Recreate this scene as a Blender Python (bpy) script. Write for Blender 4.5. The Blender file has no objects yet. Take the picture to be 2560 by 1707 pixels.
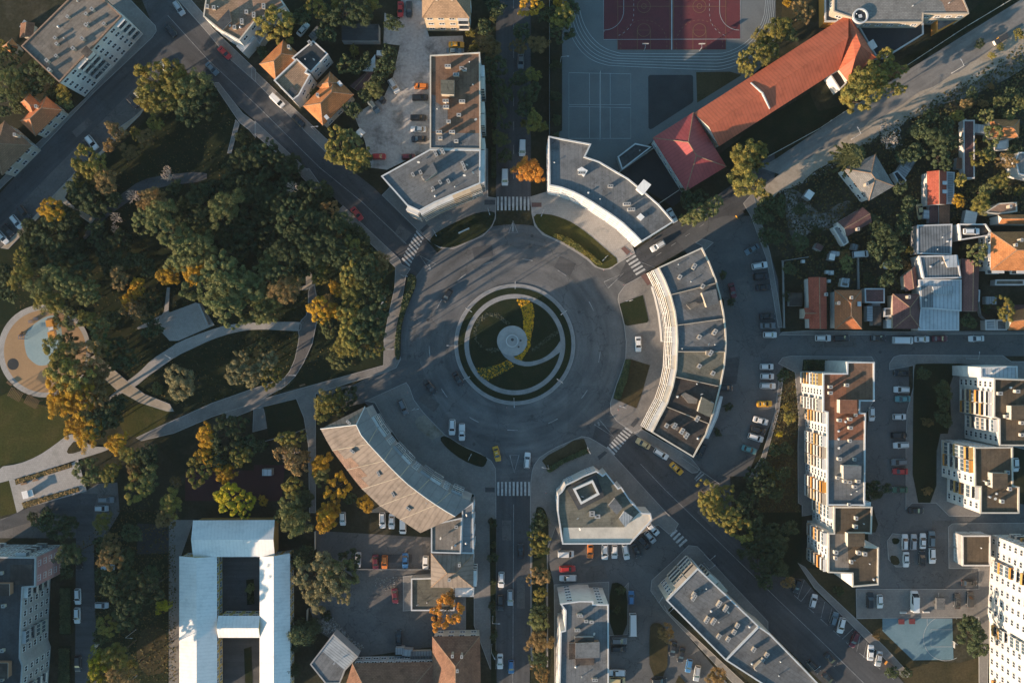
import bpy, math, random
from mathutils import Vector
R = random.Random(7)
scn = bpy.context.scene
COL = scn.collection
# ---------------------------------------------------------------- camera, sky, sun, exposure
H = 275.0            # drone height in metres
S = 0.116            # metres on the ground per photograph pixel
CX, CY = 1280.0, 853.5
cam = bpy.data.cameras.new("camera")
cam.sensor_fit = 'HORIZONTAL'
cam.angle = 2 * math.atan(1280 * S / H)
cam.clip_start, cam.clip_end = 1.0, 3000
camo = bpy.data.objects.new("camera", cam)
COL.objects.link(camo)
camo.location = (0, 0, H)
scn.camera = camo
SUN_EL, SUN_DIR = math.radians(14.0), math.radians(32)     # shadows fall along +32 degrees (up and right)
w = bpy.data.worlds.new("World")
scn.world = w
w.use_nodes = True
nt = w.node_tree
sky = nt.nodes.new("ShaderNodeTexSky")
sky.sky_type = 'NISHITA'
sky.sun_disc = False
sky.sun_elevation = SUN_EL
sky.sun_rotation = math.radians(90) - (SUN_DIR + math.pi)
sky.air_density = 1.0
sky.dust_density = 0.6
sky.ozone_density = 3.0
nt.nodes["Background"].inputs["Strength"].default_value = 0.14
tint = nt.nodes.new("ShaderNodeMix")                     # clear autumn sky, white balance of the photograph
tint.data_type, tint.blend_type = 'RGBA', 'MULTIPLY'
tint.inputs[0].default_value = 1.0
tint.inputs[7].default_value = (0.89, 1.06, 0.93, 1)
nt.links.new(sky.outputs[0], tint.inputs[6])
nt.links.new(tint.outputs[2], nt.nodes["Background"].inputs["Color"])
sl = bpy.data.lights.new("sun", 'SUN')
sl.energy = 5.0
sl.angle = math.radians(0.5)
sl.color = (1.0, 0.74, 0.52)
so = bpy.data.objects.new("sun", sl)
COL.objects.link(so)
d = Vector((math.cos(SUN_DIR) * math.cos(SUN_EL), math.sin(SUN_DIR) * math.cos(SUN_EL), -math.sin(SUN_EL)))
so.rotation_euler = d.to_track_quat('-Z', 'Y').to_euler()
so.location = (-120, -80, 60)
scn.view_settings.view_transform = 'Standard'
scn.view_settings.look = 'None'
scn.view_settings.gamma = 1
scn.view_settings.exposure = 1.0
scn.render.engine = 'CYCLES'
scn.cycles.max_bounces = 5
scn.cycles.diffuse_bounces = 3
scn.cycles.glossy_bounces = 2
scn.cycles.transparent_max_bounces = 6

# ---------------------------------------------------------------- coordinates measured on the photograph
ROW = [0, 427, 854, 1280]
def px(c, r, x, y):
    return (c * 640 + x / 3.672, ROW[r] + y / 3.672)
def pts(s):
    return [tuple(float(v) for v in p.split(",")) for p in s.split()]
def T(c, r, s):
    return [px(c, r, x, y) for x, y in pts(s)]
def G(p, z=0.0):
    k = S * (H - z) / H
    return ((p[0] - CX) * k, -(p[1] - CY) * k)
def GW(ps, z=0.0):
    return [G(p, z) for p in ps]
def area(p):
    return 0.5 * sum(p[i][0] * p[(i + 1) % len(p)][1] - p[(i + 1) % len(p)][0] * p[i][1] for i in range(len(p)))
def ccw(p):
    return list(p) if area(p) > 0 else list(reversed(p))
def inside(q, p):
    x, y = q
    c = False
    for i in range(len(p)):
        (x1, y1), (x2, y2) = p[i], p[i - 1]
        if (y1 > y) != (y2 > y) and x < (x2 - x1) * (y - y1) / (y2 - y1) + x1:
            c = not c
    return c
def offset(p, dist):
    """Offset a CCW polygon outward by dist (negative: inward), mitred."""
    n, out = len(p), []
    for i in range(n):
        a, b, c = p[i - 1], p[i], p[(i + 1) % n]
        d1 = Vector((b[0] - a[0], b[1] - a[1])).normalized()
        d2 = Vector((c[0] - b[0], c[1] - b[1])).normalized()
        n1, n2 = Vector((d1.y, -d1.x)), Vector((d2.y, -d2.x))
        m = n1 + n2
        k = m.length
        m = m / k if k > 1e-4 else n1
        f = min(2.0, 1.0 / max(0.3, m.dot(n1)))
        out.append((b[0] + m.x * dist * f, b[1] + m.y * dist * f))
    return out
def arc(cx, cy, r, a0, a1, n):
    return [(cx + r * math.cos(math.radians(a0 + (a1 - a0) * i / n)), cy + r * math.sin(math.radians(a0 + (a1 - a0) * i / n))) for i in range(n + 1)]
def smooth(ps, k=2, closed=True):
    for _ in range(k):
        o, n = [], len(ps)
        rng = range(n) if closed else range(n - 1)
        if not closed:
            o.append(ps[0])
        for i in rng:
            a, b = ps[i], ps[(i + 1) % n]
            o.append((a[0] * .75 + b[0] * .25, a[1] * .75 + b[1] * .25))
            o.append((a[0] * .25 + b[0] * .75, a[1] * .25 + b[1] * .75))
        if not closed:
            o.append(ps[-1])
        ps = o
    return ps
def resample(ps, n):
    L = [0]
    for a, b in zip(ps, ps[1:]):
        L.append(L[-1] + math.dist(a, b))
    out = []
    for i in range(n):
        t = L[-1] * i / (n - 1)
        j = 0
        while j < len(L) - 2 and L[j + 1] < t:
            j += 1
        f = (t - L[j]) / max(1e-9, L[j + 1] - L[j])
        out.append(tuple(ps[j][k] + (ps[j + 1][k] - ps[j][k]) * f for k in range(len(ps[j]))))
    return out

# ---------------------------------------------------------------- materials
MATS = {}
def mat(name, c1, c2=None, big=0.12, fine=3.0, rough=0.85, pat=None, metal=0.0, fine_amt=0.25, c3=None, c3_scale=0.4, c3_amt=0.5, bump=0.0, spec=0.3, island=0.0, objvar=0.0, trans=0.0, cracks=None):
    """Principled material: c1..c2 blotches, fine grain, optional third colour patches and a pattern in UV metres."""
    if name in MATS:
        return MATS[name]
    m = bpy.data.materials.new(name)
    m.use_nodes = True
    N, Lk = m.node_tree.nodes, m.node_tree.links
    b = N["Principled BSDF"]
    b.inputs["Roughness"].default_value = rough
    b.inputs["Metallic"].default_value = metal
    b.inputs["Specular IOR Level"].default_value = spec
    def mix(f, a, bb, mode='MIX'):
        n = N.new("ShaderNodeMix")
        n.data_type = 'RGBA'
        n.blend_type = mode
        for i, v in ((0, f), (6, a), (7, bb)):
            if hasattr(v, "is_linked"):
                Lk.new(v, n.inputs[i])
            else:
                n.inputs[i].default_value = v if i == 0 else (*v[:3], 1)
        return n.outputs[2]
    def noise(scale, detail=4, rough_=0.6):
        n = N.new("ShaderNodeTexNoise")
        n.inputs["Scale"].default_value = scale
        n.inputs["Detail"].default_value = detail
        n.inputs["Roughness"].default_value = rough_
        Lk.new(pos, n.inputs["Vector"])
        return n.outputs["Fac"]
    def ramp(v, lo, hi):
        n = N.new("ShaderNodeMapRange")
        n.inputs[1].default_value, n.inputs[2].default_value = lo, hi
        Lk.new(v, n.inputs[0])
        return n.outputs[0]
    geo = N.new("ShaderNodeNewGeometry")
    pos = geo.outputs["Position"]
    col = c1
    if c2:
        col = mix(ramp(noise(big), 0.35, 0.65), c1, c2)
    if c3:
        s = ramp(noise(c3_scale, 5, 0.65), 0.5, 0.68)
        mm = N.new("ShaderNodeMath"); mm.operation = 'MULTIPLY'; mm.inputs[1].default_value = c3_amt
        Lk.new(s, mm.inputs[0])
        col = mix(mm.outputs[0], col, c3)
    if fine_amt:
        g = ramp(noise(fine, 5, 0.7), 0.25, 0.75)
        v = N.new("ShaderNodeMapRange")
        v.inputs[3].default_value, v.inputs[4].default_value = 1 - fine_amt, 1 + fine_amt
        Lk.new(g, v.inputs[0])
        hs = N.new("ShaderNodeVectorMath"); hs.operation = 'SCALE'
        if hasattr(col, "is_linked"):
            Lk.new(col, hs.inputs[0])
        else:
            hs.inputs[0].default_value = col[:3]
        Lk.new(v.outputs[0], hs.inputs["Scale"])
        col = hs.outputs[0]
    def scale_by(val, lo, hi, c):
        v = N.new("ShaderNodeMapRange")
        v.inputs[3].default_value, v.inputs[4].default_value = lo, hi
        Lk.new(val, v.inputs[0])
        hs = N.new("ShaderNodeVectorMath"); hs.operation = 'SCALE'
        if hasattr(c, "is_linked"):
            Lk.new(c, hs.inputs[0])
        else:
            hs.inputs[0].default_value = c[:3]
        Lk.new(v.outputs[0], hs.inputs["Scale"])
        return hs.outputs[0]
    if island:
        col = scale_by(geo.outputs["Random Per Island"], 1 - island, 1 + island, col)
    if objvar:
        oi = N.new("ShaderNodeObjectInfo")
        col = scale_by(oi.outputs["Random"], 1 - objvar, 1 + objvar, col)
    if pat:
        uv = N.new("ShaderNodeUVMap")
        if pat[0] == 'bricks':       # (w, h, mortar colour, mortar size, contrast)
            n = N.new("ShaderNodeTexBrick")
            n.inputs["Scale"].default_value = 1
            n.inputs["Brick Width"].default_value, n.inputs["Row Height"].default_value = pat[1], pat[2]
            n.inputs["Mortar Size"].default_value = pat[4]
            n.inputs["Color1"].default_value = (1 - pat[5],) * 3 + (1,)
            n.inputs["Color2"].default_value = (1 + pat[5],) * 3 + (1,)
            n.inputs["Mortar"].default_value = (pat[3],) * 3 + (1,)
            Lk.new(uv.outputs[0], n.inputs["Vector"])
            col = mix(1.0, col, n.outputs["Color"], 'MULTIPLY')
        if pat[0] == 'streak':       # long wear marks: (along, across, amount, polar centre or None)
            n = N.new("ShaderNodeTexNoise")
            n.inputs["Scale"].default_value = 1.0
            n.inputs["Detail"].default_value = 5
            n.inputs["Roughness"].default_value = .62
            if pat[4]:
                sb = N.new("ShaderNodeVectorMath"); sb.operation = 'SUBTRACT'; sb.inputs[1].default_value = (*pat[4], 0)
                Lk.new(pos, sb.inputs[0])
                ln = N.new("ShaderNodeVectorMath"); ln.operation = 'LENGTH'
                fl = N.new("ShaderNodeVectorMath"); fl.operation = 'MULTIPLY'; fl.inputs[1].default_value = (1, 1, 0)
                Lk.new(sb.outputs[0], fl.inputs[0]); Lk.new(fl.outputs[0], ln.inputs[0])
                nm = N.new("ShaderNodeVectorMath"); nm.operation = 'NORMALIZE'
                Lk.new(fl.outputs[0], nm.inputs[0])
                sc = N.new("ShaderNodeVectorMath"); sc.operation = 'SCALE'; sc.inputs["Scale"].default_value = pat[1]
                Lk.new(nm.outputs[0], sc.inputs[0])
                rr = N.new("ShaderNodeMath"); rr.operation = 'MULTIPLY'; rr.inputs[1].default_value = pat[2]
                Lk.new(ln.outputs["Value"], rr.inputs[0])
                cb = N.new("ShaderNodeCombineXYZ"); Lk.new(rr.outputs[0], cb.inputs[2])
                ad = N.new("ShaderNodeVectorMath"); ad.operation = 'ADD'
                Lk.new(sc.outputs[0], ad.inputs[0]); Lk.new(cb.outputs[0], ad.inputs[1])
                Lk.new(ad.outputs[0], n.inputs["Vector"])
            else:
                mp = N.new("ShaderNodeVectorMath"); mp.operation = 'MULTIPLY'; mp.inputs[1].default_value = (pat[1], pat[2], 1)
                Lk.new(uv.outputs[0], mp.inputs[0]); Lk.new(mp.outputs[0], n.inputs["Vector"])
            col = scale_by(ramp(n.outputs["Fac"], .3, .7), 1 - pat[3], 1 + pat[3], col)
        if pat[0] == 'stripes':      # (axis, period, contrast)
            sx = N.new("ShaderNodeSeparateXYZ")
            Lk.new(uv.outputs[0], sx.inputs[0])
            k = N.new("ShaderNodeMath"); k.operation = 'MULTIPLY'; k.inputs[1].default_value = 1 / pat[2]
            Lk.new(sx.outputs[pat[1]], k.inputs[0])
            f = N.new("ShaderNodeMath"); f.operation = 'FRACT'
            Lk.new(k.outputs[0], f.inputs[0])
            st = N.new("ShaderNodeMath"); st.operation = 'LESS_THAN'; st.inputs[1].default_value = pat[4] if len(pat) > 4 else 0.3
            Lk.new(f.outputs[0], st.inputs[0])
            col = scale_by(st.outputs[0], 1, 1 - pat[3], col)
    if hasattr(col, "is_linked"):
        Lk.new(col, b.inputs["Base Color"])
    else:
        b.inputs["Base Color"].default_value = (*col[:3], 1)
    if cracks:                       # thin sealed seams and cracks
        vn = N.new("ShaderNodeTexVoronoi"); vn.feature = 'DISTANCE_TO_EDGE'; vn.inputs["Scale"].default_value = cracks[0]
        wn = N.new("ShaderNodeTexNoise"); wn.inputs["Scale"].default_value = .5
        Lk.new(pos, wn.inputs["Vector"])
        wv = N.new("ShaderNodeVectorMath"); wv.operation = 'SCALE'; wv.inputs["Scale"].default_value = 4
        Lk.new(wn.outputs["Color"], wv.inputs[0])
        wa = N.new("ShaderNodeVectorMath"); wa.operation = 'ADD'
        Lk.new(pos, wa.inputs[0]); Lk.new(wv.outputs[0], wa.inputs[1]); Lk.new(wa.outputs[0], vn.inputs["Vector"])
        lt = N.new("ShaderNodeMath"); lt.operation = 'LESS_THAN'; lt.inputs[1].default_value = cracks[1]
        Lk.new(vn.outputs["Distance"], lt.inputs[0])
        col = scale_by(lt.outputs[0], 1, 1 - cracks[2], col)
        vc = N.new("ShaderNodeTexVoronoi"); vc.inputs["Scale"].default_value = cracks[0] * .6
        vc.distance = 'MANHATTAN'
        Lk.new(pos, vc.inputs["Vector"])
        sp = N.new("ShaderNodeSeparateColor"); Lk.new(vc.outputs["Color"], sp.inputs[0])
        col = scale_by(ramp(sp.outputs[0], .55, .62), 1, 1 - cracks[2] * .45, col)
    if hasattr(col, "is_linked"):
        Lk.new(col, b.inputs["Base Color"])
    if bump:
        bn = N.new("ShaderNodeBump")
        bn.inputs["Strength"].default_value = bump
        bn.inputs["Distance"].default_value = 0.05
        Lk.new(noise(fine * 1.7, 4, 0.7), bn.inputs["Height"])
        Lk.new(bn.outputs[0], b.inputs["Normal"])
    if trans:
        b.inputs["Subsurface Weight"].default_value = 0
        tr = N.new("ShaderNodeBsdfTranslucent")
        if hasattr(col, "is_linked"):
            Lk.new(col, tr.inputs["Color"])
        ms = N.new("ShaderNodeMixShader")
        ms.inputs[0].default_value = trans
        Lk.new(b.outputs[0], ms.inputs[1]); Lk.new(tr.outputs[0], ms.inputs[2])
        Lk.new(ms.outputs[0], N["Material Output"].inputs["Surface"])
    MATS[name] = m
    return m
M = {}
M['asphalt'] = mat('asphalt', (.088, .09, .092), (.125, .125, .125), 0.06, 2.2, .9, c3=(.16, .155, .15), c3_scale=0.13, c3_amt=.5, fine_amt=.16, bump=.1, cracks=(.07, .006, .3))
M['asphalt_ring'] = mat('asphalt_ring', (.09, .092, .094), (.13, .13, .13), 0.07, 2.2, .9, c3=(.165, .16, .155), c3_scale=0.15, c3_amt=.5, fine_amt=.14, bump=.1, pat=('streak', 1.5, .42, .28, (.81, -.87)), cracks=(.06, .006, .3))
M['asphalt_old'] = mat('asphalt_old', (.105, .10, .098), (.14, .13, .122), 0.09, 1.6, .92, c3=(.07, .07, .072), c3_scale=.25, c3_amt=.6, fine_amt=.2, bump=.1, cracks=(.1, .008, .3))
M['asphalt_dusty'] = mat('asphalt_dusty', (.17, .158, .145), (.22, .205, .185), 0.09, 1.6, .92, c3=(.12, .115, .108), c3_scale=.2, c3_amt=.6, fine_amt=.2, bump=.1, pat=('streak', .03, .6, .22, None))
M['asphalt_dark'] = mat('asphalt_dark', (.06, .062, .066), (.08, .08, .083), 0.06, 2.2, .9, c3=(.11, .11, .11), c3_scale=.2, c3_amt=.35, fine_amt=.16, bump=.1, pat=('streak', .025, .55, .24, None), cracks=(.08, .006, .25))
M['paving'] = mat('paving', (.17, .16, .15), (.22, .205, .19), 0.12, 2.5, .88, c3=(.13, .125, .12), c3_scale=.22, c3_amt=.6, pat=('bricks', .5, .5, .8, .02, .07), fine_amt=.14)
M['paving_light'] = mat('paving_light', (.30, .28, .26), (.37, .345, .32), 0.15, 2.5, .88, c3=(.22, .21, .19), c3_scale=.3, c3_amt=.6, pat=('bricks', .6, .6, .8, .025, .06), fine_amt=.12)
M['gravel'] = mat('gravel', (.20, .20, .20), (.27, .265, .26), 0.5, 6, .95, c3=(.25, .24, .23), c3_scale=1.2, c3_amt=.6, fine_amt=.3, bump=.4)
M['yard'] = mat('yard', (.34, .325, .31), (.44, .42, .40), 0.09, 1.3, .95, c3=(.13, .12, .108), c3_scale=.16, c3_amt=.85, fine_amt=.3, bump=.2)
M['earth_path'] = mat('earth_path', (.30, .25, .19), (.38, .32, .25), 0.12, 1.8, .95, c3=(.22, .18, .13), c3_scale=.3, c3_amt=.6, fine_amt=.18)
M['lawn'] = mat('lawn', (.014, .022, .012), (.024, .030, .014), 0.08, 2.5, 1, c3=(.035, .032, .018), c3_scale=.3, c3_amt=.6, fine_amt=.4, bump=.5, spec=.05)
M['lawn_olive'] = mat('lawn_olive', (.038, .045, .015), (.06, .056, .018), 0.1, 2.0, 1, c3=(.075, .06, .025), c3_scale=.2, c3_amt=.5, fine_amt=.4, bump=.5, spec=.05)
M['lawn_dry'] = mat('lawn_dry', (.045, .040, .022), (.07, .055, .03), 0.1, 1.8, 1, c3=(.028, .03, .014), c3_scale=.18, c3_amt=.7, fine_amt=.35, bump=.4, spec=.05)
M['soil'] = mat('soil', (.022, .026, .015), (.04, .037, .024), 0.06, 1.2, 1, c3=(.09, .078, .06), c3_scale=.09, c3_amt=.5, fine_amt=.4, bump=.5, spec=.05)
M['garden_dirt'] = mat('garden_dirt', (.05, .05, .04), (.19, .175, .155), 0.25, 1.5, 1, c3=(.28, .265, .24), c3_scale=.45, c3_amt=.7, fine_amt=.4, bump=.4, spec=.05)
M['dirt'] = mat('dirt', (.20, .18, .15), (.28, .25, .21), 0.12, 1.5, 1, c3=(.12, .10, .07), c3_scale=.25, c3_amt=.7, fine_amt=.25, bump=.3, spec=.05)
M['paint'] = mat('road_paint', (.50, .50, .485), (.36, .36, .35), 0.6, 3, .7, c3=(.16, .16, .16), c3_scale=1.0, c3_amt=.85, fine_amt=.15)
M['paint_worn'] = mat('road_paint_worn', (.36, .36, .35), (.22, .22, .22), 0.5, 2.5, .75, c3=(.12, .12, .12), c3_scale=.8, c3_amt=.85, fine_amt=.2)
M['line_court'] = mat('court_line', (.42, .44, .44), (.34, .36, .36), 0.4, 3, .8, fine_amt=.1)
M['line_yellow'] = mat('court_line_ochre', (.24, .15, .07), (.19, .12, .06), 0.4, 3, .8, fine_amt=.1)
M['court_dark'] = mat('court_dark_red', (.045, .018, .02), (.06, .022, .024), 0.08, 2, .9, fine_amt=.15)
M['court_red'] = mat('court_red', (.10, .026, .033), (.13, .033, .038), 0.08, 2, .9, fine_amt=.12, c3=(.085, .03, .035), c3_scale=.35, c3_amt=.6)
M['court_turq'] = mat('court_turquoise', (.105, .185, .225), (.13, .21, .25), 0.12, 2, .85, c3=(.085, .15, .185), c3_scale=.3, c3_amt=.5, fine_amt=.1)
M['play_orange'] = mat('play_orange', (.29, .185, .10), (.34, .215, .115), 0.15, 2, .9, fine_amt=.1)
M['play_blue'] = mat('play_blue', (.22, .30, .315), (.26, .34, .35), 0.15, 2, .9, fine_amt=.08)
M['rubber'] = mat('rubber_black', (.028, .032, .035), (.04, .043, .046), 0.2, 3, .95, fine_amt=.2)
M['school_asphalt'] = mat('school_asphalt', (.12, .13, .13), (.15, .155, .155), 0.05, 2, .9, c3=(.10, .105, .105), c3_scale=.12, c3_amt=.6, fine_amt=.12)
M['kerb'] = mat('kerb', (.34, .33, .31), (.28, .27, .26), 0.5, 3, .85, fine_amt=.12)
M['iron'] = mat('iron', (.05, .05, .05), rough=.6, fine_amt=0)
# roofs and walls
def felt(n, c, v=1.25, c3=None):
    M[n] = mat(n, c, tuple(x * v for x in c), 0.16, 1.6, .92, c3=c3 or tuple(x * .62 for x in c), c3_scale=.3, c3_amt=.7, fine_amt=.2, pat=('bricks', 9.0, 1.05, .74, .045, .07), cracks=(.11, .0045, .38))
felt('felt_grey', (.125, .128, .13)); felt('felt_tan', (.175, .15, .125)); felt('felt_brown', (.165, .095, .06)); felt('felt_dark', (.04, .033, .029), 1.7, (.13, .105, .085))
felt('felt_redbrown', (.24, .105, .06)); felt('felt_olive', (.13, .122, .095)); felt('felt_rust', (.085, .062, .04), 1.4, (.05, .04, .03)); felt('felt_charcoal', (.05, .053, .056))
def tiles(n, c, v=1.25, con=.22, c3a=.5):
    M[n] = mat(n, c, tuple(x * v for x in c), 0.3, 2.5, .85, c3=tuple(x * .6 for x in c), c3_scale=.45, c3_amt=c3a, fine_amt=.2, pat=('bricks', .9, .45, .72, .06, .12))
tiles('tile_orange', (.41, .165, .06), 1.25, c3a=.6); tiles('tile_terra', (.42, .145, .06), 1.15, c3a=.25); tiles('tile_brown', (.21, .115, .065)); tiles('tile_red', (.36, .085, .05), 1.15); tiles('tile_wine', (.13, .065, .06))
tiles('tile_tan', (.27, .175, .11)); tiles('tile_pink', (.27, .17, .115)); tiles('tile_old', (.20, .10, .06), 1.3, c3a=.8); tiles('tile_grey', (.19, .18, .165))
def sheetmetal(n, c, per, con, rough=.5, v=1.08, c3a=.35):
    M[n] = mat(n, c, tuple(x * v for x in c), 0.2, 1.5, rough, c3=tuple(x * .72 for x in c), c3_scale=.35, c3_amt=c3a, fine_amt=.08, pat=('stripes', 0, per, con))
sheetmetal('roof_red', (.43, .11, .055), 1.0, .16, .65, 1.18, .65); sheetmetal('roof_crimson', (.33, .062, .06), 1.0, .14, .6, 1.12, .6); sheetmetal('metal_white', (.76, .72, .67), 1.0, .06, .6, 1.05, .45); sheetmetal('metal_grey', (.28, .30, .31), .7, .35, .5, 1.3, .8); sheetmetal('corrugated_tan', (.19, .152, .124), 1.3, .2, .85, 1.25, .8)
sheetmetal('metal_pale', (.42, .44, .45), 1.1, .25, .5, 1.15, .6); sheetmetal('metal_dark', (.13, .14, .145), .8, .45, .5, 1.6, .8)
for n, c in dict(white=(.64, .61, .57), cream=(.58, .52, .43), beige=(.46, .38, .29), grey=(.36, .36, .355), dark=(.14, .14, .14), pink=(.50, .27, .26), ochre=(.50, .30, .10), orange=(.60, .27, .06), brick=(.30, .16, .10), sage=(.34, .38, .35), yellow=(.55, .42, .16), tanwall=(.56, .43, .29)).items():
    M['w_' + n] = mat('plaster_' + n, c, tuple(x * .85 for x in c), 0.25, 1.5, .9, c3=tuple(x * .6 for x in c), c3_scale=.35, c3_amt=.45, fine_amt=.08)
M['concrete'] = mat('concrete', (.28, .275, .265), (.35, .34, .325), .3, 2, .9, c3=(.22, .21, .2), c3_scale=.5, c3_amt=.5, fine_amt=.12)
M['coping'] = mat('coping_metal', (.56, .56, .55), (.46, .46, .45), .3, 2, .5, fine_amt=.08)
M['glass'] = mat('window_glass', (.035, .045, .055), (.06, .07, .085), .8, 2, .12, fine_amt=0, spec=.7)
M['glass_sky_tone'] = mat('sky_toned_glazing', (.42, .42, .41), (.34, .34, .34), .5, 2, .3, fine_amt=.05)  # sky reflection put into the pane colour as a pale tone
M['glass_blue'] = mat('balcony_glazing', (.10, .14, .17), (.05, .07, .09), .8, 2, .15, fine_amt=0, spec=.7)
M['frame'] = mat('window_frame', (.72, .72, .71), rough=.6, fine_amt=0)
M['steel'] = mat('galvanised_steel', (.42, .43, .44), rough=.45, metal=.3, fine_amt=0)
M['wood'] = mat('wood', (.26, .16, .09), (.18, .11, .065), 1.5, 5, .8, fine_amt=.2)

# ---------------------------------------------------------------- mesh building
class MB:
    def __init__(s):
        s.v, s.f, s.m = [], [], []
    def face(s, vs, mi=0):
        k = len(s.v)
        s.v += [tuple(p) for p in vs]
        s.f.append(list(range(k, k + len(vs))))
        s.m.append(mi)
    def prism(s, poly, z0, z1, mi=0, top=True, bottom=False, mt=None):
        poly = ccw(poly)
        n = len(poly)
        for i in range(n):
            a, b = poly[i], poly[(i + 1) % n]
            s.face([(a[0], a[1], z0), (b[0], b[1], z0), (b[0], b[1], z1), (a[0], a[1], z1)], mi)
        if top:
            s.face([(p[0], p[1], z1) for p in poly], mi if mt is None else mt)
        if bottom:
            s.face([(p[0], p[1], z0) for p in reversed(poly)], mi)
    def ring(s, outer, inner, z0, z1, mi=0):
        n = len(outer)
        for i in range(n):
            j = (i + 1) % n
            a, b, c, e = outer[i], outer[j], inner[j], inner[i]
            s.face([(*a, z1), (*b, z1), (*c, z1), (*e, z1)], mi)
            s.face([(*a, z0), (*b, z0), (*b, z1), (*a, z1)], mi)
            s.face([(*c, z0), (*e, z0), (*e, z1), (*c, z1)], mi)
    def box(s, c, size, rot=0.0, mi=0):
        """box with its base centre at c"""
        cr, sr = math.cos(rot), math.sin(rot)
        hx, hy = size[0] / 2, size[1] / 2
        P = [(c[0] + x * cr - y * sr, c[1] + x * sr + y * cr) for x, y in ((-hx, -hy), (hx, -hy), (hx, hy), (-hx, hy))]
        s.prism(P, c[2], c[2] + size[2], mi, True, True)
    def tube(s, p0, p1, r0, r1, n=6, mi=0, cap=True):
        p0, p1 = Vector(p0), Vector(p1)
        q = (p1 - p0).to_track_quat('Z', 'Y')
        A = [p0 + q @ Vector((r0 * math.cos(2 * math.pi * i / n), r0 * math.sin(2 * math.pi * i / n), 0)) for i in range(n)]
        B = [p1 + q @ Vector((r1 * math.cos(2 * math.pi * i / n), r1 * math.sin(2 * math.pi * i / n), 0)) for i in range(n)]
        for i in range(n):
            j = (i + 1) % n
            s.face([A[i], A[j], B[j], B[i]], mi)
        if cap:
            s.face(B, mi)
            s.face(list(reversed(A)), mi)
    def mesh(s, name, mats, smooth_=False, uvrot=0.0):
        me = bpy.data.meshes.new(name)
        me.from_pydata(s.v, [], s.f)
        for m_ in (mats if isinstance(mats, (list, tuple)) else [mats]):
            me.materials.append(m_)
        me.polygons.foreach_set("material_index", s.m)
        uv = me.uv_layers.new(name="UVMap")
        cr, sr = math.cos(-uvrot), math.sin(-uvrot)
        for p in me.polygons:
            n = p.normal
            if abs(n.z) > 0.985:
                for li in p.loop_indices:
                    v = me.vertices[me.loops[li].vertex_index].co
                    uv.data[li].uv = (v.x * cr - v.y * sr, v.x * sr + v.y * cr)
            else:
                u = Vector((-n.y, n.x, 0)).normalized()
                vv = n.cross(u)
                for li in p.loop_indices:
                    v = me.vertices[me.loops[li].vertex_index].co
                    uv.data[li].uv = (v.dot(u), v.dot(vv))
        if smooth_:
            me.polygons.foreach_set("use_smooth", [True] * len(me.polygons))
        me.update()
        return me
    def obj(s, name, mats, parent=None, smooth_=False, uvrot=0.0):
        return link(name, s.mesh(name, mats, smooth_, uvrot), parent)
def link(name, data, parent=None, loc=None, rz=0.0):
    o = bpy.data.objects.new(name, data)
    COL.objects.link(o)
    if parent is not None:
        o.parent = parent
    if loc is not None:
        o.location = loc
    if rz:
        o.rotation_euler = (0, 0, rz)
    return o
def tag(o, label, cat, group=None, kind=None):
    if label: o["label"] = label
    if cat: o["category"] = cat
    if group: o["group"] = group
    if kind: o["kind"] = kind
    return o
def thing(name, label, cat, loc=(0, 0, 0), rz=0.0, group=None):
    return tag(link(name, None, None, loc, rz), label, cat, group)
def structure(o):
    o["kind"] = "structure"
    return o
LEV = {}
def sheet(name, poly, m, lev=0.0, kerb=0.0, uvrot=0.0):
    """A ground surface; sheets of one level lie 3 mm above each other; pavements (kerb > 0) get a kerb."""
    LEV[lev] = LEV.get(lev, 0) + 1
    zz = lev + 0.002 * LEV[lev]
    mb = MB()
    p = ccw(GW(poly))
    if kerb:
        mb.prism(p, 0.0, zz, 1, top=False)
        q = offset(p, -0.16)
        mb.ring(p, q, zz - .1, zz, 1)
        mb.face([(*v, zz - .004) for v in q], 0)
        return structure(mb.obj(name, [M[m], M['kerb']], None, uvrot=uvrot))
    mb.face([(*v, zz) for v in p], 0)
    return structure(mb.obj(name, M[m], None, uvrot=uvrot))
def ribbon_mb(mb, ps, width, z, closed=False, mi=0, dash=None):
    """a painted line along world points ps"""
    if dash:
        L = sum(math.dist(a, b) for a, b in zip(ps, ps[1:]))
        n = max(2, int(L / dash[0] * 2))
        rs = resample(ps, n * 4 + 1)
        per = dash[0] + dash[1]
        step = L / (len(rs) - 1)
        run, acc = [], 0
        for p in rs:
            if (acc % per) < dash[0]:
                run.append(p)
            else:
                if len(run) > 1:
                    ribbon_mb(mb, run, width, z, False, mi)
                run = []
            acc += step
        if len(run) > 1:
            ribbon_mb(mb, run, width, z, False, mi)
        return
    n = len(ps)
    Lp, Rp = [], []
    for i in range(n):
        a = ps[i - 1] if (i > 0 or closed) else ps[i]
        c = ps[(i + 1) % n] if (i < n - 1 or closed) else ps[i]
        d_ = Vector((c[0] - a[0], c[1] - a[1]))
        if d_.length < 1e-6:
            d_ = Vector((1, 0))
        d_.normalize()
        Lp.append((ps[i][0] - d_.y * width / 2, ps[i][1] + d_.x * width / 2, z))
        Rp.append((ps[i][0] + d_.y * width / 2, ps[i][1] - d_.x * width / 2, z))
    for i in range(n if closed else n - 1):
        j = (i + 1) % n
        mb.face([Rp[i], Rp[j], Lp[j], Lp[i]], mi)
ORD = ["", "second", "third", "fourth", "fifth", "sixth", "seventh", "eighth", "ninth", "tenth", "eleventh", "twelfth", "thirteenth", "fourteenth", "fifteenth", "sixteenth", "seventeenth", "eighteenth", "nineteenth", "twentieth", "twenty-first", "twenty-second", "twenty-third", "twenty-fourth", "twenty-fifth"]
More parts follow.
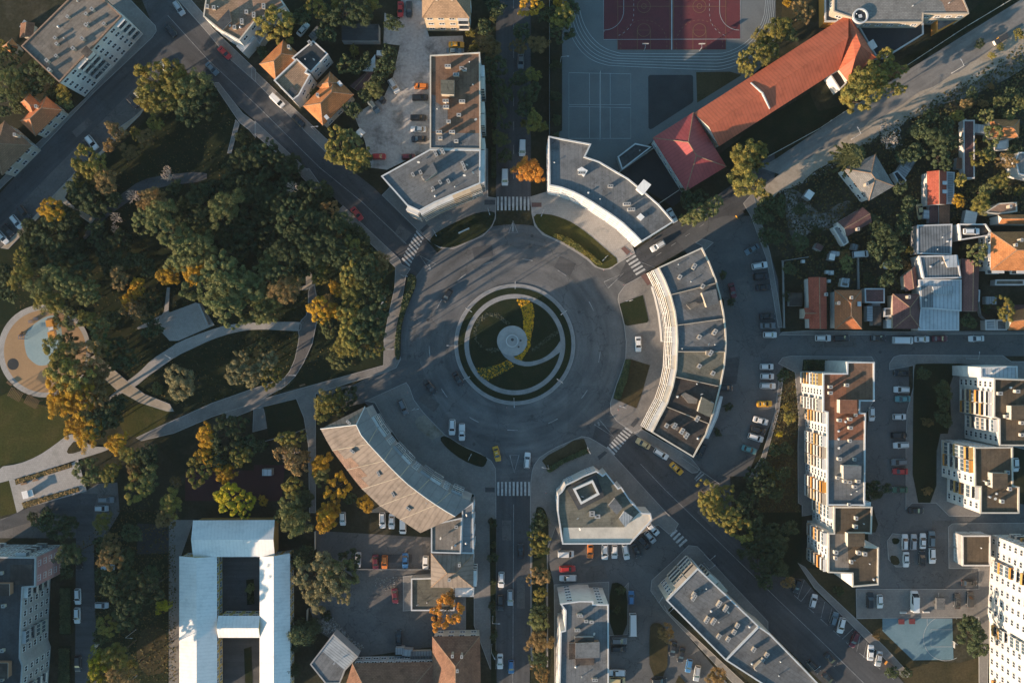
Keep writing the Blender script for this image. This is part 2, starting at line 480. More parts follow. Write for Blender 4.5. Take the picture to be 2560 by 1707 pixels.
# ================================================================ the ground
LAWN, ROAD, MARK, PAVE, BED = 0.0, 0.085, 0.144, 0.22, 0.31
mb = MB()
mb.face([(-500, -420, 0), (500, -420, 0), (500, 420, 0), (-500, 420, 0)])
structure(mb.obj("ground", M['soil']))
def raw(s):
    return pts(s)
# --- greens and yards below the level of the roads
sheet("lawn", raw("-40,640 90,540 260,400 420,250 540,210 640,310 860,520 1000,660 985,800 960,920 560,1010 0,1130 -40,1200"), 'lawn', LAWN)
sheet("lawn", raw("-60,990 60,1000 170,1030 175,1085 110,1140 -60,1170"), 'lawn_olive', LAWN)
sheet("lawn", T(0, 2, "0,500 130,440 250,560 430,600 640,700 640,850 500,950 350,1050 180,1120 0,1140"), 'lawn_olive', LAWN)
sheet("lawn", T(0, 2, "1080,720 1200,600 1330,560 1560,650 1500,760 1280,880 1150,860"), 'lawn_olive', LAWN)
sheet("lawn", T(0, 2, "0,1300 90,1270 160,1568 0,1600"), 'lawn_olive', LAWN)
sheet("yard", T(1, 0, "1180,120 1320,180 1330,0 1530,-20 1540,170 1590,340 1900,330 1910,480 1600,520 1595,1370 1200,1560 1050,1540 1000,1300 900,1060 1180,880 1260,700 1320,420 1170,400"), 'yard', LAWN)
sheet("yard", T(1, 3, "555,170 1610,230 1610,600 1350,900 1640,910 1640,1230 940,1330 560,1080 490,880 900,600 560,360"), 'asphalt_old', LAWN)
sheet("yard", T(1, 2, "1480,1568 1150,1500 1020,1568"), 'dirt', LAWN)
sheet("school_ground", T(2, 0, "460,-60 2420,-60 2420,500 2080,800 1300,1290 1240,1340 1260,1568 350,1568 350,1250 460,1200"), 'school_asphalt', LAWN)
sheet("lawn", T(2, 0, "1690,665 2000,660 2110,690 1700,945"), 'lawn_dry', LAWN)
sheet("lawn", T(3, 0, "130,20 450,0 450,200 340,210 270,350 120,250"), 'lawn_dry', LAWN)
sheet("rubber_ground", T(2, 0, "1250,710 1256,696 1270,690 1640,690 1654,694 1662,708 1665,925 1655,945 1290,1182 1268,1188 1253,1178"), 'rubber', LAWN)
sheet("lawn", T(3, 0, "0,1080 380,850 460,1030 700,960 740,1000 0,1430 -300,1568 -560,1500"), 'lawn', LAWN)
sheet("lawn", T(3, 0, "1550,370 1940,40 2350,-100 2350,-20 1270,620 1200,560"), 'lawn', LAWN)
sheet("dirt_ground", smooth(T(3, 0, "1150,1060 1700,640 2000,640 2200,500 2400,480 2400,620 1850,900 1600,950 1350,1100")), 'garden_dirt', LAWN)
sheet("dirt_ground", smooth(T(3, 1, "130,160 300,180 480,430 640,300 740,270 780,300 560,560 330,560 380,700 200,660")), 'garden_dirt', LAWN)
sheet("lawn", T(3, 2, "130,280 240,270 290,680 270,900 270,1480 310,1568 -120,1568 -40,1050 60,650 110,330"), 'lawn_dry', LAWN)
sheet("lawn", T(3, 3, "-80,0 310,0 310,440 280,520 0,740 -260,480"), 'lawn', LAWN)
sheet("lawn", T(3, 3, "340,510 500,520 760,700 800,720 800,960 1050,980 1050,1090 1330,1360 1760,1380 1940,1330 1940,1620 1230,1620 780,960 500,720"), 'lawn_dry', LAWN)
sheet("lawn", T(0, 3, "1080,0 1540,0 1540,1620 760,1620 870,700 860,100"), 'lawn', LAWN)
sheet("earth_ground", smooth(T(0, 3, "1250,1060 1545,1030 1545,1500 1260,1480")), 'lawn_dry', LAWN)
sheet("dark_court", T(0, 3, "1260,100 1555,120 1550,375 1260,385"), 'rubber', LAWN)
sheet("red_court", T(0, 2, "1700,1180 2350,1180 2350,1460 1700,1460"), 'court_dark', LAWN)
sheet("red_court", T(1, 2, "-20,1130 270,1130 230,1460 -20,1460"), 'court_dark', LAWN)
sheet("courtyard", T(0, 3, "1550,70 1780,70 1660,410 1640,1600 1550,1600"), 'paving', LAWN)
sheet("courtyard", raw("548,1385 650,1385 650,1720 548,1720"), 'asphalt_dark', LAWN)
sheet("dark_yard", T(2, 0, "1000,1568 1310,1370 1480,1568 1600,1800 1480,1900 1060,1640"), 'rubber', LAWN)
sheet("lawn", T(0, 3, "2260,620 2330,610 2335,840 2270,850"), 'lawn', .1)
sheet("lawn", T(1, 3, "-110,1250 -40,1230 -30,1568 -100,1568"), 'lawn', .1)
# --- roads
def road(poly, m='asphalt', name="road", rot=0.0):
    return sheet(name, poly, m, ROAD, uvrot=math.radians(rot))
road([(1287 + 350 * math.cos(math.radians(a_)), 861 + 350 * math.sin(math.radians(a_))) for a_ in range(-78, 131, 4)] + [(1287, 861)], 'asphalt_ring')
road(raw("1650,1060 1820,1090 1830,1290 1700,1210"), 'asphalt')
road(raw("1345,1290 1400,1300 1410,1390 1345,1400"))
road(raw("1600,1370 1720,1370 1700,1470 1600,1470"))
road(raw("1600,1230 1730,1270 1790,1440 1640,1400"), 'asphalt')
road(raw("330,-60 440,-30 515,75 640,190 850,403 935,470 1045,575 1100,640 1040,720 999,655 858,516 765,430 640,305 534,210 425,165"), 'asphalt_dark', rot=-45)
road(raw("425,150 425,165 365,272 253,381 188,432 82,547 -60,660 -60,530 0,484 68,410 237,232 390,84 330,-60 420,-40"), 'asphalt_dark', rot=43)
road(raw("365,272 253,381 188,432 82,547 -40,655 -40,605 133,427 335,222"), 'asphalt_old', "parking_strip")
road(arc(1287, 861, 300, 0, 360, 72)[:-1], 'asphalt_ring')
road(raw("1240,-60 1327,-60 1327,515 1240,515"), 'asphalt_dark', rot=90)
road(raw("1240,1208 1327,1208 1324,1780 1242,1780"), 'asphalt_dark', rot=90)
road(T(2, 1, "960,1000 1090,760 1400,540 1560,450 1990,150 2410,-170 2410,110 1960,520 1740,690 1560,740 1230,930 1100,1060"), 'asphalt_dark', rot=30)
road(raw("1900,420 1940,397 2266,178 2600,-30 2600,45 2383,192 2206,296 1960,440"), 'asphalt_dusty', rot=33)
sheet("shoulder", raw("1870,497 1969,427 2206,294 2383,190 2600,40 2600,70 2400,205 2210,312 1980,445 1890,510"), 'earth_path', ROAD)
road(raw("1490,1060 1582,1080 1710,1143 1745,1180 1812,1317 1985,1480 2260,1720 2070,1720 1890,1545 1735,1400 1680,1330 1660,1281 1536,1137 1480,1100"), 'asphalt_dark', rot=-44)
road(T(3, 3, "90,590 330,610 420,720 700,960 960,1240 1250,1568 1100,1620 700,1180 250,760"), 'asphalt_dark', "parking_strip")
road(raw("1690,600 1740,560 1812,540 1880,540 1915,600 1945,700 1950,800 1950,830 2600,826 2600,890 2275,890 2272,905 2272,1250 2480,1250 2560,1260 2560,1320 2472,1360 2470,1545 2150,1545 2140,1470 2195,1310 2160,1200 2178,900 2030,890 1962,893 1950,960 1936,1040 1905,1100 1868,1190 1800,1190 1720,1150 1690,1130 1800,900 1810,750"), 'asphalt', "parking_court")
road(T(2, 3, "300,300 1300,60 1500,220 1280,640 1500,1000 1980,1568 1980,1620 440,1620 380,640"), 'asphalt', "parking_court")
road(T(1, 2, "350,450 890,400 1330,170 1500,180 1700,640 1960,850 2200,1100 2200,1260 1990,1370 1600,1200 1300,900 1000,560 640,640 560,480"), 'asphalt', "parking_court")
road(T(0, 2, "-40,1640 740,1395 900,1300 1080,1290 1100,1568 960,1800 -40,1800"), 'asphalt_old')
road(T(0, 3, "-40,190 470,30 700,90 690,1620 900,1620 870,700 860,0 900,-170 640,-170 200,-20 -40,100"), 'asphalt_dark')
sheet("path", raw("1094,1330 1165,1330 1165,1720 1094,1720"), 'paving', ROAD)
# --- pavements with kerbs
def pave(poly, m='paving', rot=0.0):
    return sheet("pavement", poly, m, PAVE, .12, uvrot=rot)
pave(T(0, 0, "785,905 1300,330 1180,180 960,-20 1180,-20 1430,240 1440,290 1400,350 870,850 250,1500 0,1740 0,1660 320,1340"))
pave(T(1, 0, "-40,620 640,1270 720,1330 640,1400 330,1090 -40,720"))
pave(T(0, 0, "1600,-40 1720,-40 1880,140 1950,260 2350,640 2350,760 2080,520 1900,300 1740,120"))
pave(T(0, 0, "1950,760 2010,760 2230,1040 2350,1130 2350,1270 2290,1200 2200,1130"))
pave(T(1, 0, "-10,1110 480,1568 380,1568 -10,1240"))
pave(T(1, 1, "370,-20 490,-20 610,150 580,220 420,60"))
pave(T(1, 1, "740,375 800,320 1320,810 1340,860 1420,900 1380,960 1330,1270 1290,1420 1280,1568 1170,1568 1210,1350 1270,1080 1280,890"))
pave(T(1, 2, "1175,-20 1290,-20 1330,160 1290,240 1200,280 890,370 640,450 550,480 550,1568 490,1568 480,950 440,700 370,525 0,615 -260,720 -290,640 0,540 360,440 900,290 1170,215"))
pave(T(1, 1, "1155,225 1240,140 1500,360 1700,270 2060,120 2060,-200 2130,-200 2130,240 2205,250 2200,440 2165,520 2085,600 1930,670 1810,720 1690,712 1600,655 1480,545"))
pave(T(2, 1, "165,240 330,190 1000,420 1130,760 1000,835 905,903 840,912 762,885 680,812 590,752 480,685 368,628 280,590 205,505 180,400"), 'paving_light')
pave(T(2, 1, "1190,965 1260,930 1420,1568 1396,1900 1310,2080 1190,2360 1150,2415 1035,2350 960,2298 905,2218 900,2130 960,1948 1040,1720 1045,1568 1028,1420 1000,1300 970,1180 978,1130 1040,1045"))
pave(T(2, 2, "1110,835 1190,800 1640,1060 1725,1165 1700,1200 1650,1205"))
pave(T(2, 1, "1740,690 1680,660 1740,625 1800,640 1850,660 1760,740"))
pave(T(2, 2, "170,1290 180,1200 200,1130 250,1062 330,1008 400,968 560,898 640,866 705,876 770,910 870,972 940,1045 1420,1568 1530,1668 1490,1740 1440,1765 1340,1680 1000,1840 460,1850 400,1700 330,1900 330,2980 172,2980 165,1500"))
pave(T(2, 3, "1280,620 1490,430 1620,300 1700,310 1760,370 1990,620 2350,1000 2350,1300 1700,640 1420,900 2280,1700 2150,1700 1390,890 1270,720"))
pave(T(2, 3, "385,660 890,635 890,840 1070,640 1060,1120 895,1130 880,1600 390,1600"))
pave(T(1, 2, "1000,545 1380,372 1412,420 1450,530 1540,650 1735,850 1900,955 2060,1022 2160,1090 2200,1160 2205,1300 2205,1700 2205,3000 2150,3000 2000,2600 2000,1400 1800,1330 1600,1220 1450,1070 1300,900 1160,680 1090,560"))
pave(T(1, 3, "1350,585 1610,560 1610,600 1430,605 1420,900 1350,905"))
pave(T(3, 1, "130,1480 370,1465 1750,1480 2400,1480 2400,1500 100,1510"))
pave(T(3, 1, "-140,200 20,760 100,1200 130,1440 90,1440 50,1200 -20,800 -160,420 -230,300"))
pave(T(3, 2, "90,200 130,145 200,130 950,135 980,190 970,545 900,650 880,1500 540,1560 310,1600 310,1500 275,1480 270,1000 280,700 245,280"))
pave(T(3, 2, "-180,1250 -60,1050 60,650 100,330 140,330 100,640 -20,1060 -100,1240"))
pave(T(3, 2, "1110,200 1150,140 1210,120 2150,125 2230,180 2400,180 2400,1000 2240,960 1940,1600 1660,1600 1540,1480 1320,1480 1260,1540 1260,1000 1270,640 1330,420 1330,220 1110,260"))
pave(T(3, 3, "1650,130 1690,100 2350,95 2500,200 2040,560 2010,1700 1935,1700 1930,960 810,975 805,700 1930,700 1930,515 1655,515"))
pave(T(3, 3, "270,460 340,500 460,650 780,950 1080,1240 1300,1480 1280,1510 1230,1510 900,1170 420,690"))
pave(T(3, 3, "1090,260 1140,190 1230,200 1230,500 1170,500 1100,430"))
pave(smooth(T(0, 2, "-20,1150 180,1120 350,1050 500,950 640,840 720,870 850,960 1000,968 1010,990 700,1085 400,1185 0,1295 -20,1295"), 1), 'paving_light')
pave(smooth(T(0, 1, "1640,1570 1900,1470 2100,1410 2350,1390 2700,1385 2770,1390 2765,1470 2700,1470 2350,1452 2150,1482 1950,1545 1800,1617 1620,1700 1480,1800 1340,1900 1250,1978 1120,2037 1000,2117 950,2127 1160,1937 1270,1857 1400,1727 1560,1627"), 1), 'paving_light')
pave(smooth(T(0, 1, "2750,1385 2830,1310 2830,1050 2910,1050 2910,1500 2750,1850 2600,2000 2500,2030 2560,1960 2690,1800 2750,1530 2735,1470"), 1), 'asphalt_old')
pave(T(0, 1, "1430,1420 1560,1300 1800,1210 1855,1225 1970,1415 1640,1560 1560,1560"), 'paving_light')
pave(T(0, 1, "1535,1070 1562,1070 1550,1290 1575,1310 1480,1400 1270,1455 1260,1440 1490,1320 1508,1290"), 'paving_light')
pave(T(0, 0, "2165,1100 2200,1140 2125,1410 2088,1410"))
sheet("path", smooth(T(0, 1, "1900,0 1900,100 1500,140 1260,230 960,440 840,580 780,640 760,600 880,430 1200,140 1400,50"), 1), 'asphalt_dark', ROAD)
pave(T(0, 1, "690,20 735,70 645,150 595,250 655,310 785,390 875,440 840,490 755,430 560,280 490,300 350,440 80,720 10,710 300,440 490,230"), 'earth_path')
pave(T(0, 0, "1340,980 1290,1060 1180,1170 960,1400 780,1560 700,1560 930,1390 1100,1170 1230,1080"), 'earth_path')
pave(T(0, 2, "730,60 780,20 900,130 1020,230 1180,370 1330,480 1560,570 1600,640 1540,640 1290,560 1070,440 900,280"), 'earth_path')
pave(T(0, 2, "1250,880 1500,760 1750,650 1950,560 2350,420 2620,330 2620,410 2350,560 1950,690 1600,840 1300,910"), 'paving')
pave(T(0, 2, "88,1270 150,1258 670,1108 720,1080 800,1370 220,1530 160,1568"), 'paving_light')
pave(T(1, 2, "-20,600 70,610 120,790 -30,830"), 'paving')
pave(T(1, 1, "460,940 500,930 560,1040 470,1090 360,1100 350,1080 460,1050"), 'earth_path')
# --- playground
sheet("path", arc(112, 877, 116, 0, 360, 48)[:-1], 'paving_light', PAVE + .075)
sheet("play_ground", arc(114, 878, 103, 0, 360, 48)[:-1], 'play_orange', PAVE + .075)
sheet("play_ground", smooth(raw("60,840 82,812 120,788 150,790 160,860 140,905 101,917 79,902 66,886"), 2), 'play_blue', PAVE + .075)
sheet("play_ground", arc(34, 910, 14.5, 0, 360, 24)[:-1], 'rubber', PAVE + .075)
# --- planted beds on the pavements
def bed(poly, m='lawn', k=1):
    return sheet("lawn", smooth(poly, k), m, BED)
sheet("shoulder", [(x + R.uniform(-7, 7), y + R.uniform(-7, 7)) for x, y in resample(raw("1880,492 1969,425 2206,292 2383,188 2600,38 2600,95 2405,225 2212,332 1985,462 1895,512"), 60)], 'earth_path', ROAD)
bed(T(1, 1, "1590,640 1660,560 1900,440 2040,382 2190,372 2195,420 2160,515 2080,590 1920,660 1800,708 1700,702 1620,672"))
bed(T(2, 1, "190,400 330,398 450,430 560,480 700,580 860,720 990,830 900,893 840,900 770,878 700,800 600,730 480,660 370,612 290,575 220,505"), 'lawn_olive')
bed(T(2, 1, "985,1222 1200,1140 1252,1370 1240,1392 1060,1422 1035,1412 1010,1310"), 'lawn', 0)
bed(T(2, 2, "1040,160 1090,160 1265,215 1190,480 1140,610 930,520 960,400 1010,280"), 'lawn_dry', 0)
bed(T(2, 2, "275,1090 330,1040 480,960 560,905 640,888 662,890 710,1010 470,1110 350,1195 320,1180 310,1140"), 'lawn_dry', 0)
bed(T(1, 2, "1680,885 1740,855 1900,962 2050,1025 2130,1065 2100,1140 2060,1150 1900,1090 1750,975"))
bed(T(1, 2, "1460,730 1490,690 1550,670 1720,850 1615,900 1480,790"), 'dirt', 0)
bed(T(1, 1, "1400,940 1460,955 1478,1010 1460,1080 1420,1180 1370,1300 1340,1420 1328,1568 1328,1730 1280,1735 1270,1568 1320,1290 1385,1040"))
bed(T(0, 2, "610,1000 700,890 780,990 640,1035"), 'lawn_dry')
bed(T(0, 2, "140,1262 660,1110 666,1150 150,1312"), 'lawn_dry', 0)
bed(T(0, 2, "205,1475 725,1330 736,1370 222,1530"), 'lawn_dry', 0)
bed(T(3, 2, "320,165 540,165 540,270 310,270"), 'lawn', 0)
bed(T(3, 2, "1340,210 1380,200 1870,200 1870,250 1660,260 1680,840 1545,845 1540,1475 1320,1475 1330,420"), 'lawn')
bed(T(2, 3, "895,650 990,640 1060,720 1055,1120 895,1125"))
bed(T(2, 3, "1260,1060 1290,1015 1340,1010 1390,1040 1430,1100 1425,1500 1260,1500"), 'lawn_dry')
bed(T(2, 3, "1530,1490 1600,1568 1480,1600"), 'lawn_dry', 0)
bed(T(2, 3, "182,-40 300,-60 345,150 310,420 330,560 300,760 335,1000 300,1250 330,1600 185,1600"), 'lawn', 2)
bed(T(1, 3, "2145,60 2205,60 2200,1600 2160,1600"), 'lawn', 0)
bed(T(0, 3, "555,670 665,670 665,1120 550,1120"), 'lawn', 0)
bed(T(0, 3, "545,1220 660,1220 660,1600 540,1600"), 'lawn', 0)
bed(T(3, 3, "1130,230 1210,240 1190,290 1140,290"), 'lawn'); bed(T(3, 3, "1110,390 1190,400 1210,480 1130,480"), 'lawn_dry')
bed(T(1, 2, "75,600 370,525 430,720 450,800 120,880"), 'lawn', 0)
M['paver_red'] = mat('paver_red', (.15, .085, .075), (.12, .07, .065), .5, 3, .9, fine_amt=.2)
for q, m_ in ((T(2, 1, "180,295 270,295 270,335 180,335"), 'paver_red'), (T(2, 1, "1180,965 1225,940 1275,1030 1245,1055"), 'paver_red'), (T(2, 1, "1000,715 1030,695 1085,745 1055,775"), 'paver_red'), (T(1, 1, "2098,270 2195,272 2195,314 2098,314"), 'asphalt_dark'), (T(1, 1, "1508,548 1570,490 1592,515 1532,570"), 'asphalt_dark'), (T(2, 2, "1085,765 1135,700 1165,718 1115,785"), 'asphalt_dark'), (T(2, 2, "782,1050 850,1000 875,1015 800,1085"), 'asphalt_dark'), (T(1, 2, "2105,1335 2190,1335 2190,1378 2105,1378"), 'asphalt_dark')):
    sheet("pavement", q, m_, BED)
for q, m_ in (("1610,560 1640,575 1625,600 1595,585", 'asphalt_dark'), ("1000,560 1030,585 1010,610 985,585", 'asphalt_old'), ("1255,1300 1278,1300 1278,1350 1255,1350", 'asphalt_old'), ("1292,1440 1312,1440 1312,1520 1292,1520", 'asphalt_old'), ("1760,1260 1800,1300 1780,1318 1742,1280", 'asphalt_old'), ("1840,700 1868,690 1880,750 1850,756", 'asphalt_old'), ("1800,900 1850,890 1840,960 1795,958", 'asphalt_dark'), ("2060,845 2140,845 2140,868 2060,868", 'asphalt_old'), ("1440,1420 1510,1410 1520,1445 1450,1455", 'asphalt_old'), ("700,300 725,325 710,342 684,316", 'asphalt_old'), ("180,330 220,295 232,308 192,345", 'asphalt_old'), ("1060,980 1100,1010 1085,1030 1045,1000", 'asphalt_old'), ("1180,620 1230,612 1233,640 1186,650", 'asphalt_dark'), ("1400,640 1440,660 1425,690 1385,668", 'asphalt_dark'), ("2330,1300 2400,1300 2400,1330 2330,1330", 'asphalt_old'), ("2170,1330 2200,1330 2200,1420 2170,1420", 'asphalt_old'), ("930,1385 1030,1385 1030,1405 930,1405", 'asphalt_dark')):
    LEV[.137] = 0
    sheet("road_patch", raw(q), m_, .137)
# --- courts
sheet("sports_court", T(3, 3, "1050,970 1690,958 1702,1350 1330,1357 1050,1086"), 'court_turq', LAWN)
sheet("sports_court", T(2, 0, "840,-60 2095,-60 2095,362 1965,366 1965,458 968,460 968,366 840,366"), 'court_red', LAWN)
# ---------------------------------------------------------------- road markings (paint)
def paint(name, lines, m, z):
    """lines: (pixel points, width in metres, closed, dash)"""
    mb = MB()
    for i, (ps, wd, cl, ds) in enumerate(lines):
        ribbon_mb(mb, GW(ps), wd, z + .0012 * i, cl, 0, ds)
    return structure(mb.obj(name, M[m]))
def zebra(quad, n, m='paint'):
    """quad corners a,b (first stripe side) to d,c; stripes run a->b and repeat from ab to dc"""
    a, b, c, d_ = [Vector(q) for q in GW(quad)]
    mb = MB()
    for i in range(n):
        t0, t1 = i / (n - .5), (i + .52) / (n - .5)
        mb.face([(*(a.lerp(d_, t0)), MARK), (*(b.lerp(c, t0)), MARK), (*(b.lerp(c, t1)), MARK), (*(a.lerp(d_, t1)), MARK)])
    return structure(mb.obj("road_marking", M[m]))
zebra(T(1, 1, "2212,240 2212,365 2510,365 2510,240"), 9)
zebra(T(1, 1, "1475,545 1540,620 1410,880 1338,810"), 9)
zebra(T(2, 1, "1045,825 1130,770 1225,910 1140,960"), 5)
zebra(T(2, 2, "1040,782 1110,830 938,1040 870,968"), 9)
zebra(T(1, 2, "2215,1285 2215,1412 2515,1412 2515,1285"), 9)
zebra(T(2, 3, "1448,210 1505,155 1610,255 1540,318"), 4)
zebra(T(2, 2, "1672,1255 1730,1190 1765,1215 1690,1280"), 2, 'paint_worn')
tri = [T(1, 1, "1505,780 1648,855 1595,912"), T(2, 1, "845,1020 1025,940 880,1078"), T(2, 2, "800,712 755,758 938,876"), T(2, 2, "-20,1040 65,1040 20,1200"), T(2, 1, "10,460 52,568 -30,572")]
paint("road_marking", [(t, .22, True, None) for t in tri], 'paint_worn', MARK)
paint("road_marking", [(T(1, 1, "1590,860 1600,905"), .5, False, None), (T(2, 2, "790,735 800,770"), .5, False, None), (T(2, 1, "8,480 8,560"), .4, False, None)], 'paint_worn', MARK + .01)
paint("road_marking", [(arc(1287, 861, 214, a, a + 7, 4), .22, False, None) for a in (5, 32, 60, 88, 115, 142, 172, 205, 228, 248, 275, 300, 330)], 'paint_worn', MARK)
paint("road_marking", [
    (raw("420,40 520,150 640,262 800,420 905,505 1016,610"), .14, False, None),
    (raw("1284,0 1284,480"), .14, False, (3, 4)), (raw("1284,1260 1282,1707"), .16, False, None),
    (raw("1601,1159 1661,1222 1786,1343 1950,1503 2072,1620 2160,1707"), .15, False, None),
    (raw("1640,640 1760,560"), .12, False, (2, 3)),
    (T(2, 1, "1160,830 1310,890"), .1, False, None)], 'paint_worn', MARK + .012)
bays = [((332, 620), (270, 790)), ((395, 690), (300, 820)), ((520, 820), (485, 965)), ((585, 880), (555, 1000)), ((780, 1065), (680, 1160)), ((845, 1130), (812, 1275)), ((908, 1190), (875, 1330))]
paint("road_marking", [([px(3, 3, *a), px(3, 3, *b)], .12, False, None) for a, b in bays] + [(T(3, 3, "240,760 430,930 760,1230 1200,1568"), .12, False, (3, 2))], 'paint_worn', MARK)
# running track, courts
zt = 0.10
trk = []
for k in range(6):
    o_ = 8.3 * k
    base = resample(smooth(T(2, 0, "615,60 640,180 690,290 770,390 870,460 1010,497"), 2, False), 14)
    run = [(x - o_ * .75, y + o_ * .72) for x, y in base]
    run += [px(2, 0, 1850, 497)]
    run[-1] = (run[-1][0], run[-1][1] + o_ * .98)
    e = T(2, 0, "1960,490 2100,430 2230,320 2310,180 2330,0 2330,-60")
    run += [(x + o_ * .5 * min(1, i / 2), y + o_ * (.95 if i < 2 else .5)) for i, (x, y) in enumerate(e)]
    trk.append((smooth(run, 1, False), .14, False, None))
paint("court_marking", trk, 'line_court', zt)
vb = []
for y0, y1 in ((676, 963), (986, 1273)):
    vb.append((T(2, 0, f"522,{y0-6} 1090,{y0+6} 1090,{y1} 522,{y1}"), .12, True, None))
    vb += [(T(2, 0, f"{x},{y0} {x},{y1}"), .12, False, None) for x in (711, 901)]
vb.append((T(2, 0, "807,665 807,1290"), .14, False, None))
paint("court_marking", vb, 'line_court', zt)
hb = [(T(2, 0, "840,-60 840,366 2095,362 2095,-60"), .12, False, None),
      ([px(2, 0, *p) for p in [(1025, -60), (1025, 100)] + arc(845, 100, 180, 0, 90, 10)[1:] + [(845, 295)]], .12, False, None),
      ([px(2, 0, *p) for p in [(1905, -60), (1905, 100)] + arc(2085, 100, 180, 180, 90, 10)[1:]], .12, False, None),
      ([px(2, 0, *p) for p in [(1117, -60), (1117, 100)] + arc(905, 130, 212, 0, 70, 12)[1:]], .1, False, (.8, .7)),
      ([px(2, 0, *p) for p in [(1812, -60), (1812, 100)] + arc(2025, 130, 212, 180, 105, 12)[1:]], .1, False, (.8, .7)),
      (T(2, 0, "1466,-60 1466,460"), .3, False, None)]
paint("court_marking", hb, 'line_court', zt)
bb = []
for x0, x1, cx in ((970, 1450, 1210), (1482, 1962, 1720)):
    bb.append((T(2, 0, f"{x0},-60 {x0},458 {x1},458 {x1},-60"), .1, False, None))
    bb.append((T(2, 0, f"{x0},62 {x1},62"), .1, False, None))
    bb += [([px(2, 0, *p) for p in arc(cx, 60, r_, 0, 360, 28)[:-1]], .1, True, None) for r_ in (60, 22)]
    bb.append(([px(2, 0, *p) for p in arc(cx, 280, 59, 0, 360, 28)[:-1]], .1, True, None))
    bb.append((T(2, 0, f"{cx-60},458 {cx-60},280 {cx+60},280 {cx+60},458"), .1, False, None))
    bb.append(([px(2, 0, *p) for p in [(cx - 212, 458)] + arc(cx, 400, 212, 180, 360, 20) + [(cx + 212, 458)]], .09, False, (.7, .6)))
paint("court_marking", bb, 'line_yellow', zt + .01)
paint("court_marking", [([px(3, 3, *p) for p in arc(1630, 1155, 205, 60, 300, 24)], .12, False, None), (T(3, 3, "1690,1075 1495,1075 1495,1232 1690,1232"), .12, False, None), (T(3, 3, "1460,960 1460,1040"), .12, False, None)], 'line_court', zt)
# ---------------------------------------------------------------- roundabout island
IC = (1287, 861)
sheet("traffic_island", arc(*IC, 151, 0, 360, 96)[:-1], 'gravel', PAVE, .12)
sheet("lawn", arc(*IC, 141.5, 0, 360, 96)[:-1], 'lawn', BED)
sheet("gravel_ring", arc(*IC, 126, 0, 360, 96)[:-1], 'gravel', BED)
sheet("lawn", arc(*IC, 114.5, 0, 360, 96)[:-1], 'lawn', BED)
v1 = lambda s: [(1110 + x / 6.72, 680 + y / 6.72) for x, y in pts(s)]
v2 = lambda s: [(1110 + x / 6.72, 800 + y / 6.72) for x, y in pts(s)]
sheet("gravel_swirl", smooth(v2("930,470 980,575 1050,650 1200,740 1400,785 1600,740 1800,650 1935,545 1990,520 2010,300 1950,345 1880,460 1750,590 1600,668 1400,708 1280,678 1140,600 1100,480"), 1), 'gravel', BED)
def card_scatter(name, poly, n, size, mats, z0=.3, zh=.35, kind="stuff"):
    p = GW(poly)
    xs, ys = [q[0] for q in p], [q[1] for q in p]
    mb = MB()
    while n > 0:
        x, y = R.uniform(min(xs), max(xs)), R.uniform(min(ys), max(ys))
        if not inside((x, y), p):
            continue
        n -= 1
        z = z0 + R.random() * zh
        a, b = R.random() * 6.28, R.uniform(-.7, .7)
        u = Vector((math.cos(a), math.sin(a), b * .6)) * size * R.uniform(.5, 1)
        v = Vector((-math.sin(a), math.cos(a), R.uniform(-.6, .6))) * size * R.uniform(.5, 1)
        c = Vector((x, y, z))
        mb.face([c - u, c - v, c + u, c + v], R.randrange(len(mats)))
    o = mb.obj(name, mats)
    o["kind"] = kind
    return o
M['fl_y'] = mat('flower_yellow', (.55, .29, .012), (.42, .23, .012), .5, 4, .9, fine_amt=.3, island=.4)
M['fl_o'] = mat('flower_orange', (.6, .27, .02), rough=.9, fine_amt=.3, island=.4)
M['fl_g'] = mat('flower_leaf', (.05, .065, .02), rough=.9, fine_amt=.3, island=.4)
FLM = [M['fl_y'], M['fl_y'], M['fl_y'], M['fl_o'], M['fl_g']]
yb1 = v1("1215,460 1430,480 1480,540 1510,700 1495,900 1460,1080 1440,1200 1450,1230 1400,1320 1300,1480 1180,1440 1330,1350 1400,1220 1400,1100 1340,960 1340,760 1300,620")
yb2 = v2("1060,665 1165,730 1160,770 1050,850 730,1010 600,930 540,810 780,790 950,740")
for yb in (yb1, yb2):
    tag(card_scatter("flowers", yb, 2200 if yb is yb1 else 1000, .32, FLM if yb is yb1 else FLM[2:] + [M['fl_g']] * 2), "yellow marigolds in a curved bed on the roundabout island" if yb is yb1 else "sparse yellow marigolds in the lower left wedge of the island", "flowers")
M['gz_g'] = mat('low_shrub', (.05, .06, .04), (.09, .09, .06), .5, 3, .95, fine_amt=.3, island=.4)
tag(card_scatter("ground_cover", v1("500,1000 560,800 700,690 900,690 1120,870 1060,880 880,760 740,740 600,850 540,1010 560,1150 680,1290 900,1270 930,1320 800,1350 620,1260 520,1150"), 500, .25, [M['gz_g']], .28, .2), "ring of low grey shrubs in the left part of the island lawn", "shrubs")
tag(card_scatter("ground_cover", v1("1460,1300 1900,960 1940,1010 1500,1340"), 220, .22, [M['gz_g']], .28, .2), "strip of low grey shrubs right of the island disc", "shrubs")
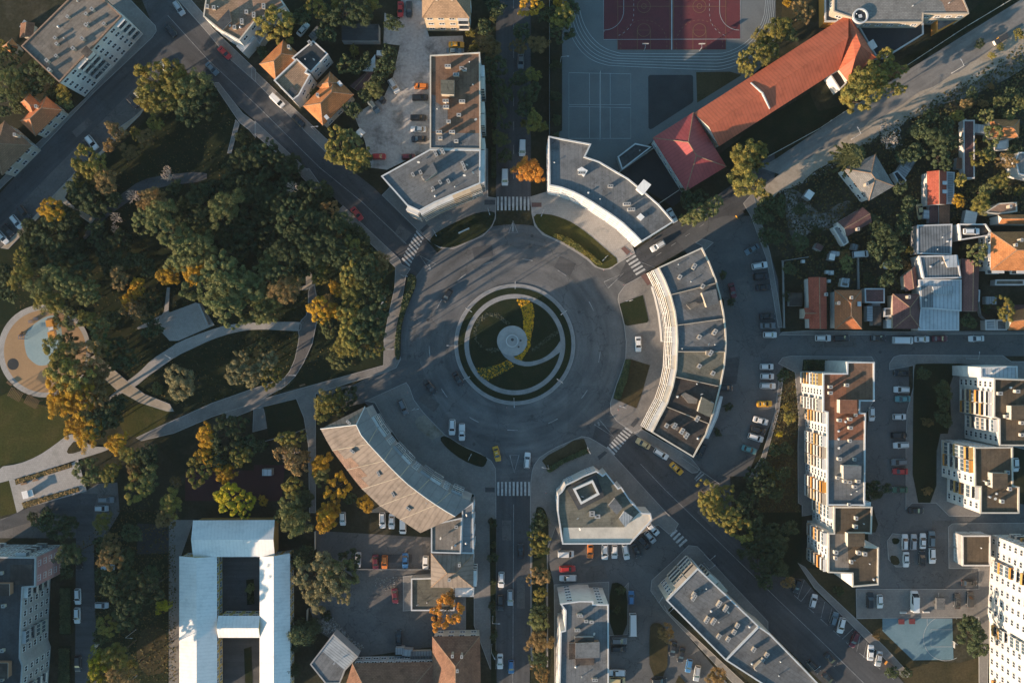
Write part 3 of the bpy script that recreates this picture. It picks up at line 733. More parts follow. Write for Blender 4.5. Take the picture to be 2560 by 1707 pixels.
# the monument disc
t = thing("monument_disc", "round pale concrete disc in the middle of the roundabout island", "monument", (*G((1280.5, 852)), .24))
mb = MB(); mb.prism(arc(0, 0, 38 * S, 0, 360, 56)[:-1], 0, .3); mb.obj("base", M['concrete'], t)
mb = MB(); a_, b_ = arc(0, 0, 15.8 * S, 0, 360, 40)[:-1], arc(0, 0, 13.6 * S, 0, 360, 40)[:-1]
mb.ring(a_, b_, .3, .62); mb.obj("raised_rim", M['coping'], t)
mb = MB(); mb.prism(b_, .3, .42); mb.obj("centre_plate", M['concrete'], t)
for x, y, r_, z in ((1280.9, 849, 3.7, .425), (1301.5, 851, 2.6, .305), (1296.5, 867, 2.6, .305)):
    mb = MB(); q = Vector(G((x, y))) - Vector(G((1280.5, 852)))
    mb.prism(arc(q.x, q.y, r_ * S, 0, 360, 20)[:-1], z, z + .02); mb.obj("drain_cover", M['iron'], t)
# manholes and small dark patches on the carriageway
for x, y in ((1520, 640), (1105, 905), (1330, 1040), (1448, 780), (1660, 940), (1370, 1220), (1185, 1110), (1330, 590), (1680, 1210), (1880, 620), (2200, 880), (1300, 1330), (1070, 800), (980, 1060)):
    mb = MB(); g_ = G((x, y)); mb.prism(arc(*g_, .45, 0, 360, 18)[:-1], 0, ROAD + .045); structure(mb.obj("manhole_cover", M['iron']))

# fallen leaves and rough growth, far too many to count
M['litter'] = mat('leaf_litter', (.12, .075, .025), (.06, .055, .02), .4, 3, 1, fine_amt=.3, island=.5)
M['tuft'] = mat('rough_grass', (.05, .058, .022), (.085, .075, .03), .3, 3, 1, fine_amt=.3, island=.5)
tag(card_scatter("fallen_leaves", raw("20,640 130,520 300,400 420,260 540,215 640,315 850,525 970,660 960,900 560,1000 200,1060 60,1000"), 5200, .22, [M['litter'], M['litter'], M['tuft']], .1, .08), "fallen autumn leaves scattered over the park lawns", "leaves")
tag(card_scatter("undergrowth", raw("1890,520 2200,330 2560,110 2560,560 2400,560 2290,640 2280,740 2010,730 1955,640"), 6500, .42, [M['tuft'], M['tuft'], M['litter']], .05, .5), "rough undergrowth between the houses of the upper right gardens", "undergrowth")
tag(card_scatter("undergrowth", T(3, 2, "130,280 240,270 280,680 265,900 265,1480 300,1560 -110,1560 -20,1050 70,650 110,340"), 1800, .3, [M['tuft'], M['tuft'], M['litter']], .05, .3), "rough grass on the strip left of the red-brown roofed block", "undergrowth")
tag(card_scatter("undergrowth", raw("0,1380 180,1375 340,1240 440,1260 440,1700 240,1700 235,1380"), 2500, .3, [M['tuft'], M['litter']], .05, .3), "dark rough grass under the tall trees left of the white school", "undergrowth")

def rubble(poly, n, lab, smin=.08, smax=.35):
    p = GW(poly)
    xs, ys = [q[0] for q in p], [q[1] for q in p]
    mb = MB()
    while n > 0:
        x, y = R.uniform(min(xs), max(xs)), R.uniform(min(ys), max(ys))
        if not inside((x, y), p):
            continue
        n -= 1
        s_ = R.uniform(smin, smax)
        mb.box((x, y, .05), (s_ * R.uniform(.6, 1.6), s_, s_ * .6), R.random() * 3.1, R.randrange(2))
    return tag(mb.obj("rubble", [M['concrete'], M['dirt']]), lab, "rubble", None, "stuff")
rubble(T(1, 3, "560,980 700,960 900,1180 1000,1230 930,1300 720,1100 640,1130"), 420, "broken stone and rubble beside the grey shed in the yard")
rubble(T(1, 3, "1100,600 1340,590 1345,640 1200,720 1080,680"), 160, "pale rubble along the low wall in the yard", .06, .25)
rubble(T(3, 1, "140,180 260,230 300,480 480,430 560,500 400,560 260,640 200,400"), 500, "pale stones and scrap strewn through the shaded garden", .1, .4)
rubble(T(3, 0, "1020,1100 1200,1130 1230,1330 1120,1400 1040,1330"), 260, "pale heap of cut branches and stones in the garden", .1, .45)
rubble(raw("1905,500 2010,440 2210,320 2400,208 2560,100 2560,112 2400,225 2215,338 2015,458"), 600, "stones and litter along the dirt verge of the diagonal road", .06, .3)
# ================================================================ buildings
WCACHE = {}
def win_mesh(wd, ht, glass='glass', mull=1):
    k = ('w', round(wd, 1), round(ht, 1), glass, mull)
    if k not in WCACHE:
        mb = MB()
        a, t = wd / 2, .09
        mb.box((0, .02, -.08), (wd + .24, .2, .07), 0, 0)                      # sill
        for x in [-a, a] + [(-a + wd * (i + 1) / (mull + 1)) for i in range(mull)]:
            mb.box((x, .03, 0), (t, .09, ht), 0, 0)
        mb.box((0, .028, 0), (wd, .085, t), 0, 0); mb.box((0, .028, ht - t), (wd, .085, t), 0, 0)
        mb.face([(-a, .024, .02), (a, .024, .02), (a, .024, ht - .02), (-a, .024, ht - .02)][::-1], 1)
        WCACHE[k] = mb.mesh("window", [M['frame'], M[glass]])
    return WCACHE[k]
def balc_mesh(wd, dp, ht, style, pm, top=False):
    k = ('b', round(wd, 1), dp, style, pm, top, round(ht, 1))
    if k not in WCACHE:
        mb = MB()
        a = wd / 2
        mb.box((0, dp / 2 + .01, -.12), (wd, dp, .14), 0, 0)                   # slab
        mb.box((0, dp - .05, .02), (wd - .04, .08, 1.0), 0, 1)                 # front panel
        for x in (-a + .06, a - .06):
            mb.box((x, dp / 2 - .04, .02), (.08, dp - .12, 1.0), 0, 1)
        mb.face([(-a + .4, .026, .05), (a - .4, .026, .05), (a - .4, .026, ht - .5), (-a + .4, .026, ht - .5)][::-1], 2)
        for x in (-a + .42, 0, a - .42):
            mb.box((x, .035, .05), (.09, .07, ht - .55), 0, 3)
        if top:
            mb.box((0, dp / 2 + .01, ht - .3), (wd, dp, .14), 0, 1)                # roof over the top balcony
        if style == 'glazed':
            mb.face([(-a + .1, dp - .06, 1.02), (a - .1, dp - .06, 1.02), (a - .1, dp - .06, ht - .16), (-a + .1, dp - .06, ht - .16)][::-1], 2)
            for x in (-a + .05, -a / 3, a / 3, a - .05):
                mb.box((x, dp - .05, 1.02), (.08, .08, ht - 1.2), 0, 3)
            for x in (-a + .06, a - .06):
                mb.box((x, dp / 2 - .04, 1.02), (.06, dp - .12, ht - 1.2), 0, 2)
        elif style == 'laundry':
            mb.box((0, dp + .06, .75), (wd * .6, .02, .5), 0, 4)
        WCACHE[k] = mb.mesh("balcony", [M['concrete'], M[pm], M['glass_blue' if style == 'glazed' else 'glass'], M['frame'], M['w_white']])
    return WCACHE[k]
def facade(root, poly, h, floors, pat, bay=3.1, pms=('w_white',), base=0.0, dp=1.15, minlen=4.0, all_=False, ground='w', glazed=.35, sel=None, loc=(0, 0)):
    """Windows and balconies on the walls that face the camera's axis, each a part of its own."""
    n = len(poly)
    fh = (h - base) / floors
    k = 0
    for i in range(n):
        a, b = Vector(poly[i]), Vector(poly[(i + 1) % n])
        L = (b - a).length
        u = (b - a) / max(L, 1e-6)
        nrm = Vector((u.y, -u.x))
        mid = (a + b) / 2
        if L < minlen and not (sel is not None and i in sel):
            continue
        if sel is not None:
            if i not in sel:
                continue
        elif not all_ and nrm.dot(-mid.normalized()) < .12:
            continue
        nb = max(1, int(L / bay))
        for j in range(nb):
            c = a + u * (L * (j + .5) / nb)
            ch = pat[k % len(pat)]
            k += 1
            rz = math.atan2(nrm.y, nrm.x) - math.pi / 2
            for f in range(floors):
                z = base + f * fh
                typ = ch
                if f == 0:
                    typ = ground if ch != '.' else '.'
                if typ == '.':
                    continue
                if typ == 'b':
                    st = 'glazed' if R.random() < glazed else ('laundry' if R.random() < .2 else 'open')
                    me = balc_mesh(L / nb * (.94 if len(pat) > 2 else .995), dp, fh, st, R.choice(pms), f == floors - 1)
                    link("balcony", me, root, (c.x + nrm.x * .01 - loc[0], c.y + nrm.y * .01 - loc[1], z + .15), rz)
                else:
                    wd = 1.5 if typ in 'wP' else (L / nb * .8 if typ == 'W' else .8)
                    me = win_mesh(wd, 1.5 if typ != 'W' else min(2.0, fh * .7), 'glass' if typ != 'W' else 'glass_sky_tone', 2 if typ == 'W' else 1)
                    link("window", me, root, (c.x + nrm.x * .01 - loc[0], c.y + nrm.y * .01 - loc[1], z + (fh - 1.45) * .6 if typ != 'W' else z + .3), rz)
CHC = {}
def chimney(root, p, z, ht=1.4, sx=.7, sy=1.1, rot=0.0, m='w_beige', loc=(0, 0), name="chimney"):
    k = (ht, sx, sy, m)
    if k not in CHC:
        mb = MB()
        mb.box((0, 0, -.05), (sx, sy, ht), 0, 0)
        mb.box((0, 0, ht - .05), (sx + .16, sy + .16, .1), 0, 1)
        nn = max(1, int(sy / .6))
        for i in range(nn):
            mb.box((0, (i + .5) * sy / nn - sy / 2, ht + .05), (sx * .45, sy / nn * .5, .012), 0, 2)
        CHC[k] = mb.mesh(name, [M[m], M['concrete'], M['iron']])
    return link(name, CHC[k], root, (p[0] - loc[0], p[1] - loc[1], z), rot)
def roofbox(root, quad, z, ht, wm='w_beige', rm='felt_grey', loc=(0, 0), name="stair_head"):
    p = [(x - loc[0], y - loc[1]) for x, y in ccw(quad)]
    mb = MB()
    mb.prism(p, z - .02, z + ht, 0, top=False)
    q = offset(p, .12)
    mb.prism(q, z + ht - .05, z + ht + .12, 1, mt=2, bottom=True)
    o = mb.obj(name, [M[wm], M['coping'], M[rm]], root)
    return o
def vents(root, poly, z, n, loc=(0, 0)):
    xs, ys = [q[0] for q in poly], [q[1] for q in poly]
    q = offset(poly, -1.2)
    t_ = 0
    while n > 0 and t_ < 400:
        t_ += 1
        x, y = R.uniform(min(xs), max(xs)), R.uniform(min(ys), max(ys))
        if not inside((x, y), q):
            continue
        n -= 1
        k = R.choice(['pipe', 'pipe', 'dish', 'cowl'])
        if k not in CHC:
            mb = MB()
            if k == 'pipe':
                mb.tube((0, 0, 0), (0, 0, .8), .1, .1, 8); mb.tube((0, 0, .8), (0, 0, .95), .2, .05, 8)
            elif k == 'cowl':
                mb.box((0, 0, 0), (.5, .5, .35)); mb.tube((0, 0, .35), (0, 0, .7), .22, .22, 10); mb.tube((0, 0, .7), (0, 0, .85), .32, .1, 10)
            else:
                mb.tube((0, 0, 0), (0, 0, .9), .04, .04, 6); mb.tube((0, 0, .9), (-.12, -.1, 1.0), .12, .42, 12)
            CHC[k] = mb.mesh("vent", [M['steel']])
        link({"dish": "satellite_dish", "pipe": "vent_pipe", "cowl": "vent_cowl"}[k], CHC[k], root, (x - loc[0], y - loc[1], z), R.random() * 6)
def block(name, label, roofpx, h, wall='w_cream', roof='felt_grey', par=.45, parm='coping', fl=0, pat='wwb', bay=3.1, pms=('w_white',), chim=(), chz=(1.4, .7, 1.1), boxes=(), nv=4, cat="building", group=None, glazed=.35, z0=0.0, rot=None, base=0.0, sel=None, secs=(), dp=1.15, parw=.32, chm='w_beige', ground='w', minlen=4.0):
    """Flat-roofed building from the outline of its roof as measured on the photograph at height h."""
    P = ccw(GW(roofpx, h))
    loc = (sum(p[0] for p in P) / len(P), sum(p[1] for p in P) / len(P))
    root = thing(name, label, cat, (*loc, z0), 0, group)
    Q = [(x - loc[0], y - loc[1]) for x, y in P]
    if rot is None:
        i = max(range(len(Q)), key=lambda i: math.dist(Q[i], Q[i - 1]))
        rot = math.atan2(Q[i][1] - Q[i - 1][1], Q[i][0] - Q[i - 1][0])
    mb = MB(); mb.prism(Q, 0, h - .02, 0, top=False); mb.obj("wall", M[wall], root)
    mb = MB(); mb.face([(*q, h) for q in offset(Q, -.02)]); mb.obj("roof", M[roof], root, uvrot=rot)
    if par:
        mb = MB(); mb.ring(offset(Q, .05), offset(Q, -parw), h - .15, h + par); mb.obj("parapet", M[parm], root)
    for sp, sm in secs:                                   # roof sections of another covering
        mb = MB(); mb.face([(p[0] - loc[0], p[1] - loc[1], h + .012) for p in ccw(GW(sp, h))]); mb.obj("roof_section", M[sm], root, uvrot=rot)
    if fl:
        facade(root, P, h - .2, fl, pat, bay, pms, base, dp, minlen, glazed=glazed, sel=sel, loc=loc, ground=ground)
    for c in chim:
        chimney(root, G(c, h + 1), h, *(R.choice([(chz[0], chz[1], chz[2]), (chz[0] * .8, chz[1], chz[2] * .7)])), rot, chm, loc)
    for q, bh, wm, rm in boxes:
        roofbox(root, GW(q, h + bh), h, bh, wm, rm, loc)
    if nv:
        vents(root, P, h, nv, loc)
    return root, P, loc
def pitched(name, label, quadpx, eave, rise, kind='hip', roof='tile_orange', wall='w_cream', over=.5, cat="house", fl=0, pat='w', bay=3.0, chim=(), group=None, root=None, ridge=True, dormer=(), skew=0, chm='w_beige'):
    """House with a hipped, gabled or pyramid roof over four eave corners."""
    P = ccw(GW(quadpx, eave))
    if math.dist(P[0], P[1]) + math.dist(P[2], P[3]) < math.dist(P[1], P[2]) + math.dist(P[3], P[0]):
        P = P[1:] + P[:1]
    if root is None:
        loc = (sum(p[0] for p in P) / 4, sum(p[1] for p in P) / 4)
        root = thing(name, label, cat, (*loc, 0), 0, group)
    else:
        loc = (root.location.x, root.location.y)
    A = [Vector((p[0] - loc[0], p[1] - loc[1], eave)) for p in P]
    Q = offset([(p.x, p.y) for p in A], -over)
    mb = MB(); mb.prism(Q, 0, eave - .02, 0, top=False)
    short = (math.dist(P[1], P[2]) + math.dist(P[3], P[0])) / 2
    long_ = (math.dist(P[0], P[1]) + math.dist(P[2], P[3])) / 2
    ins = min(short / 2, long_ / 2 - .05) / long_ if kind == 'hip' else 0.0
    up = Vector((0, 0, rise))
    m1, m2 = (A[1] + A[2]) / 2, (A[3] + A[0]) / 2
    r1, r2 = m1.lerp(m2, ins) + up, m2.lerp(m1, ins) + up
    if kind == 'gable':
        for tri_ in ((A[1], A[2], r1), (A[3], A[0], r2)):
            c = sum(tri_, Vector()) / 3
            mb.face([c + (v - c) * .93 - Vector((0, 0, .03)) for v in tri_], 0)
    mb.obj("wall", M[wall], root)
    mb = MB()
    mb.face([A[0], A[1], r1, r2]); mb.face([A[2], A[3], r2, r1])
    if kind == 'hip':
        mb.face([A[1], A[2], r1]); mb.face([A[3], A[0], r2])
    e = Vector((0, 0, -.16))
    for i in range(4):
        mb.face([A[i] + e, A[(i + 1) % 4] + e, A[(i + 1) % 4], A[i]], 1)
    mb.face([A[3] + e, A[2] + e, A[1] + e, A[0] + e], 1)
    ro = mb.obj("roof", [M[roof], M['wood']], root)
    if ridge:
        rb = MB()
        segs = [(r1, r2)] + ([(A[1], r1), (A[2], r1), (A[3], r2), (A[0], r2)] if kind == 'hip' else [])
        for s0, s1 in segs:
            rb.tube(s0 + Vector((0, 0, .02)), s1 + Vector((0, 0, .02)), .13, .13, 5, 0, False)
        rb.obj("ridge_tiles", M['tile_tan' if roof not in ('roof_red', 'metal_white') else roof], ro)
    if fl:
        facade(root, [(q[0] + loc[0], q[1] + loc[1]) for q in Q], eave - .1, fl, pat, bay, loc=loc, ground='w', minlen=3)
    for c in chim:
        g_ = G(c, eave + rise * .8)
        chimney(root, g_, eave + rise * .25, rise * .75 + .5, .6, .8, 0, chm, loc)
    for c, rot in dormer:
        g_ = G(c, eave + rise * .5)
        mb = MB(); mb.box((g_[0] - loc[0], g_[1] - loc[1], eave + rise * .2), (1.0, 1.3, rise * .45), rot); mb.obj("skylight", M['coping'], root)
    return root
t = T
# --- upper left
block("apartment_block", "grey-roofed apartment block with white facade and loggias in the upper left corner", t(0, 0, "655,-20 200,430 550,762 1120,153 930,-30"), 15.2, 'w_white', 'felt_tan', .5, 'tile_pink', 5, 'wwbbw', 2.9, ('w_white', 'w_grey', 'w_white'), t(0, 0, "620,155 850,90 790,130 795,235 955,220 505,350 520,405 760,360 675,450 515,515 435,560 455,645"), (1.5, .7, .9), nv=4, sel=None,
      boxes=[(t(0, 0, "745,480 795,425 850,480 800,535"), 1.9, 'w_white', 'felt_dark')])
r_ = pitched("house", "cross-hipped orange tile house by the street in the upper left", t(0, 0, "185,1112 325,1252 572,1010 425,885"), 6, 3, 'hip', 'tile_terra', chim=t(0, 0, "345,985"), fl=2)
pitched("house", None, t(0, 0, "188,945 270,855 400,985 320,1075"), 6, 2.6, 'hip', 'tile_terra', root=r_)
pitched("house", "brown hipped house cut by the left edge of the photo", t(0, 0, "42,1112 292,1335 20,1610 -240,1345"), 7, 3.2, 'hip', 'tile_brown', fl=2, chim=t(0, 0, "150,1245"))
pitched("house", "small ochre house behind the grey-roofed block at the left edge", t(0, 0, "110,355 170,430 120,500 20,430"), 4, 2, 'hip', 'tile_orange')
pitched("shed", "low brown shed in the shaded yard of the upper left block", t(0, 0, "190,215 320,210 300,330 180,350"), 2.8, .8, 'gable', 'tile_old', cat="shed")
rr, P_, l_ = block("tan_terrace_block", "pink and tan roofed town house with many skylights at the top edge", t(0, 0, "1895,-30 1868,155 2015,275 2200,378 2350,190 2620,60 2560,-40"), 11, 'w_white', 'tile_tan', .3, 'w_cream', 3, 'w', 3, chim=t(0, 0, "1960,70 1900,60 2090,150 2150,250 2260,110 2220,200 2330,140 2420,60"), chz=(1.2, .8, 1.4), nv=3, secs=[(t(0, 0, "2190,60 2205,372 2350,190 2610,60 2550,-30 2180,-30"), 'tile_pink')],
      boxes=[(t(0, 0, "1990,215 2100,95 2120,195 2040,275"), 1.6, 'tile_pink', 'felt_charcoal')])
block("annex", "white flat-roofed annex beside the pink roofed town house", t(0, 0, "2172,428 2290,302 2352,345 2230,482"), 6, 'w_white', 'metal_white', .2, nv=1)
block("glasshouse", "small white framed annex under the olive tree at the top", t(1, 0, "0,365 55,285 100,310 35,410"), 4, 'w_white', 'metal_grey', .15, nv=0, cat="annex")
block("white_villa", "white villa corner behind the olive tree at the top edge", t(1, 0, "-10,30 60,-30 230,10 280,110 200,140 60,80"), 9, 'w_white', 'felt_charcoal', .4, nv=3, chim=t(1, 0, "70,70"))
# --- the houses along the diagonal street
pitched("house", "orange pyramid roofed house behind the white terrace house", t(1, 0, "250,368 30,590 185,745 420,520"), 7, 2.8, 'hip', 'tile_orange', chim=t(1, 0, "305,440"), fl=2)
block("terrace_house", "white house with a tan tiled roof terrace on the diagonal street", t(1, 0, "378,545 168,745 345,925 400,880 505,690 462,672 480,640"), 8.5, 'w_white', 'tile_tan', .7, 'w_white', 2, 'w', 2.6, nv=0, boxes=[(t(1, 0, "285,865 330,800 380,845 335,895"), .3, 'w_white', 'felt_charcoal')])
block("grey_roof_house", "white walled house with a dark metal roof behind the terrace house", t(1, 0, "525,375 330,535 505,668 662,500"), 8, 'w_white', 'felt_charcoal', .25, 'w_white', 2, 'w', 3, nv=2, chim=t(1, 0, "495,395"), chm='w_white')
oh = pitched("house", "bright orange L-shaped tile house beside the gravel yard", t(1, 0, "430,975 615,1155 900,870 710,690"), 6, 3.0, 'hip', 'tile_orange', fl=2, chim=t(1, 0, "570,880"), dormer=[(px(1, 0, 650, 1080), .7), (px(1, 0, 770, 770), .7)])
pitched("house", None, t(1, 0, "550,790 678,660 800,775 690,880"), 6, 2.4, 'hip', 'tile_orange', root=oh)
block("shed", "low grey flat-roofed shed in the dark garden", t(1, 0, "788,215 1126,225 1126,375 788,375"), 3.6, 'w_grey', 'felt_charcoal', 0, nv=0, cat="shed")
pitched("canopy", "white lean-to roof in the bushes left of the gravel yard", t(1, 0, "985,640 1095,500 1098,660 980,655"), 2.6, .4, 'gable', 'metal_white', cat="shed")
pitched("canopy", "white square tarpaulin shelter beside the gravel yard", t(1, 0, "905,1230 955,1175 1008,1220 965,1265"), 2.4, .5, 'gable', 'metal_white', cat="shelter", ridge=False)
pitched("shed", "long brown garden shed left of the white estate car", t(1, 0, "860,790 990,680 1080,660 950,850"), 2.8, .7, 'gable', 'tile_wine', cat="shed")
pitched("town_house", "cream town house with a tan hipped roof at the top edge", t(1, 0, "1522,-110 1525,165 1962,168 1975,-110"), 12.5, 4, 'hip', 'tile_tan', 'w_tanwall', .4, cat="building", fl=3, pat='wwwb', bay=2.6, chim=t(1, 0, "1660,0 1800,0"))
# --- the slab and fan building above the roundabout
NB = t(1, 0, "1598,512 2056,485 2062,1375 1597,1370")
block("slab_block", "long flat-roofed slab with a brown roof beside the gravel yard", NB, 17, 'w_cream', 'felt_brown', .35, 'w_cream', 6, 'bbw', 3.2, ('w_white', 'w_cream'), t(1, 0, "1762,612 1888,628 1915,642 1838,690 1725,755 1742,930 1745,985 1892,935 1862,1057 1768,1118 1838,1298 1692,1270 1680,1215 1800,1215"), (1.6, .7, 1.5), nv=5,
      boxes=[(t(1, 0, "1700,740 1818,742 1815,868 1700,862"), 2.7, 'w_beige', 'felt_olive')], secs=[(t(1, 0, "1600,1220 2058,1225 2060,1372 1600,1368"), 'felt_grey'), (t(1, 0, "1608,870 1650,880 1650,940 1760,1000 1760,1140 1640,1210 1608,1210"), 'felt_grey')])
FAN = t(1, 0, "1599,1373 2060,1377") + t(1, 1, "2058,118 1960,160 1800,225 1640,295 1500,372 1390,322 1150,52")
block("fan_block", "fan-shaped flat-roofed block with a curved front above the roundabout", FAN, 17, 'w_white', 'felt_grey', .4, 'coping', 6, 'bb', 3.4, ('w_white', 'w_cream', 'w_tanwall', 'w_beige'), [px(1, 1, *p) for p in pts("1440,35 1510,15 1535,65 1625,165 1690,105 1765,95")] + t(1, 0, "1650,1412 1715,1390 1690,1395 1900,1510 1915,1550"), (1.3, .6, 1.5), nv=7,
      boxes=[(t(1, 1, "1530,50 1620,-70 1660,10 1555,90"), 2.2, 'w_beige', 'felt_grey')], minlen=3)
# --- the curved building upper right of the roundabout
NE = t(2, 1, "335,-312 725,-240 668,-125 800,-80 940,2 1065,75 1205,190 1345,312 1482,470 1186,655 1110,575 1010,482 900,402 750,305 650,245 560,200 450,160 342,138")
block("curved_block", "curved white-fronted block with a grey roof upper right of the roundabout", NE, 14, 'w_white', 'felt_grey', .8, 'coping', 4, 'WWW', 3.0, nv=3, ground='W', chim=[px(2, 1, *p) for p in pts("905,140 1095,355 1055,305 640,20")], chz=(1.3, .7, 1.9), chm='w_white', minlen=3.0,
      boxes=[(t(2, 1, "1145,160 1210,85 1272,130 1205,215"), 2.6, 'w_white', 'metal_white'), (t(2, 1, "1148,425 1180,395 1212,425 1182,455"), .9, 'w_white', 'metal_white'), (t(2, 1, "605,-10 640,-30 690,0 660,50"), 1.2, 'w_white', 'metal_white')])
# --- school
rs = pitched("school_building", "long school with a red metal roof and hipped cross wings", t(2, 0, "1670,1040 3090,130 3000,640 1900,1345"), 7.5, 3.6, 'gable', 'roof_red', 'w_cream', .6, cat="school", fl=2, pat='w', bay=3)
pitched("school_building", None, t(2, 0, "1290,1267 1665,1032 1968,1530 1597,1755"), 7.6, 4.2, 'hip', 'roof_crimson', 'w_white', .5, root=rs, fl=2, bay=2.5)
pitched("school_building", None, t(3, 0, "740,130 988,528 740,755 650,640"), 7.6, 3.9, 'hip', 'roof_red', 'w_cream', .5, root=rs)
mb = MB()
fw1, fw2, fw3 = G(px(2, 0, 2195, 757), 9), G(px(2, 0, 2300, 862), 11.4), G(px(2, 0, 2372, 995), 9)
for a, b, z1, z2 in ((fw1, fw2, 8.2, 11.5), (fw2, fw3, 11.5, 8.2)):
    L_ = rs.location
    d_ = Vector((b[0] - a[0], b[1] - a[1])).normalized(); n_ = Vector((-d_.y, d_.x)) * .17
    q = [(a[0] - n_.x - L_.x, a[1] - n_.y - L_.y), (b[0] - n_.x - L_.x, b[1] - n_.y - L_.y), (b[0] + n_.x - L_.x, b[1] + n_.y - L_.y), (a[0] + n_.x - L_.x, a[1] + n_.y - L_.y)]
    zz = [z1, z2, z2, z1]
    mb.face([(*q[i], zz[i] + .5) for i in range(4)])
    for i in range(4):
        j = (i + 1) % 4
        mb.face([(*q[i], zz[i] - 1), (*q[j], zz[j] - 1), (*q[j], zz[j] + .5), (*q[i], zz[i] + .5)])
mb.obj("fire_wall", M['coping'], rs)
block("school_annex", "white walled flat annex in the courtyard behind the red school roof", t(3, 0, "565,690 648,640 720,765 655,830"), 5, 'w_white', 'felt_dark', .5, 'w_white', nv=0, cat="annex")
block("school_hall", "big brown-roofed school hall at the top edge behind the red roof", t(3, 0, "605,-60 600,108 880,208 1420,208 1428,132 1842,130 1835,90 1770,-60"), 9, 'w_beige', 'tile_grey', .2, 'w_beige', nv=3, rot=0.0, cat="school", fl=2, pat='w', secs=[(t(3, 0, "1480,-50 1600,20 1640,125 1835,125 1765,-50"), 'tile_pink')])
block("school_wing", "low dark flat-roofed wing with a white parapet beside the school hall", t(3, 0, "830,255 880,215 1420,215 1422,320 1120,505 985,520"), 4.2, 'w_grey', 'rubber', .5, 'coping', nv=0, cat="school", boxes=[(t(3, 0, "915,400 962,368 1000,430 955,462"), 1.2, 'w_white', 'metal_white')])
block("school_porch", "narrow porch with an orange wall left of the school hall", t(3, 0, "518,-60 520,205 640,205 638,110 600,105 600,-60"), 5, 'w_orange', 'felt_grey', .5, 'coping', nv=0, cat="porch")
block("orange_wing", "small grey-roofed wing with an orange fascia right of the school hall", t(3, 0, "1545,160 1725,158 1830,142 1545,300"), 3.5, 'w_orange', 'felt_grey', .3, 'w_orange', nv=0, cat="annex")
tw = thing("round_tower", "round white stair tower with an open ring top beside the school hall", "tower", (*G(px(3, 0, 842, 155), 9), 0))
mb = MB(); mb.prism(arc(0, 0, 2.0, 0, 360, 32)[:-1], 0, 9.0, 0); mb.obj("wall", M['w_white'], tw)
mb = MB(); mb.ring(arc(0, 0, 2.15, 0, 360, 32)[:-1], arc(0, 0, 1.75, 0, 360, 32)[:-1], 9.0, 9.8); mb.obj("parapet", M['coping'], tw)
mb = MB(); mb.prism(arc(0, 0, 1.74, 0, 360, 32)[:-1], 9.0, 9.06); mb.obj("roof", M['felt_charcoal'], tw)
mb = MB(); mb.box((0, 0, 9.06), (.9, .9, .5), .2); mb.obj("hatch", M['coping'], tw)
block("flat_annex", "dark flat-roofed link between curved block and school", t(2, 0, "970,1440 1130,1318 1280,1350 1010,1560"), 3.5, 'w_grey', 'felt_charcoal', .2, nv=1, cat="annex")
# --- the curved building right of the roundabout
E_out = t(2, 1, "1742,705 1810,840 1872,1000 1912,1150 1942,1300 1960,1450 1966,1568") + t(2, 2, "1962,90 1950,220 1912,415 1850,650 1780,850 1662,1060")
E_in = t(2, 2, "1280,830 1350,690 1420,560 1470,410 1502,250") + t(2, 1, "1514,1570 1508,1430 1490,1290 1450,1140 1400,1010 1340,890")
er, EP, el = block("curved_block", "long curved block with balconies and a sectioned roof right of the roundabout", E_out + E_in, 17.5, 'w_white', 'felt_grey', .55, 'w_cream', 6, 'b', 3.3, ('w_white', 'w_white', 'w_white', 'w_cream'), t(2, 1, "1670,880 1540,975 1750,1060 1850,1190 1860,1480 1720,1525") + t(2, 2, "1820,105 1720,225 1845,290 1640,515 1830,570 1700,705 1490,770 1600,860 1420,770 1560,820"), (1.6, .8, 1.5), nv=10,
      secs=[(t(2, 2, "1495,325 1910,415 1850,650 1780,850 1665,1055 1285,828 1350,690 1425,560"), 'felt_dark'), (t(2, 2, "1520,95 1955,95 1948,220 1912,405 1500,318"), 'felt_olive')],
      boxes=[(t(2, 1, "1745,1120 1870,1090 1890,1210 1790,1250"), 2.4, 'w_beige', 'felt_grey'), (t(2, 2, "1710,640 1745,510 1850,570 1820,690"), 2.3, 'w_cream', 'felt_olive'), (t(2, 2, "1560,490 1590,470 1700,530 1690,565 1620,560"), 1.3, 'w_tanwall', 'felt_tan'), (t(2, 2, "1570,850 1600,825 1630,850 1600,895"), 1.4, 'w_tanwall', 'felt_tan'), (t(2, 2, "1455,765 1480,750 1530,785 1515,810"), 1.1, 'w_beige', 'felt_tan'), (t(2, 1, "1605,1230 1680,1205 1720,1225 1640,1270"), .9, 'w_tanwall', 'felt_tan'), (t(2, 2, "1785,85 1860,85 1855,120 1785,120"), 1.2, 'w_beige', 'felt_tan')], glazed=.5, minlen=3)
for q in ([px(2, 1, 1455, 1140), px(2, 1, 1880, 1030)], [px(2, 1, 1505, 1420), px(2, 1, 1935, 1360)], [px(2, 2, 1515, 92), px(2, 2, 1958, 92)], [px(2, 2, 1495, 322), px(2, 2, 1910, 412)], [px(2, 2, 1415, 595), px(2, 2, 1812, 755)]):
    a, b = [Vector(v) for v in GW(q, 17.5)]
    m_ = (a + b) / 2
    mb = MB(); mb.box((m_.x - el[0], m_.y - el[1], 17.5), ((b - a).length - .5, .22, .6), math.atan2((b - a).y, (b - a).x)); mb.obj("fire_wall", M['w_beige'], er)
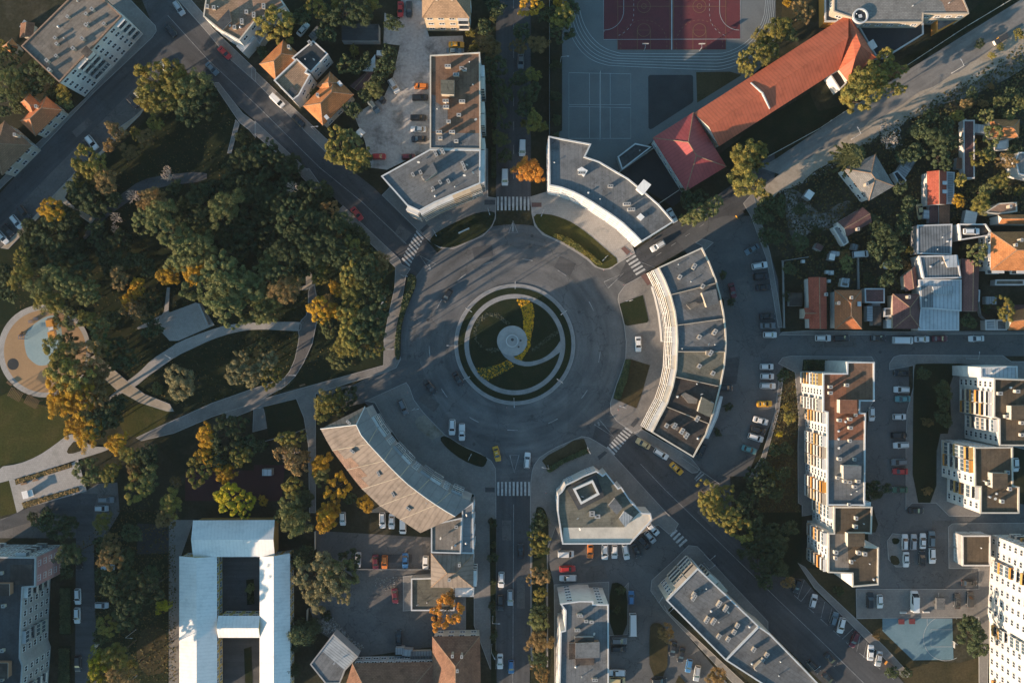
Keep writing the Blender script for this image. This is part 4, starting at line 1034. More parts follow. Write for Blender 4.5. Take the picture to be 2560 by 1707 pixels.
# --- the curved pitched building lower left of the roundabout
n = 13
eo = GW(resample(t(1, 2, "592,800 680,970 800,1130 950,1330 1140,1510") + t(1, 3, "1310,60 1510,190"), n), 15.5)
rd = GW(resample(t(1, 2, "920,762 972,872 1100,1010 1220,1140 1370,1290 1540,1420 1710,1535") + t(1, 3, "1830,40"), n), 19.3)
ei = GW(resample(t(1, 2, "1000,595 1092,765 1230,950 1400,1130 1600,1270 1790,1385 1992,1472"), n), 15.5)
sp = eo + ei[::-1]
loc = (sum(p[0] for p in sp) / len(sp), sum(p[1] for p in sp) / len(sp))
sw = thing("curved_block", "curved block with a tan corrugated pitched roof lower left of the roundabout", "building", (*loc, 0))
lo = lambda p, z: (p[0] - loc[0], p[1] - loc[1], z)
mb = MB()
for i in range(n - 1):
    mb.face([lo(eo[i], 15.5), lo(eo[i + 1], 15.5), lo(rd[i + 1], 19.3), lo(rd[i], 19.3)], 0)
    mb.face([lo(rd[i], 19.3), lo(rd[i + 1], 19.3), lo(ei[i + 1], 15.5), lo(ei[i], 15.5)], 1)
mb.face([lo(eo[0], 15.5), lo(rd[0], 19.3), lo(ei[0], 15.5)], 0)
mb.face([lo(eo[-1], 15.5), lo(ei[-1], 15.5), lo(rd[-1], 19.3)], 1)
for ln in (eo, ei):
    for i in range(n - 1):
        mb.face([lo(ln[i], 15.3), lo(ln[i + 1], 15.3), lo(ln[i + 1], 15.5), lo(ln[i], 15.5)], 2)
M['metal_slate'] = mat('slate_sheet', (.16, .165, .17), (.2, .205, .21), .2, 1.5, .7, c3=(.11, .115, .12), c3_scale=.3, c3_amt=.5, fine_amt=.1, pat=('stripes', 0, 2.6, .22, .08))
swr = mb.obj("roof", [M['corrugated_tan'], M['metal_slate'], M['wood']], sw)
rb = MB()
for i in range(n - 1):
    rb.tube(lo(rd[i], 19.32), lo(rd[i + 1], 19.32), .14, .14, 5, 0, False)
rb.tube(lo(eo[0], 15.55), lo(rd[0], 19.3), .14, .14, 5, 0, False); rb.tube(lo(ei[0], 15.55), lo(rd[0], 19.3), .14, .14, 5, 0, False)
rb.obj("ridge_tiles", M['coping'], swr)
P = offset(ccw(sp), -.4)
mb = MB(); mb.prism([(p[0] - loc[0], p[1] - loc[1]) for p in P], 0, 15.45, 0, top=False); mb.obj("wall", M['w_grey'], sw)
facade(sw, P, 15.1, 5, 'bwb', 3.2, ('w_white', 'w_white', 'w_grey'), loc=loc, minlen=3, glazed=.5)
for c, z in zip(t(1, 2, "885,1005 1050,990 1125,1210 970,870 1370,1310 1260,1400 1560,1460 1400,1530 850,740"), (17.6, 17.6, 17.6, 18, 18, 17, 18, 17, 17.6)):
    chimney(sw, G(c, z + .6), z - 1.2, 2.0, .5, 1.3, R.choice([.5, .9]), 'w_grey', loc)
for i in range(2, n - 1, 2):
    a, b, c = Vector(lo(eo[i], 15.53)), Vector(lo(rd[i], 19.36)), Vector(lo(ei[i], 15.53))
    mb = MB(); mb.tube(a, b, .12, .12, 4, 0, False); mb.tube(b, c, .12, .12, 4, 0, False); mb.obj("roof_seam", M['w_beige'], sw)
mb = MB()
for i in range(2, 6):
    A, B, C_, D = Vector(lo(eo[i], 15.5)), Vector(lo(eo[i + 1], 15.5)), Vector(lo(rd[i + 1], 19.3)), Vector(lo(rd[i], 19.3))
    k = (.15, .36, .36, .2)[i - 2]
    up_ = Vector((0, 0, .03))
    mb.face([A + up_, B + up_, B.lerp(C_, k) + up_, A.lerp(D, k * .9) + up_])
tiles('tile_rust', (.235, .145, .10), 1.25, c3a=.8)
mb.obj("tiled_patch", M['tile_rust'], swr)
block("link_block", "tan flat-roofed end of the curved block behind the parked cars", t(1, 3, "1608,112 1892,48 1880,378 1608,370"), 12, 'w_cream', 'felt_tan', .25, 'coping', nv=3, chim=t(1, 3, "1838,135"), chm='w_grey', secs=())
block("slate_block", "grey-roofed front strip beside the tan flat roof on the avenue", t(1, 2, "1890,1540 1992,1474") + t(1, 3, "1998,378 1882,376 1893,50"), 11.5, 'w_grey', 'metal_slate', .2, 'coping', 4, 'w', 3, nv=2)
pitched("corner_house", "tan hip-roofed end house on the avenue with a white chimney", t(1, 3, "1605,372 1996,385 1996,690 1605,690"), 11.5, 3.0, 'hip', 'corrugated_tan', 'w_cream', .3, cat="building", fl=4, pat='bw', chim=t(1, 3, "1868,478 1775,612"), ridge=True)
block("white_balcony_block", "small white annex at the foot of the hip-roofed end house", t(1, 3, "1828,692 1998,692 1998,772 1828,772"), 7, 'w_white', 'metal_white', .2, nv=0, cat="annex")
block("garage_block", "low flat-roofed garage with a pale parapet beside the autumn tree", t(1, 3, "1425,605 1610,600 1820,690 1822,900 1425,900"), 4, 'w_grey', 'felt_olive', .4, 'coping', nv=2, cat="garage")
# --- white school, lower left
ws = pitched("white_school", "white metal-roofed school built round two courtyards", t(0, 3, "1772,74 2522,70 2522,408 1772,410"), 6.5, 1.6, 'gable', 'metal_white', 'w_ochre', .5, cat="school", ridge=False, fl=0)
for q in (t(0, 3, "1645,402 1992,408 1995,1700 1645,1700"), t(1, 3, "33,408 312,376 316,1700 33,1700"), t(0, 3, "2002,948 2386,948 2386,1150 2002,1150")):
    pitched("white_school", None, q, 6.2, 1.4, 'gable', 'metal_white', 'w_yellow', .35, root=ws, ridge=False, fl=2, pat='w', bay=2.4)
# --- bottom left block
bp, _p, _l = block("apartment_block", "dark grey apartment block with a pink end panel at the bottom left edge", t(0, 3, "-260,405 335,410 330,680 215,690 195,1090 190,1330 215,1400 185,1800 -260,1800"), 15.5, 'w_grey', 'felt_charcoal', .5, 'w_grey', 5, 'wbww', 2.9, ('w_grey', 'w_white', 'w_sage'), t(0, 3, "10,560 30,860 20,1270 15,1540"), (1.2, .8, .8), nv=3, secs=[(t(0, 3, "95,480 295,480 295,665 95,665"), 'felt_dark')],
      boxes=[(t(0, 3, "-80,660 85,660 85,760 -80,760"), 2.2, 'w_brick', 'felt_dark'), (t(0, 3, "-80,1385 70,1385 70,1520 -80,1520"), 2.2, 'w_brick', 'felt_dark')], glazed=.2)

ea, eb = GW(t(0, 3, "335,410 330,680"), 15.5)
mb = MB()
mb.prism([(ea[0] - bp.location.x + .0, ea[1] - bp.location.y - .1), (ea[0] - bp.location.x + .06, ea[1] - bp.location.y - .1), (eb[0] - bp.location.x + .06, eb[1] - bp.location.y + .1), (eb[0] - bp.location.x, eb[1] - bp.location.y + .1)], .5, 15.2); mb.obj("painted_panel", M['w_pink'], bp)
# --- bottom centre
pitched("long_house", "long brown-red tiled building at the bottom edge", t(1, 3, "885,1385 1640,1372 1640,1790 760,1790"), 7, 4.5, 'hip', 'tile_old', 'w_grey', .4, cat="building", fl=2, pat='w', bay=2.2)
pitched("long_house", "brown-red hipped corner building at the bottom of the avenue", t(1, 3, "1618,1140 2056,1134 2066,1760 1618,1760"), 7.2, 4.8, 'hip', 'tile_old', 'w_cream', .4, cat="building", fl=2, pat='w', chim=t(1, 3, "1805,1305 1890,1310 1850,1440"))
block("grey_shed", "two-tone grey metal shed at an angle beside the rubble yard", t(1, 3, "712,1115 938,1322 815,1452 770,1568 640,1570 498,1392"), 5, 'w_grey', 'metal_grey', .25, 'concrete', nv=1, cat="shed", secs=[(t(1, 3, "612,1275 810,1445 765,1560 650,1560 505,1392"), 'felt_grey')])
pitched("lean_to", "dark corrugated lean-to against the long brown-red building", t(1, 3, "1420,1275 1615,1270 1615,1350 1420,1350"), 3, .6, 'gable', 'metal_dark', cat="shed", ridge=False)
# --- polygonal building below the roundabout
PB = t(2, 2, "420,1400 455,1370 490,1310 590,1262 655,1228 772,1182 830,1224 862,1200 972,1342 1000,1328 1095,1470 1190,1568") + t(2, 3, "1270,8 1285,68 1082,288 462,290 440,140 418,0")
pb_, _p2, pl_ = block("polygon_block", "many-sided grey-roofed block with a pale stepped terrace below the roundabout", PB, 10.5, 'w_white', 'felt_olive', .55, 'coping', 3, 'w', 3, chim=t(2, 3, "785,40 735,15"), nv=3, chm='w_grey', chz=(1.0, 1.4, 1.4),
      secs=[(t(2, 3, "472,140 1030,137 1180,-12 1262,12 1275,66 1078,282 468,284"), 'w_cream')],
      boxes=[(t(2, 2, "890,1502 945,1440 1010,1525 960,1580"), 1.8, 'w_grey', 'felt_grey'), (t(2, 3, "985,60 1030,-5 1105,45 1040,130"), 1.2, 'w_white', 'metal_grey')], minlen=3)
q = [(x - pl_[0], y - pl_[1]) for x, y in ccw(GW(t(2, 2, "558,1350 742,1268 806,1400 632,1494"), 12.5))]
mb = MB(); mb.ring(q, offset(q, -.6), 10.5, 12.6); mb.obj("penthouse_wall", M['w_white'], pb_)
mb = MB(); mb.face([(*v, 11.4) for v in offset(q, -.55)]); mb.obj("penthouse_floor", M['felt_olive'], pb_)
q = [(x - pl_[0], y - pl_[1]) for x, y in ccw(GW(t(2, 2, "500,1345 590,1290 770,1215 850,1420 610,1545"), 11))]
mb = MB(); mb.prism(q, 10.45, 11.2); mb.obj("raised_deck", M['felt_charcoal'], pb_)
# --- diagonal slab, lower right of centre
SE = t(2, 3, "1415,805 1702,510 1960,752 2262,1042 2362,1110 2810,1568 2650,1800 1958,1352")
ser, SP, sel_ = block("slab_block", "diagonal grey-roofed apartment slab along the wide street", SE, 15.5, 'w_cream', 'felt_grey', .5, 'coping', 5, 'bbw', 3.1, ('w_white', 'w_cream', 'w_beige'), t(2, 3, "1670,755 1900,840 1960,880 1790,985 1900,1140 1985,1165 2040,1100 1670,780 1850,1000 2070,1040 2220,1260 2300,1360 2250,1420 2340,1310"), (1.5, .7, 1.8), nv=8,
      boxes=[(t(2, 3, "2230,1430 2290,1370 2330,1410 2270,1470"), 2, 'w_beige', 'felt_grey')], glazed=.4)
a, b = [Vector(v) for v in GW(t(2, 3, "1960,1350 2262,1042"), 15.5)]
m_ = (a + b) / 2
mb = MB(); mb.box((m_.x - sel_[0], m_.y - sel_[1], 15.5), ((b - a).length - .6, .45, .7), math.atan2((b - a).y, (b - a).x)); mb.obj("fire_wall", M['coping'], ser)
# --- block at the bottom, right of the avenue
SB = t(2, 3, "440,835 620,810 745,812 745,840 885,842 888,1800 430,1800 445,1090 485,1080 490,900")
block("apartment_block", "grey-roofed apartment block with a white end wall at the bottom right of the avenue", SB, 17.5, 'w_white', 'felt_grey', .45, 'coping', 6, 'w', 4, chim=t(2, 3, "620,945 680,1000 730,1005 600,1080 760,1535"), nv=5, chz=(1.5, .6, 1.4), minlen=4,
      boxes=[(t(2, 3, "585,1205 800,1195 800,1330 585,1335"), 2.6, 'w_brick', 'felt_grey'), (t(2, 3, "525,1205 580,1200 580,1340 525,1345"), 1.4, 'w_brick', 'felt_dark'), (t(2, 3, "580,1150 748,1148 748,1185 580,1190"), 1.6, 'w_grey', 'felt_dark'), (t(2, 3, "585,1345 750,1340 750,1395 585,1400"), .4, 'w_brick', 'felt_dark')])
# --- right: apartment blocks with white sunlit fronts
OR = ('w_white', 'w_white', 'w_white', 'w_white', 'w_ochre', 'w_tanwall', 'w_cream', 'w_orange', 'w_beige')
A1 = t(3, 2, "500,290 720,290 722,186 972,188 972,545 842,545 838,652 892,655 888,1050 884,1500 540,1498 540,650 500,640")
block("apartment_block", "apartment block with a red-brown and grey roof and white sunlit balconies", A1, 18.8, 'w_white', 'felt_redbrown', .5, 'coping', 7, 'bwbb', 3.0, OR, t(3, 2, "570,415 570,470 720,398 750,710 805,672 755,790 752,910 655,1075 795,1080 640,1248 705,1280 745,1285 825,1280 795,1330 745,1495 655,720"), (1.5, .75, .9), nv=7, chm='w_cream',
      secs=[(t(3, 2, "545,902 888,902 884,1495 545,1495"), 'felt_grey'), (t(3, 2, "728,195 965,195 965,540 720,530 722,300"), 'felt_brown')],
      boxes=[(t(3, 2, "662,535 812,538 815,655 662,655"), 2.6, 'w_cream', 'felt_redbrown'), (t(3, 2, "695,1140 852,1142 850,1255 695,1258"), 2.6, 'w_cream', 'felt_grey'), ], glazed=.3)
A1b = t(3, 2, "602,1512 952,1512") + t(3, 3, "945,195 872,190 888,312 1012,320 1008,662 772,682 768,560 548,550 550,190 600,190")
block("apartment_block", "stepped rust-roofed apartment block below the red-brown roofed one", A1b, 18, 'w_white', 'felt_rust', .5, 'w_cream', 6, 'bwb', 3.0, OR, t(3, 3, "810,55 800,130 620,365 620,420 765,455 830,370 885,380"), (1.6, .9, .9), nv=4, chm='w_cream', secs=[(t(3, 3, "560,195 735,200 730,330 745,530 560,540"), 'felt_tan')],
      boxes=[(t(3, 3, "735,195 885,195 880,310 735,315"), 2.4, 'w_cream', 'felt_rust')], glazed=.3)
A2 = t(3, 2, "2068,335 2290,345 2500,350 2500,955 2118,952 2115,712 2066,690")
block("apartment_block", "rust-roofed apartment block at the right edge above the white gridded one", A2, 19.5, 'w_white', 'felt_rust', .5, 'w_cream', 7, 'bwwb', 3.0, OR, t(3, 2, "2125,475 2285,455 2190,685 2330,745 2330,855"), (1.5, .8, 1.1), nv=4, chm='w_cream', boxes=[(t(3, 2, "2235,590 2420,590 2420,710 2235,715"), 2.6, 'w_cream', 'felt_rust')], glazed=.3)
block("apartment_wing", "white metal-roofed wing on top of the rust-roofed block", t(3, 2, "1952,235 2285,225 2288,345 1952,330"), 17, 'w_white', 'metal_pale', .3, 'coping', nv=1, cat="building")
A3 = t(3, 2, "1888,968 2240,965 2242,1320 2300,1330 2298,1568") + t(3, 3, "2298,8 1942,8") + t(3, 2, "1945,1332 1892,1328")
block("apartment_block", "brown-roofed apartment block with a gridded white front at the right", A3, 19.5, 'w_white', 'felt_rust', .5, 'w_cream', 6, 'bwwwwb', 2.9, OR, t(3, 2, "2025,1300 2200,1200 2220,1350 2150,1465"), (1.5, .9, 1.1), nv=5, chm='w_cream', boxes=[(t(3, 2, "2062,1208 2195,1212 2192,1345 2062,1340"), 2.6, 'w_cream', 'felt_rust')], glazed=.4)
HR = [px(3, 3, 2050, 205), px(3, 3, 2012, 940), px(3, 3, 2030, 1000), px(3, 3, 2030, 1800)]
hw = GW(HR, 0)
k27 = [(CX + x / S * H / (H - 27), CY - y / S * H / (H - 27)) for x, y in hw]
block("tower_block", "tall white and orange apartment block at the lower right edge", k27 + [(k27[3][0] + 130, k27[3][1]), (k27[0][0] + 130, k27[0][1])], 27, 'w_white', 'felt_grey', .6, 'w_white', 9, 'wwbww', 3.0, ('w_white', 'w_orange', 'w_ochre', 'w_white'), nv=0, glazed=.5, dp=.9)
block("shop_block", "low brown-roofed shop beside the tall white apartment block", t(3, 3, "1780,212 2040,212 2036,490 1782,490"), 5, 'w_grey', 'felt_rust', .35, 'w_white', 1, 'W', 3, nv=1, ground='W', cat="shop")
# --- right: old houses and gardens
pitched("house", "grey hip-roofed house with a white front in the shaded garden", t(3, 1, "690,-20 985,-150 1158,140 925,278"), 6.5, 2.2, 'hip', 'tile_grey', 'w_white', .4, fl=2, chim=t(3, 1, "900,130"))
pitched("house", "wine-brown gabled house with a white veranda in the shaded garden", t(3, 1, "640,470 870,335 955,470 722,605"), 5.5, 2, 'gable', 'tile_wine', 'w_white', .3, chim=t(3, 1, "820,538"), fl=1)
block("veranda", "white railed veranda steps below the wine-brown house", t(3, 1, "590,525 640,500 720,615 735,660 690,690"), 2.6, 'w_white', 'w_grey', .5, 'w_white', nv=0, cat="veranda")
pitched("house", "narrow orange gabled outbuilding with two white skylights", t(3, 1, "1460,8 1640,5 1636,310 1464,318"), 4.5, 1.6, 'gable', 'tile_red', 'w_white', .2, dormer=[(px(3, 1, 1620, 112), 1.57), (px(3, 1, 1620, 192), 1.57)])
block("lean_to", "grey lean-to roof along the narrow orange outbuilding", t(3, 1, "1640,10 1712,15 1705,300 1640,305"), 3, 'w_grey', 'metal_grey', .08, nv=0, cat="shed")
rh = pitched("house", "long red-roofed house with a small side gable on the cross street", t(3, 1, "368,978 537,980 540,1452 380,1450"), 5, 1.8, 'gable', 'tile_red', 'w_white', .3, chim=t(3, 1, "530,1135"), chm='w_white')
pitched("house", None, t(3, 1, "330,1258 440,1258 440,1360 330,1360"), 4.9, 1.3, 'gable', 'tile_red', root=rh, over=.2)
pitched("house", "square orange hipped house with pale ridge tiles on the cross street", t(3, 1, "610,1095 860,1095 862,1452 612,1455"), 5.2, 2.4, 'hip', 'tile_terra', 'w_white', .4, chim=t(3, 1, "640,1215 758,1165"), dormer=[(px(3, 1, 835, 1222), 0)])
block("shed", "dark wine-roofed shed between orange hipped and brown houses", t(3, 1, "888,1080 1070,1080 1070,1212 892,1210"), 3, 'w_grey', 'tile_wine', .06, nv=0, cat="shed")
block("garden_shelter", "small grey shelter with white door beside the brown pyramid house", t(3, 1, "1070,1260 1140,1260 1140,1330 1065,1340"), 2.6, 'w_grey', 'felt_charcoal', .1, nv=0, cat="shed")
pitched("house", "brown hipped house beside the grey metal workshop", t(3, 1, "1145,1130 1400,1130 1400,1450 1147,1450"), 4.8, 2.4, 'hip', 'tile_wine', 'w_beige', .3, chim=t(3, 1, "1285,1160"))
pitched("house", "brown pitched roof tucked behind the workshop in the garden", t(3, 1, "1245,960 1350,870 1380,1060 1260,1110"), 4, 1.4, 'gable', 'tile_wine')
block("workshop", "patched grey metal workshop roof, uppermost of three", t(3, 1, "1370,500 1690,490 1682,770 1370,762"), 5, 'w_grey', 'metal_dark', .12, nv=3, cat="workshop")
block("workshop", "half-open workshop with bare roof beams and a pale left wall", t(3, 1, "1385,782 1735,775 1770,985 1425,992"), 6, 'w_white', 'metal_dark', .3, nv=2, cat="workshop", boxes=[(t(3, 1, "1610,785 1725,775 1735,880 1650,885"), .7, 'w_beige', 'metal_pale')])
block("workshop", "pale metal workshop with a skylight hood, middle of three", t(3, 1, "1385,1000 1772,1000 1772,1288 1402,1258"), 5.5, 'w_white', 'metal_pale', .25, nv=2, cat="workshop", boxes=[(t(3, 1, "1515,1065 1700,1060 1695,1125 1530,1130"), .9, 'metal_pale', 'metal_grey'), (t(3, 1, "1410,1060 1505,1060 1510,1250 1415,1250"), .25, 'metal_dark', 'metal_dark')])
block("workshop", "light blue-grey metal workshop on the cross street, lowest of three", t(3, 1, "1402,1262 1645,1258 1752,1235 1752,1466 1378,1466"), 5, 'w_white', 'metal_pale', .1, nv=1, cat="workshop")
pitched("house", "long dark brown roof between the workshop and the orange corner house", t(3, 1, "1772,800 1940,860 1925,1292 1775,1290"), 5, 2, 'gable', 'tile_wine', over=.2)
block("dormer_shed", "little dark hipped porch on the long dark brown roof", t(3, 1, "1852,1140 1905,1085 1945,1095 1940,1200 1900,1205"), 4.5, 'w_grey', 'felt_charcoal', .1, nv=0, cat="porch")
pitched("house", "big orange hipped house with white balconies at the right edge", t(3, 1, "2045,562 2640,555 2640,918 2045,915"), 8, 3.6, 'hip', 'tile_orange', 'w_white', .4, fl=2, pat='bw', chim=t(3, 1, "2310,640 2260,685"))
block("terrace_house", "white walled roof terrace beside the big orange hipped house", t(3, 1, "1745,490 1990,490 2040,560 2010,600 1762,638"), 5.5, 'w_white', 'felt_dark', .6, 'w_white', nv=0, cat="house")
pitched("house", "orange gabled house above the white roof terrace", t(3, 1, "2112,405 2480,400 2480,490 2120,488"), 5.5, 2, 'gable', 'tile_orange', 'w_white', .2, chim=t(3, 1, "2215,330"))
block("flat_house", "low tan flat-roofed house left of the orange gabled one", t(3, 1, "1990,385 2115,300 2280,290 2285,375 2110,400"), 5, 'w_cream', 'tile_pink', .2, 'w_cream', nv=1, cat="house")
pitched("house", "orange roofed house at the right edge on the cross street", t(3, 1, "2200,1300 2560,1210 2560,1462 2205,1462"), 5, 2.2, 'gable', 'tile_orange', over=.3)
block("garage", "pale metal garage roof on the cross street", t(3, 1, "1995,1370 2085,1365 2090,1462 1998,1462"), 3, 'w_grey', 'metal_grey', .1, nv=0, cat="garage")
block("garage", "blue-grey garage roof beside the orange house on the cross street", t(3, 1, "2098,1368 2190,1368 2192,1462 2098,1462"), 3, 'w_grey', 'felt_grey', .1, nv=0, cat="garage")
block("garage", "low building with an ochre strip roof under the big orange house", t(3, 1, "2090,1000 2350,1000 2350,1050 2085,1050"), 3, 'w_grey', 'felt_olive', .1, nv=0, cat="garage")
pitched("house", "orange house half hidden by trees in the upper right gardens", t(3, 0, "2040,1095 2310,1100 2302,1270 2040,1260"), 5, 2, 'hip', 'tile_orange', 'w_cream', .3)
block("long_shed", "long narrow violet-roofed shed with a white wall in the upper right gardens", t(3, 0, "1792,1105 1895,1105 1895,1640 1795,1640"), 3, 'w_white', 'tile_wine', .12, 'w_white', nv=0, cat="shed")
block("shed", "white corrugated shed in the upper right gardens", t(3, 0, "2090,1375 2110,1300 2205,1280 2205,1375"), 2.8, 'w_white', 'metal_white', .08, nv=0, cat="shed")
block("white_house", "white walled house cut by the right edge in the gardens", t(3, 0, "2265,1470 2300,1400 2480,1400 2480,1640 2300,1600"), 6, 'w_white', 'tile_grey', .2, 'w_white', nv=0, cat="house")
block("shed", "dark roofed garden shed with a white edge in the shaded garden", t(3, 1, "1145,20 1190,0 1270,90 1215,145"), 2.8, 'w_white', 'rubber', .12, 'coping', nv=0, cat="shed")
for x, y, s_, lab in ((585, 935, 36, "white water tank, the larger of two behind the long red house"), (545, 930, 28, "pale grey box beside the white water tank in the garden"), (562, 1012, 26, "white garden box with a round lid behind the red house"), (1115, 1350, 40, "white table top shelter on the cross street kerb"), (325, 832, 26, "white box in the fenced garden corner")):
    block("garden_box", lab, t(3, 1, f"{x-s_/2},{y-s_/2} {x+s_/2},{y-s_/2} {x+s_/2},{y+s_/2} {x-s_/2},{y+s_/2}"), 1.6, 'w_white', 'metal_white', .05, nv=0, cat="box")
block("greenhouse", "pale slatted pergola roof on the lawn above the orange hipped house", t(3, 1, "665,1060 680,985 748,992 738,1068"), 2.5, 'w_cream', 'felt_tan', .08, nv=0, cat="pergola")
# --- unseen blocks added beyond the left and lower left edges to cast shade inward
block("apartment_block", "tall grey block added unseen beyond the lower left corner to cast shade", raw("-330,1600 -60,1800 -190,1980 -440,1800"), 27, 'w_grey', 'felt_grey', .5, nv=3)
block("apartment_block", "long grey block added unseen beyond the left edge to shade the street", raw("-330,560 -120,395 -70,560 -280,730"), 13, 'w_grey', 'felt_grey', .5, nv=3)

block("rear_canopy", "white canopy strip along the back of the long curved block", t(2, 2, "1912,500 1935,505 1890,690 1800,890 1772,882 1850,690"), 3.6, 'w_grey', 'metal_white', .05, nv=0, cat="canopy")
block("forecourt_canopy", "narrow grey canopy at the foot of the long curved block's front", t(2, 1, "1300,1050 1330,1150 1365,1300 1385,1450 1392,1568 1380,1568 1370,1450 1350,1300 1318,1160 1288,1060"), 3.4, 'w_grey', 'metal_pale', .05, nv=0, cat="canopy")
SHD = [(3, 1, 720, 1010, 30, 22, .2, 'metal_grey'), (3, 1, 470, 700, 34, 26, .5, 'tile_wine'), (3, 1, 620, 760, 40, 22, .1, 'metal_pale'), (3, 1, 800, 700, 26, 26, .3, 'metal_dark'), (3, 1, 990, 1230, 40, 60, 0, 'metal_dark'), (3, 1, 935, 1310, 26, 70, 0, 'metal_grey'), (3, 1, 1000, 1330, 40, 90, 0, 'felt_dark'), (3, 1, 1115, 1405, 26, 40, 0, 'metal_white'), (3, 1, 380, 220, 34, 40, .6, 'metal_white'), (3, 1, 590, 790, 26, 30, .2, 'metal_white'), (3, 1, 1460, 400, 30, 40, .1, 'metal_pale'), (3, 1, 1860, 430, 55, 60, .2, 'metal_white'), (3, 1, 1540, 390, 60, 90, 0, 'tile_wine'), (3, 1, 1620, 400, 50, 100, 0, 'tile_old'), (3, 0, 1960, 1185, 60, 40, .1, 'metal_pale'), (3, 0, 2230, 1440, 70, 26, .2, 'tile_grey'), (3, 0, 1760, 1500, 30, 50, .1, 'tile_old'), (3, 0, 1290, 1480, 60, 40, .6, 'metal_dark'), (3, 0, 1250, 1560, 50, 60, .6, 'metal_grey'), (3, 1, 2290, 1290, 70, 60, 0, 'tile_wine'), (3, 1, 2050, 1190, 50, 36, 0, 'metal_grey'), (3, 1, 255, 1180, 60, 60, 0, 'felt_dark'), (1, 0, 1140, 490, 34, 24, .1, 'metal_white'), (1, 0, 540, 300, 26, 60, .7, 'metal_dark'), (0, 0, 220, 230, 26, 40, .6, 'metal_grey'), (1, 2, 100, 1200, 44, 30, 0, 'metal_pale'), (1, 3, 1320, 1275, 40, 30, 0, 'metal_grey'), (1, 3, 1390, 1290, 46, 30, .1, 'metal_pale')]
# ================================================================ vehicles
PAINT = dict(white=(.66, .66, .65), silver=(.40, .41, .42), grey=(.17, .175, .18), black=(.018, .019, .021), red=(.42, .025, .02), maroon=(.11, .012, .018), blue=(.05, .16, .33), teal=(.10, .25, .26),
             yellow=(.62, .32, .02), orange=(.58, .17, .02), beige=(.52, .40, .20), green=(.04, .1, .06), slate=(.12, .17, .2))
for k, c in PAINT.items():
    M['car_' + k] = mat('car_paint_' + k, c, rough=.32, metal=.25 if k in ('silver', 'grey', 'slate') else .05, fine_amt=.03, spec=.5)
    M['car_' + k].node_tree.nodes["Principled BSDF"].inputs["Coat Weight"].default_value = .5
M['tyre'] = mat('tyre', (.02, .02, .02), rough=.9, fine_amt=0)
M['lamp_w'] = mat('headlamp', (.75, .76, .78), rough=.15, fine_amt=0)
M['lamp_r'] = mat('tail_lamp', (.35, .02, .02), rough=.25, fine_amt=0)
M['carglass'] = mat('car_glass', (.018, .023, .028), rough=.08, fine_amt=0, spec=.8)
M['roofbar'] = mat('roof_trim', (.05, .05, .05), rough=.5, fine_amt=0)
# kind: length, width, height, then greenhouse stations (fractions from the rear): base rear, roof rear, roof front, base front, bonnet z, boot z, belt z
CT = dict(hatchback=(4.0, 1.74, 1.48, .02, .10, .56, .74, .86, .92, .92), sedan=(4.5, 1.78, 1.45, .14, .27, .56, .73, .86, .95, .90), estate=(4.65, 1.8, 1.5, .01, .08, .58, .74, .86, .92, .92),
          suv=(4.6, 1.9, 1.72, .01, .07, .57, .73, 1.02, 1.04, 1.04), van=(4.7, 1.9, 1.95, .0, .02, .68, .83, 1.08, 1.1, 1.1), bus=(6.9, 2.1, 2.65, .0, .01, .9, .975, 1.2, 1.2, 1.2), lorry_van=(6.0, 2.1, 2.5, .0, .01, .74, .88, 1.15, 1.2, 1.2), pickup=(5.0, 1.8, 1.7, .40, .43, .60, .74, 1.0, .98, .98), coupe=(4.2, 1.76, 1.4, .1, .27, .52, .70, .84, .9, .88))
CM = {}
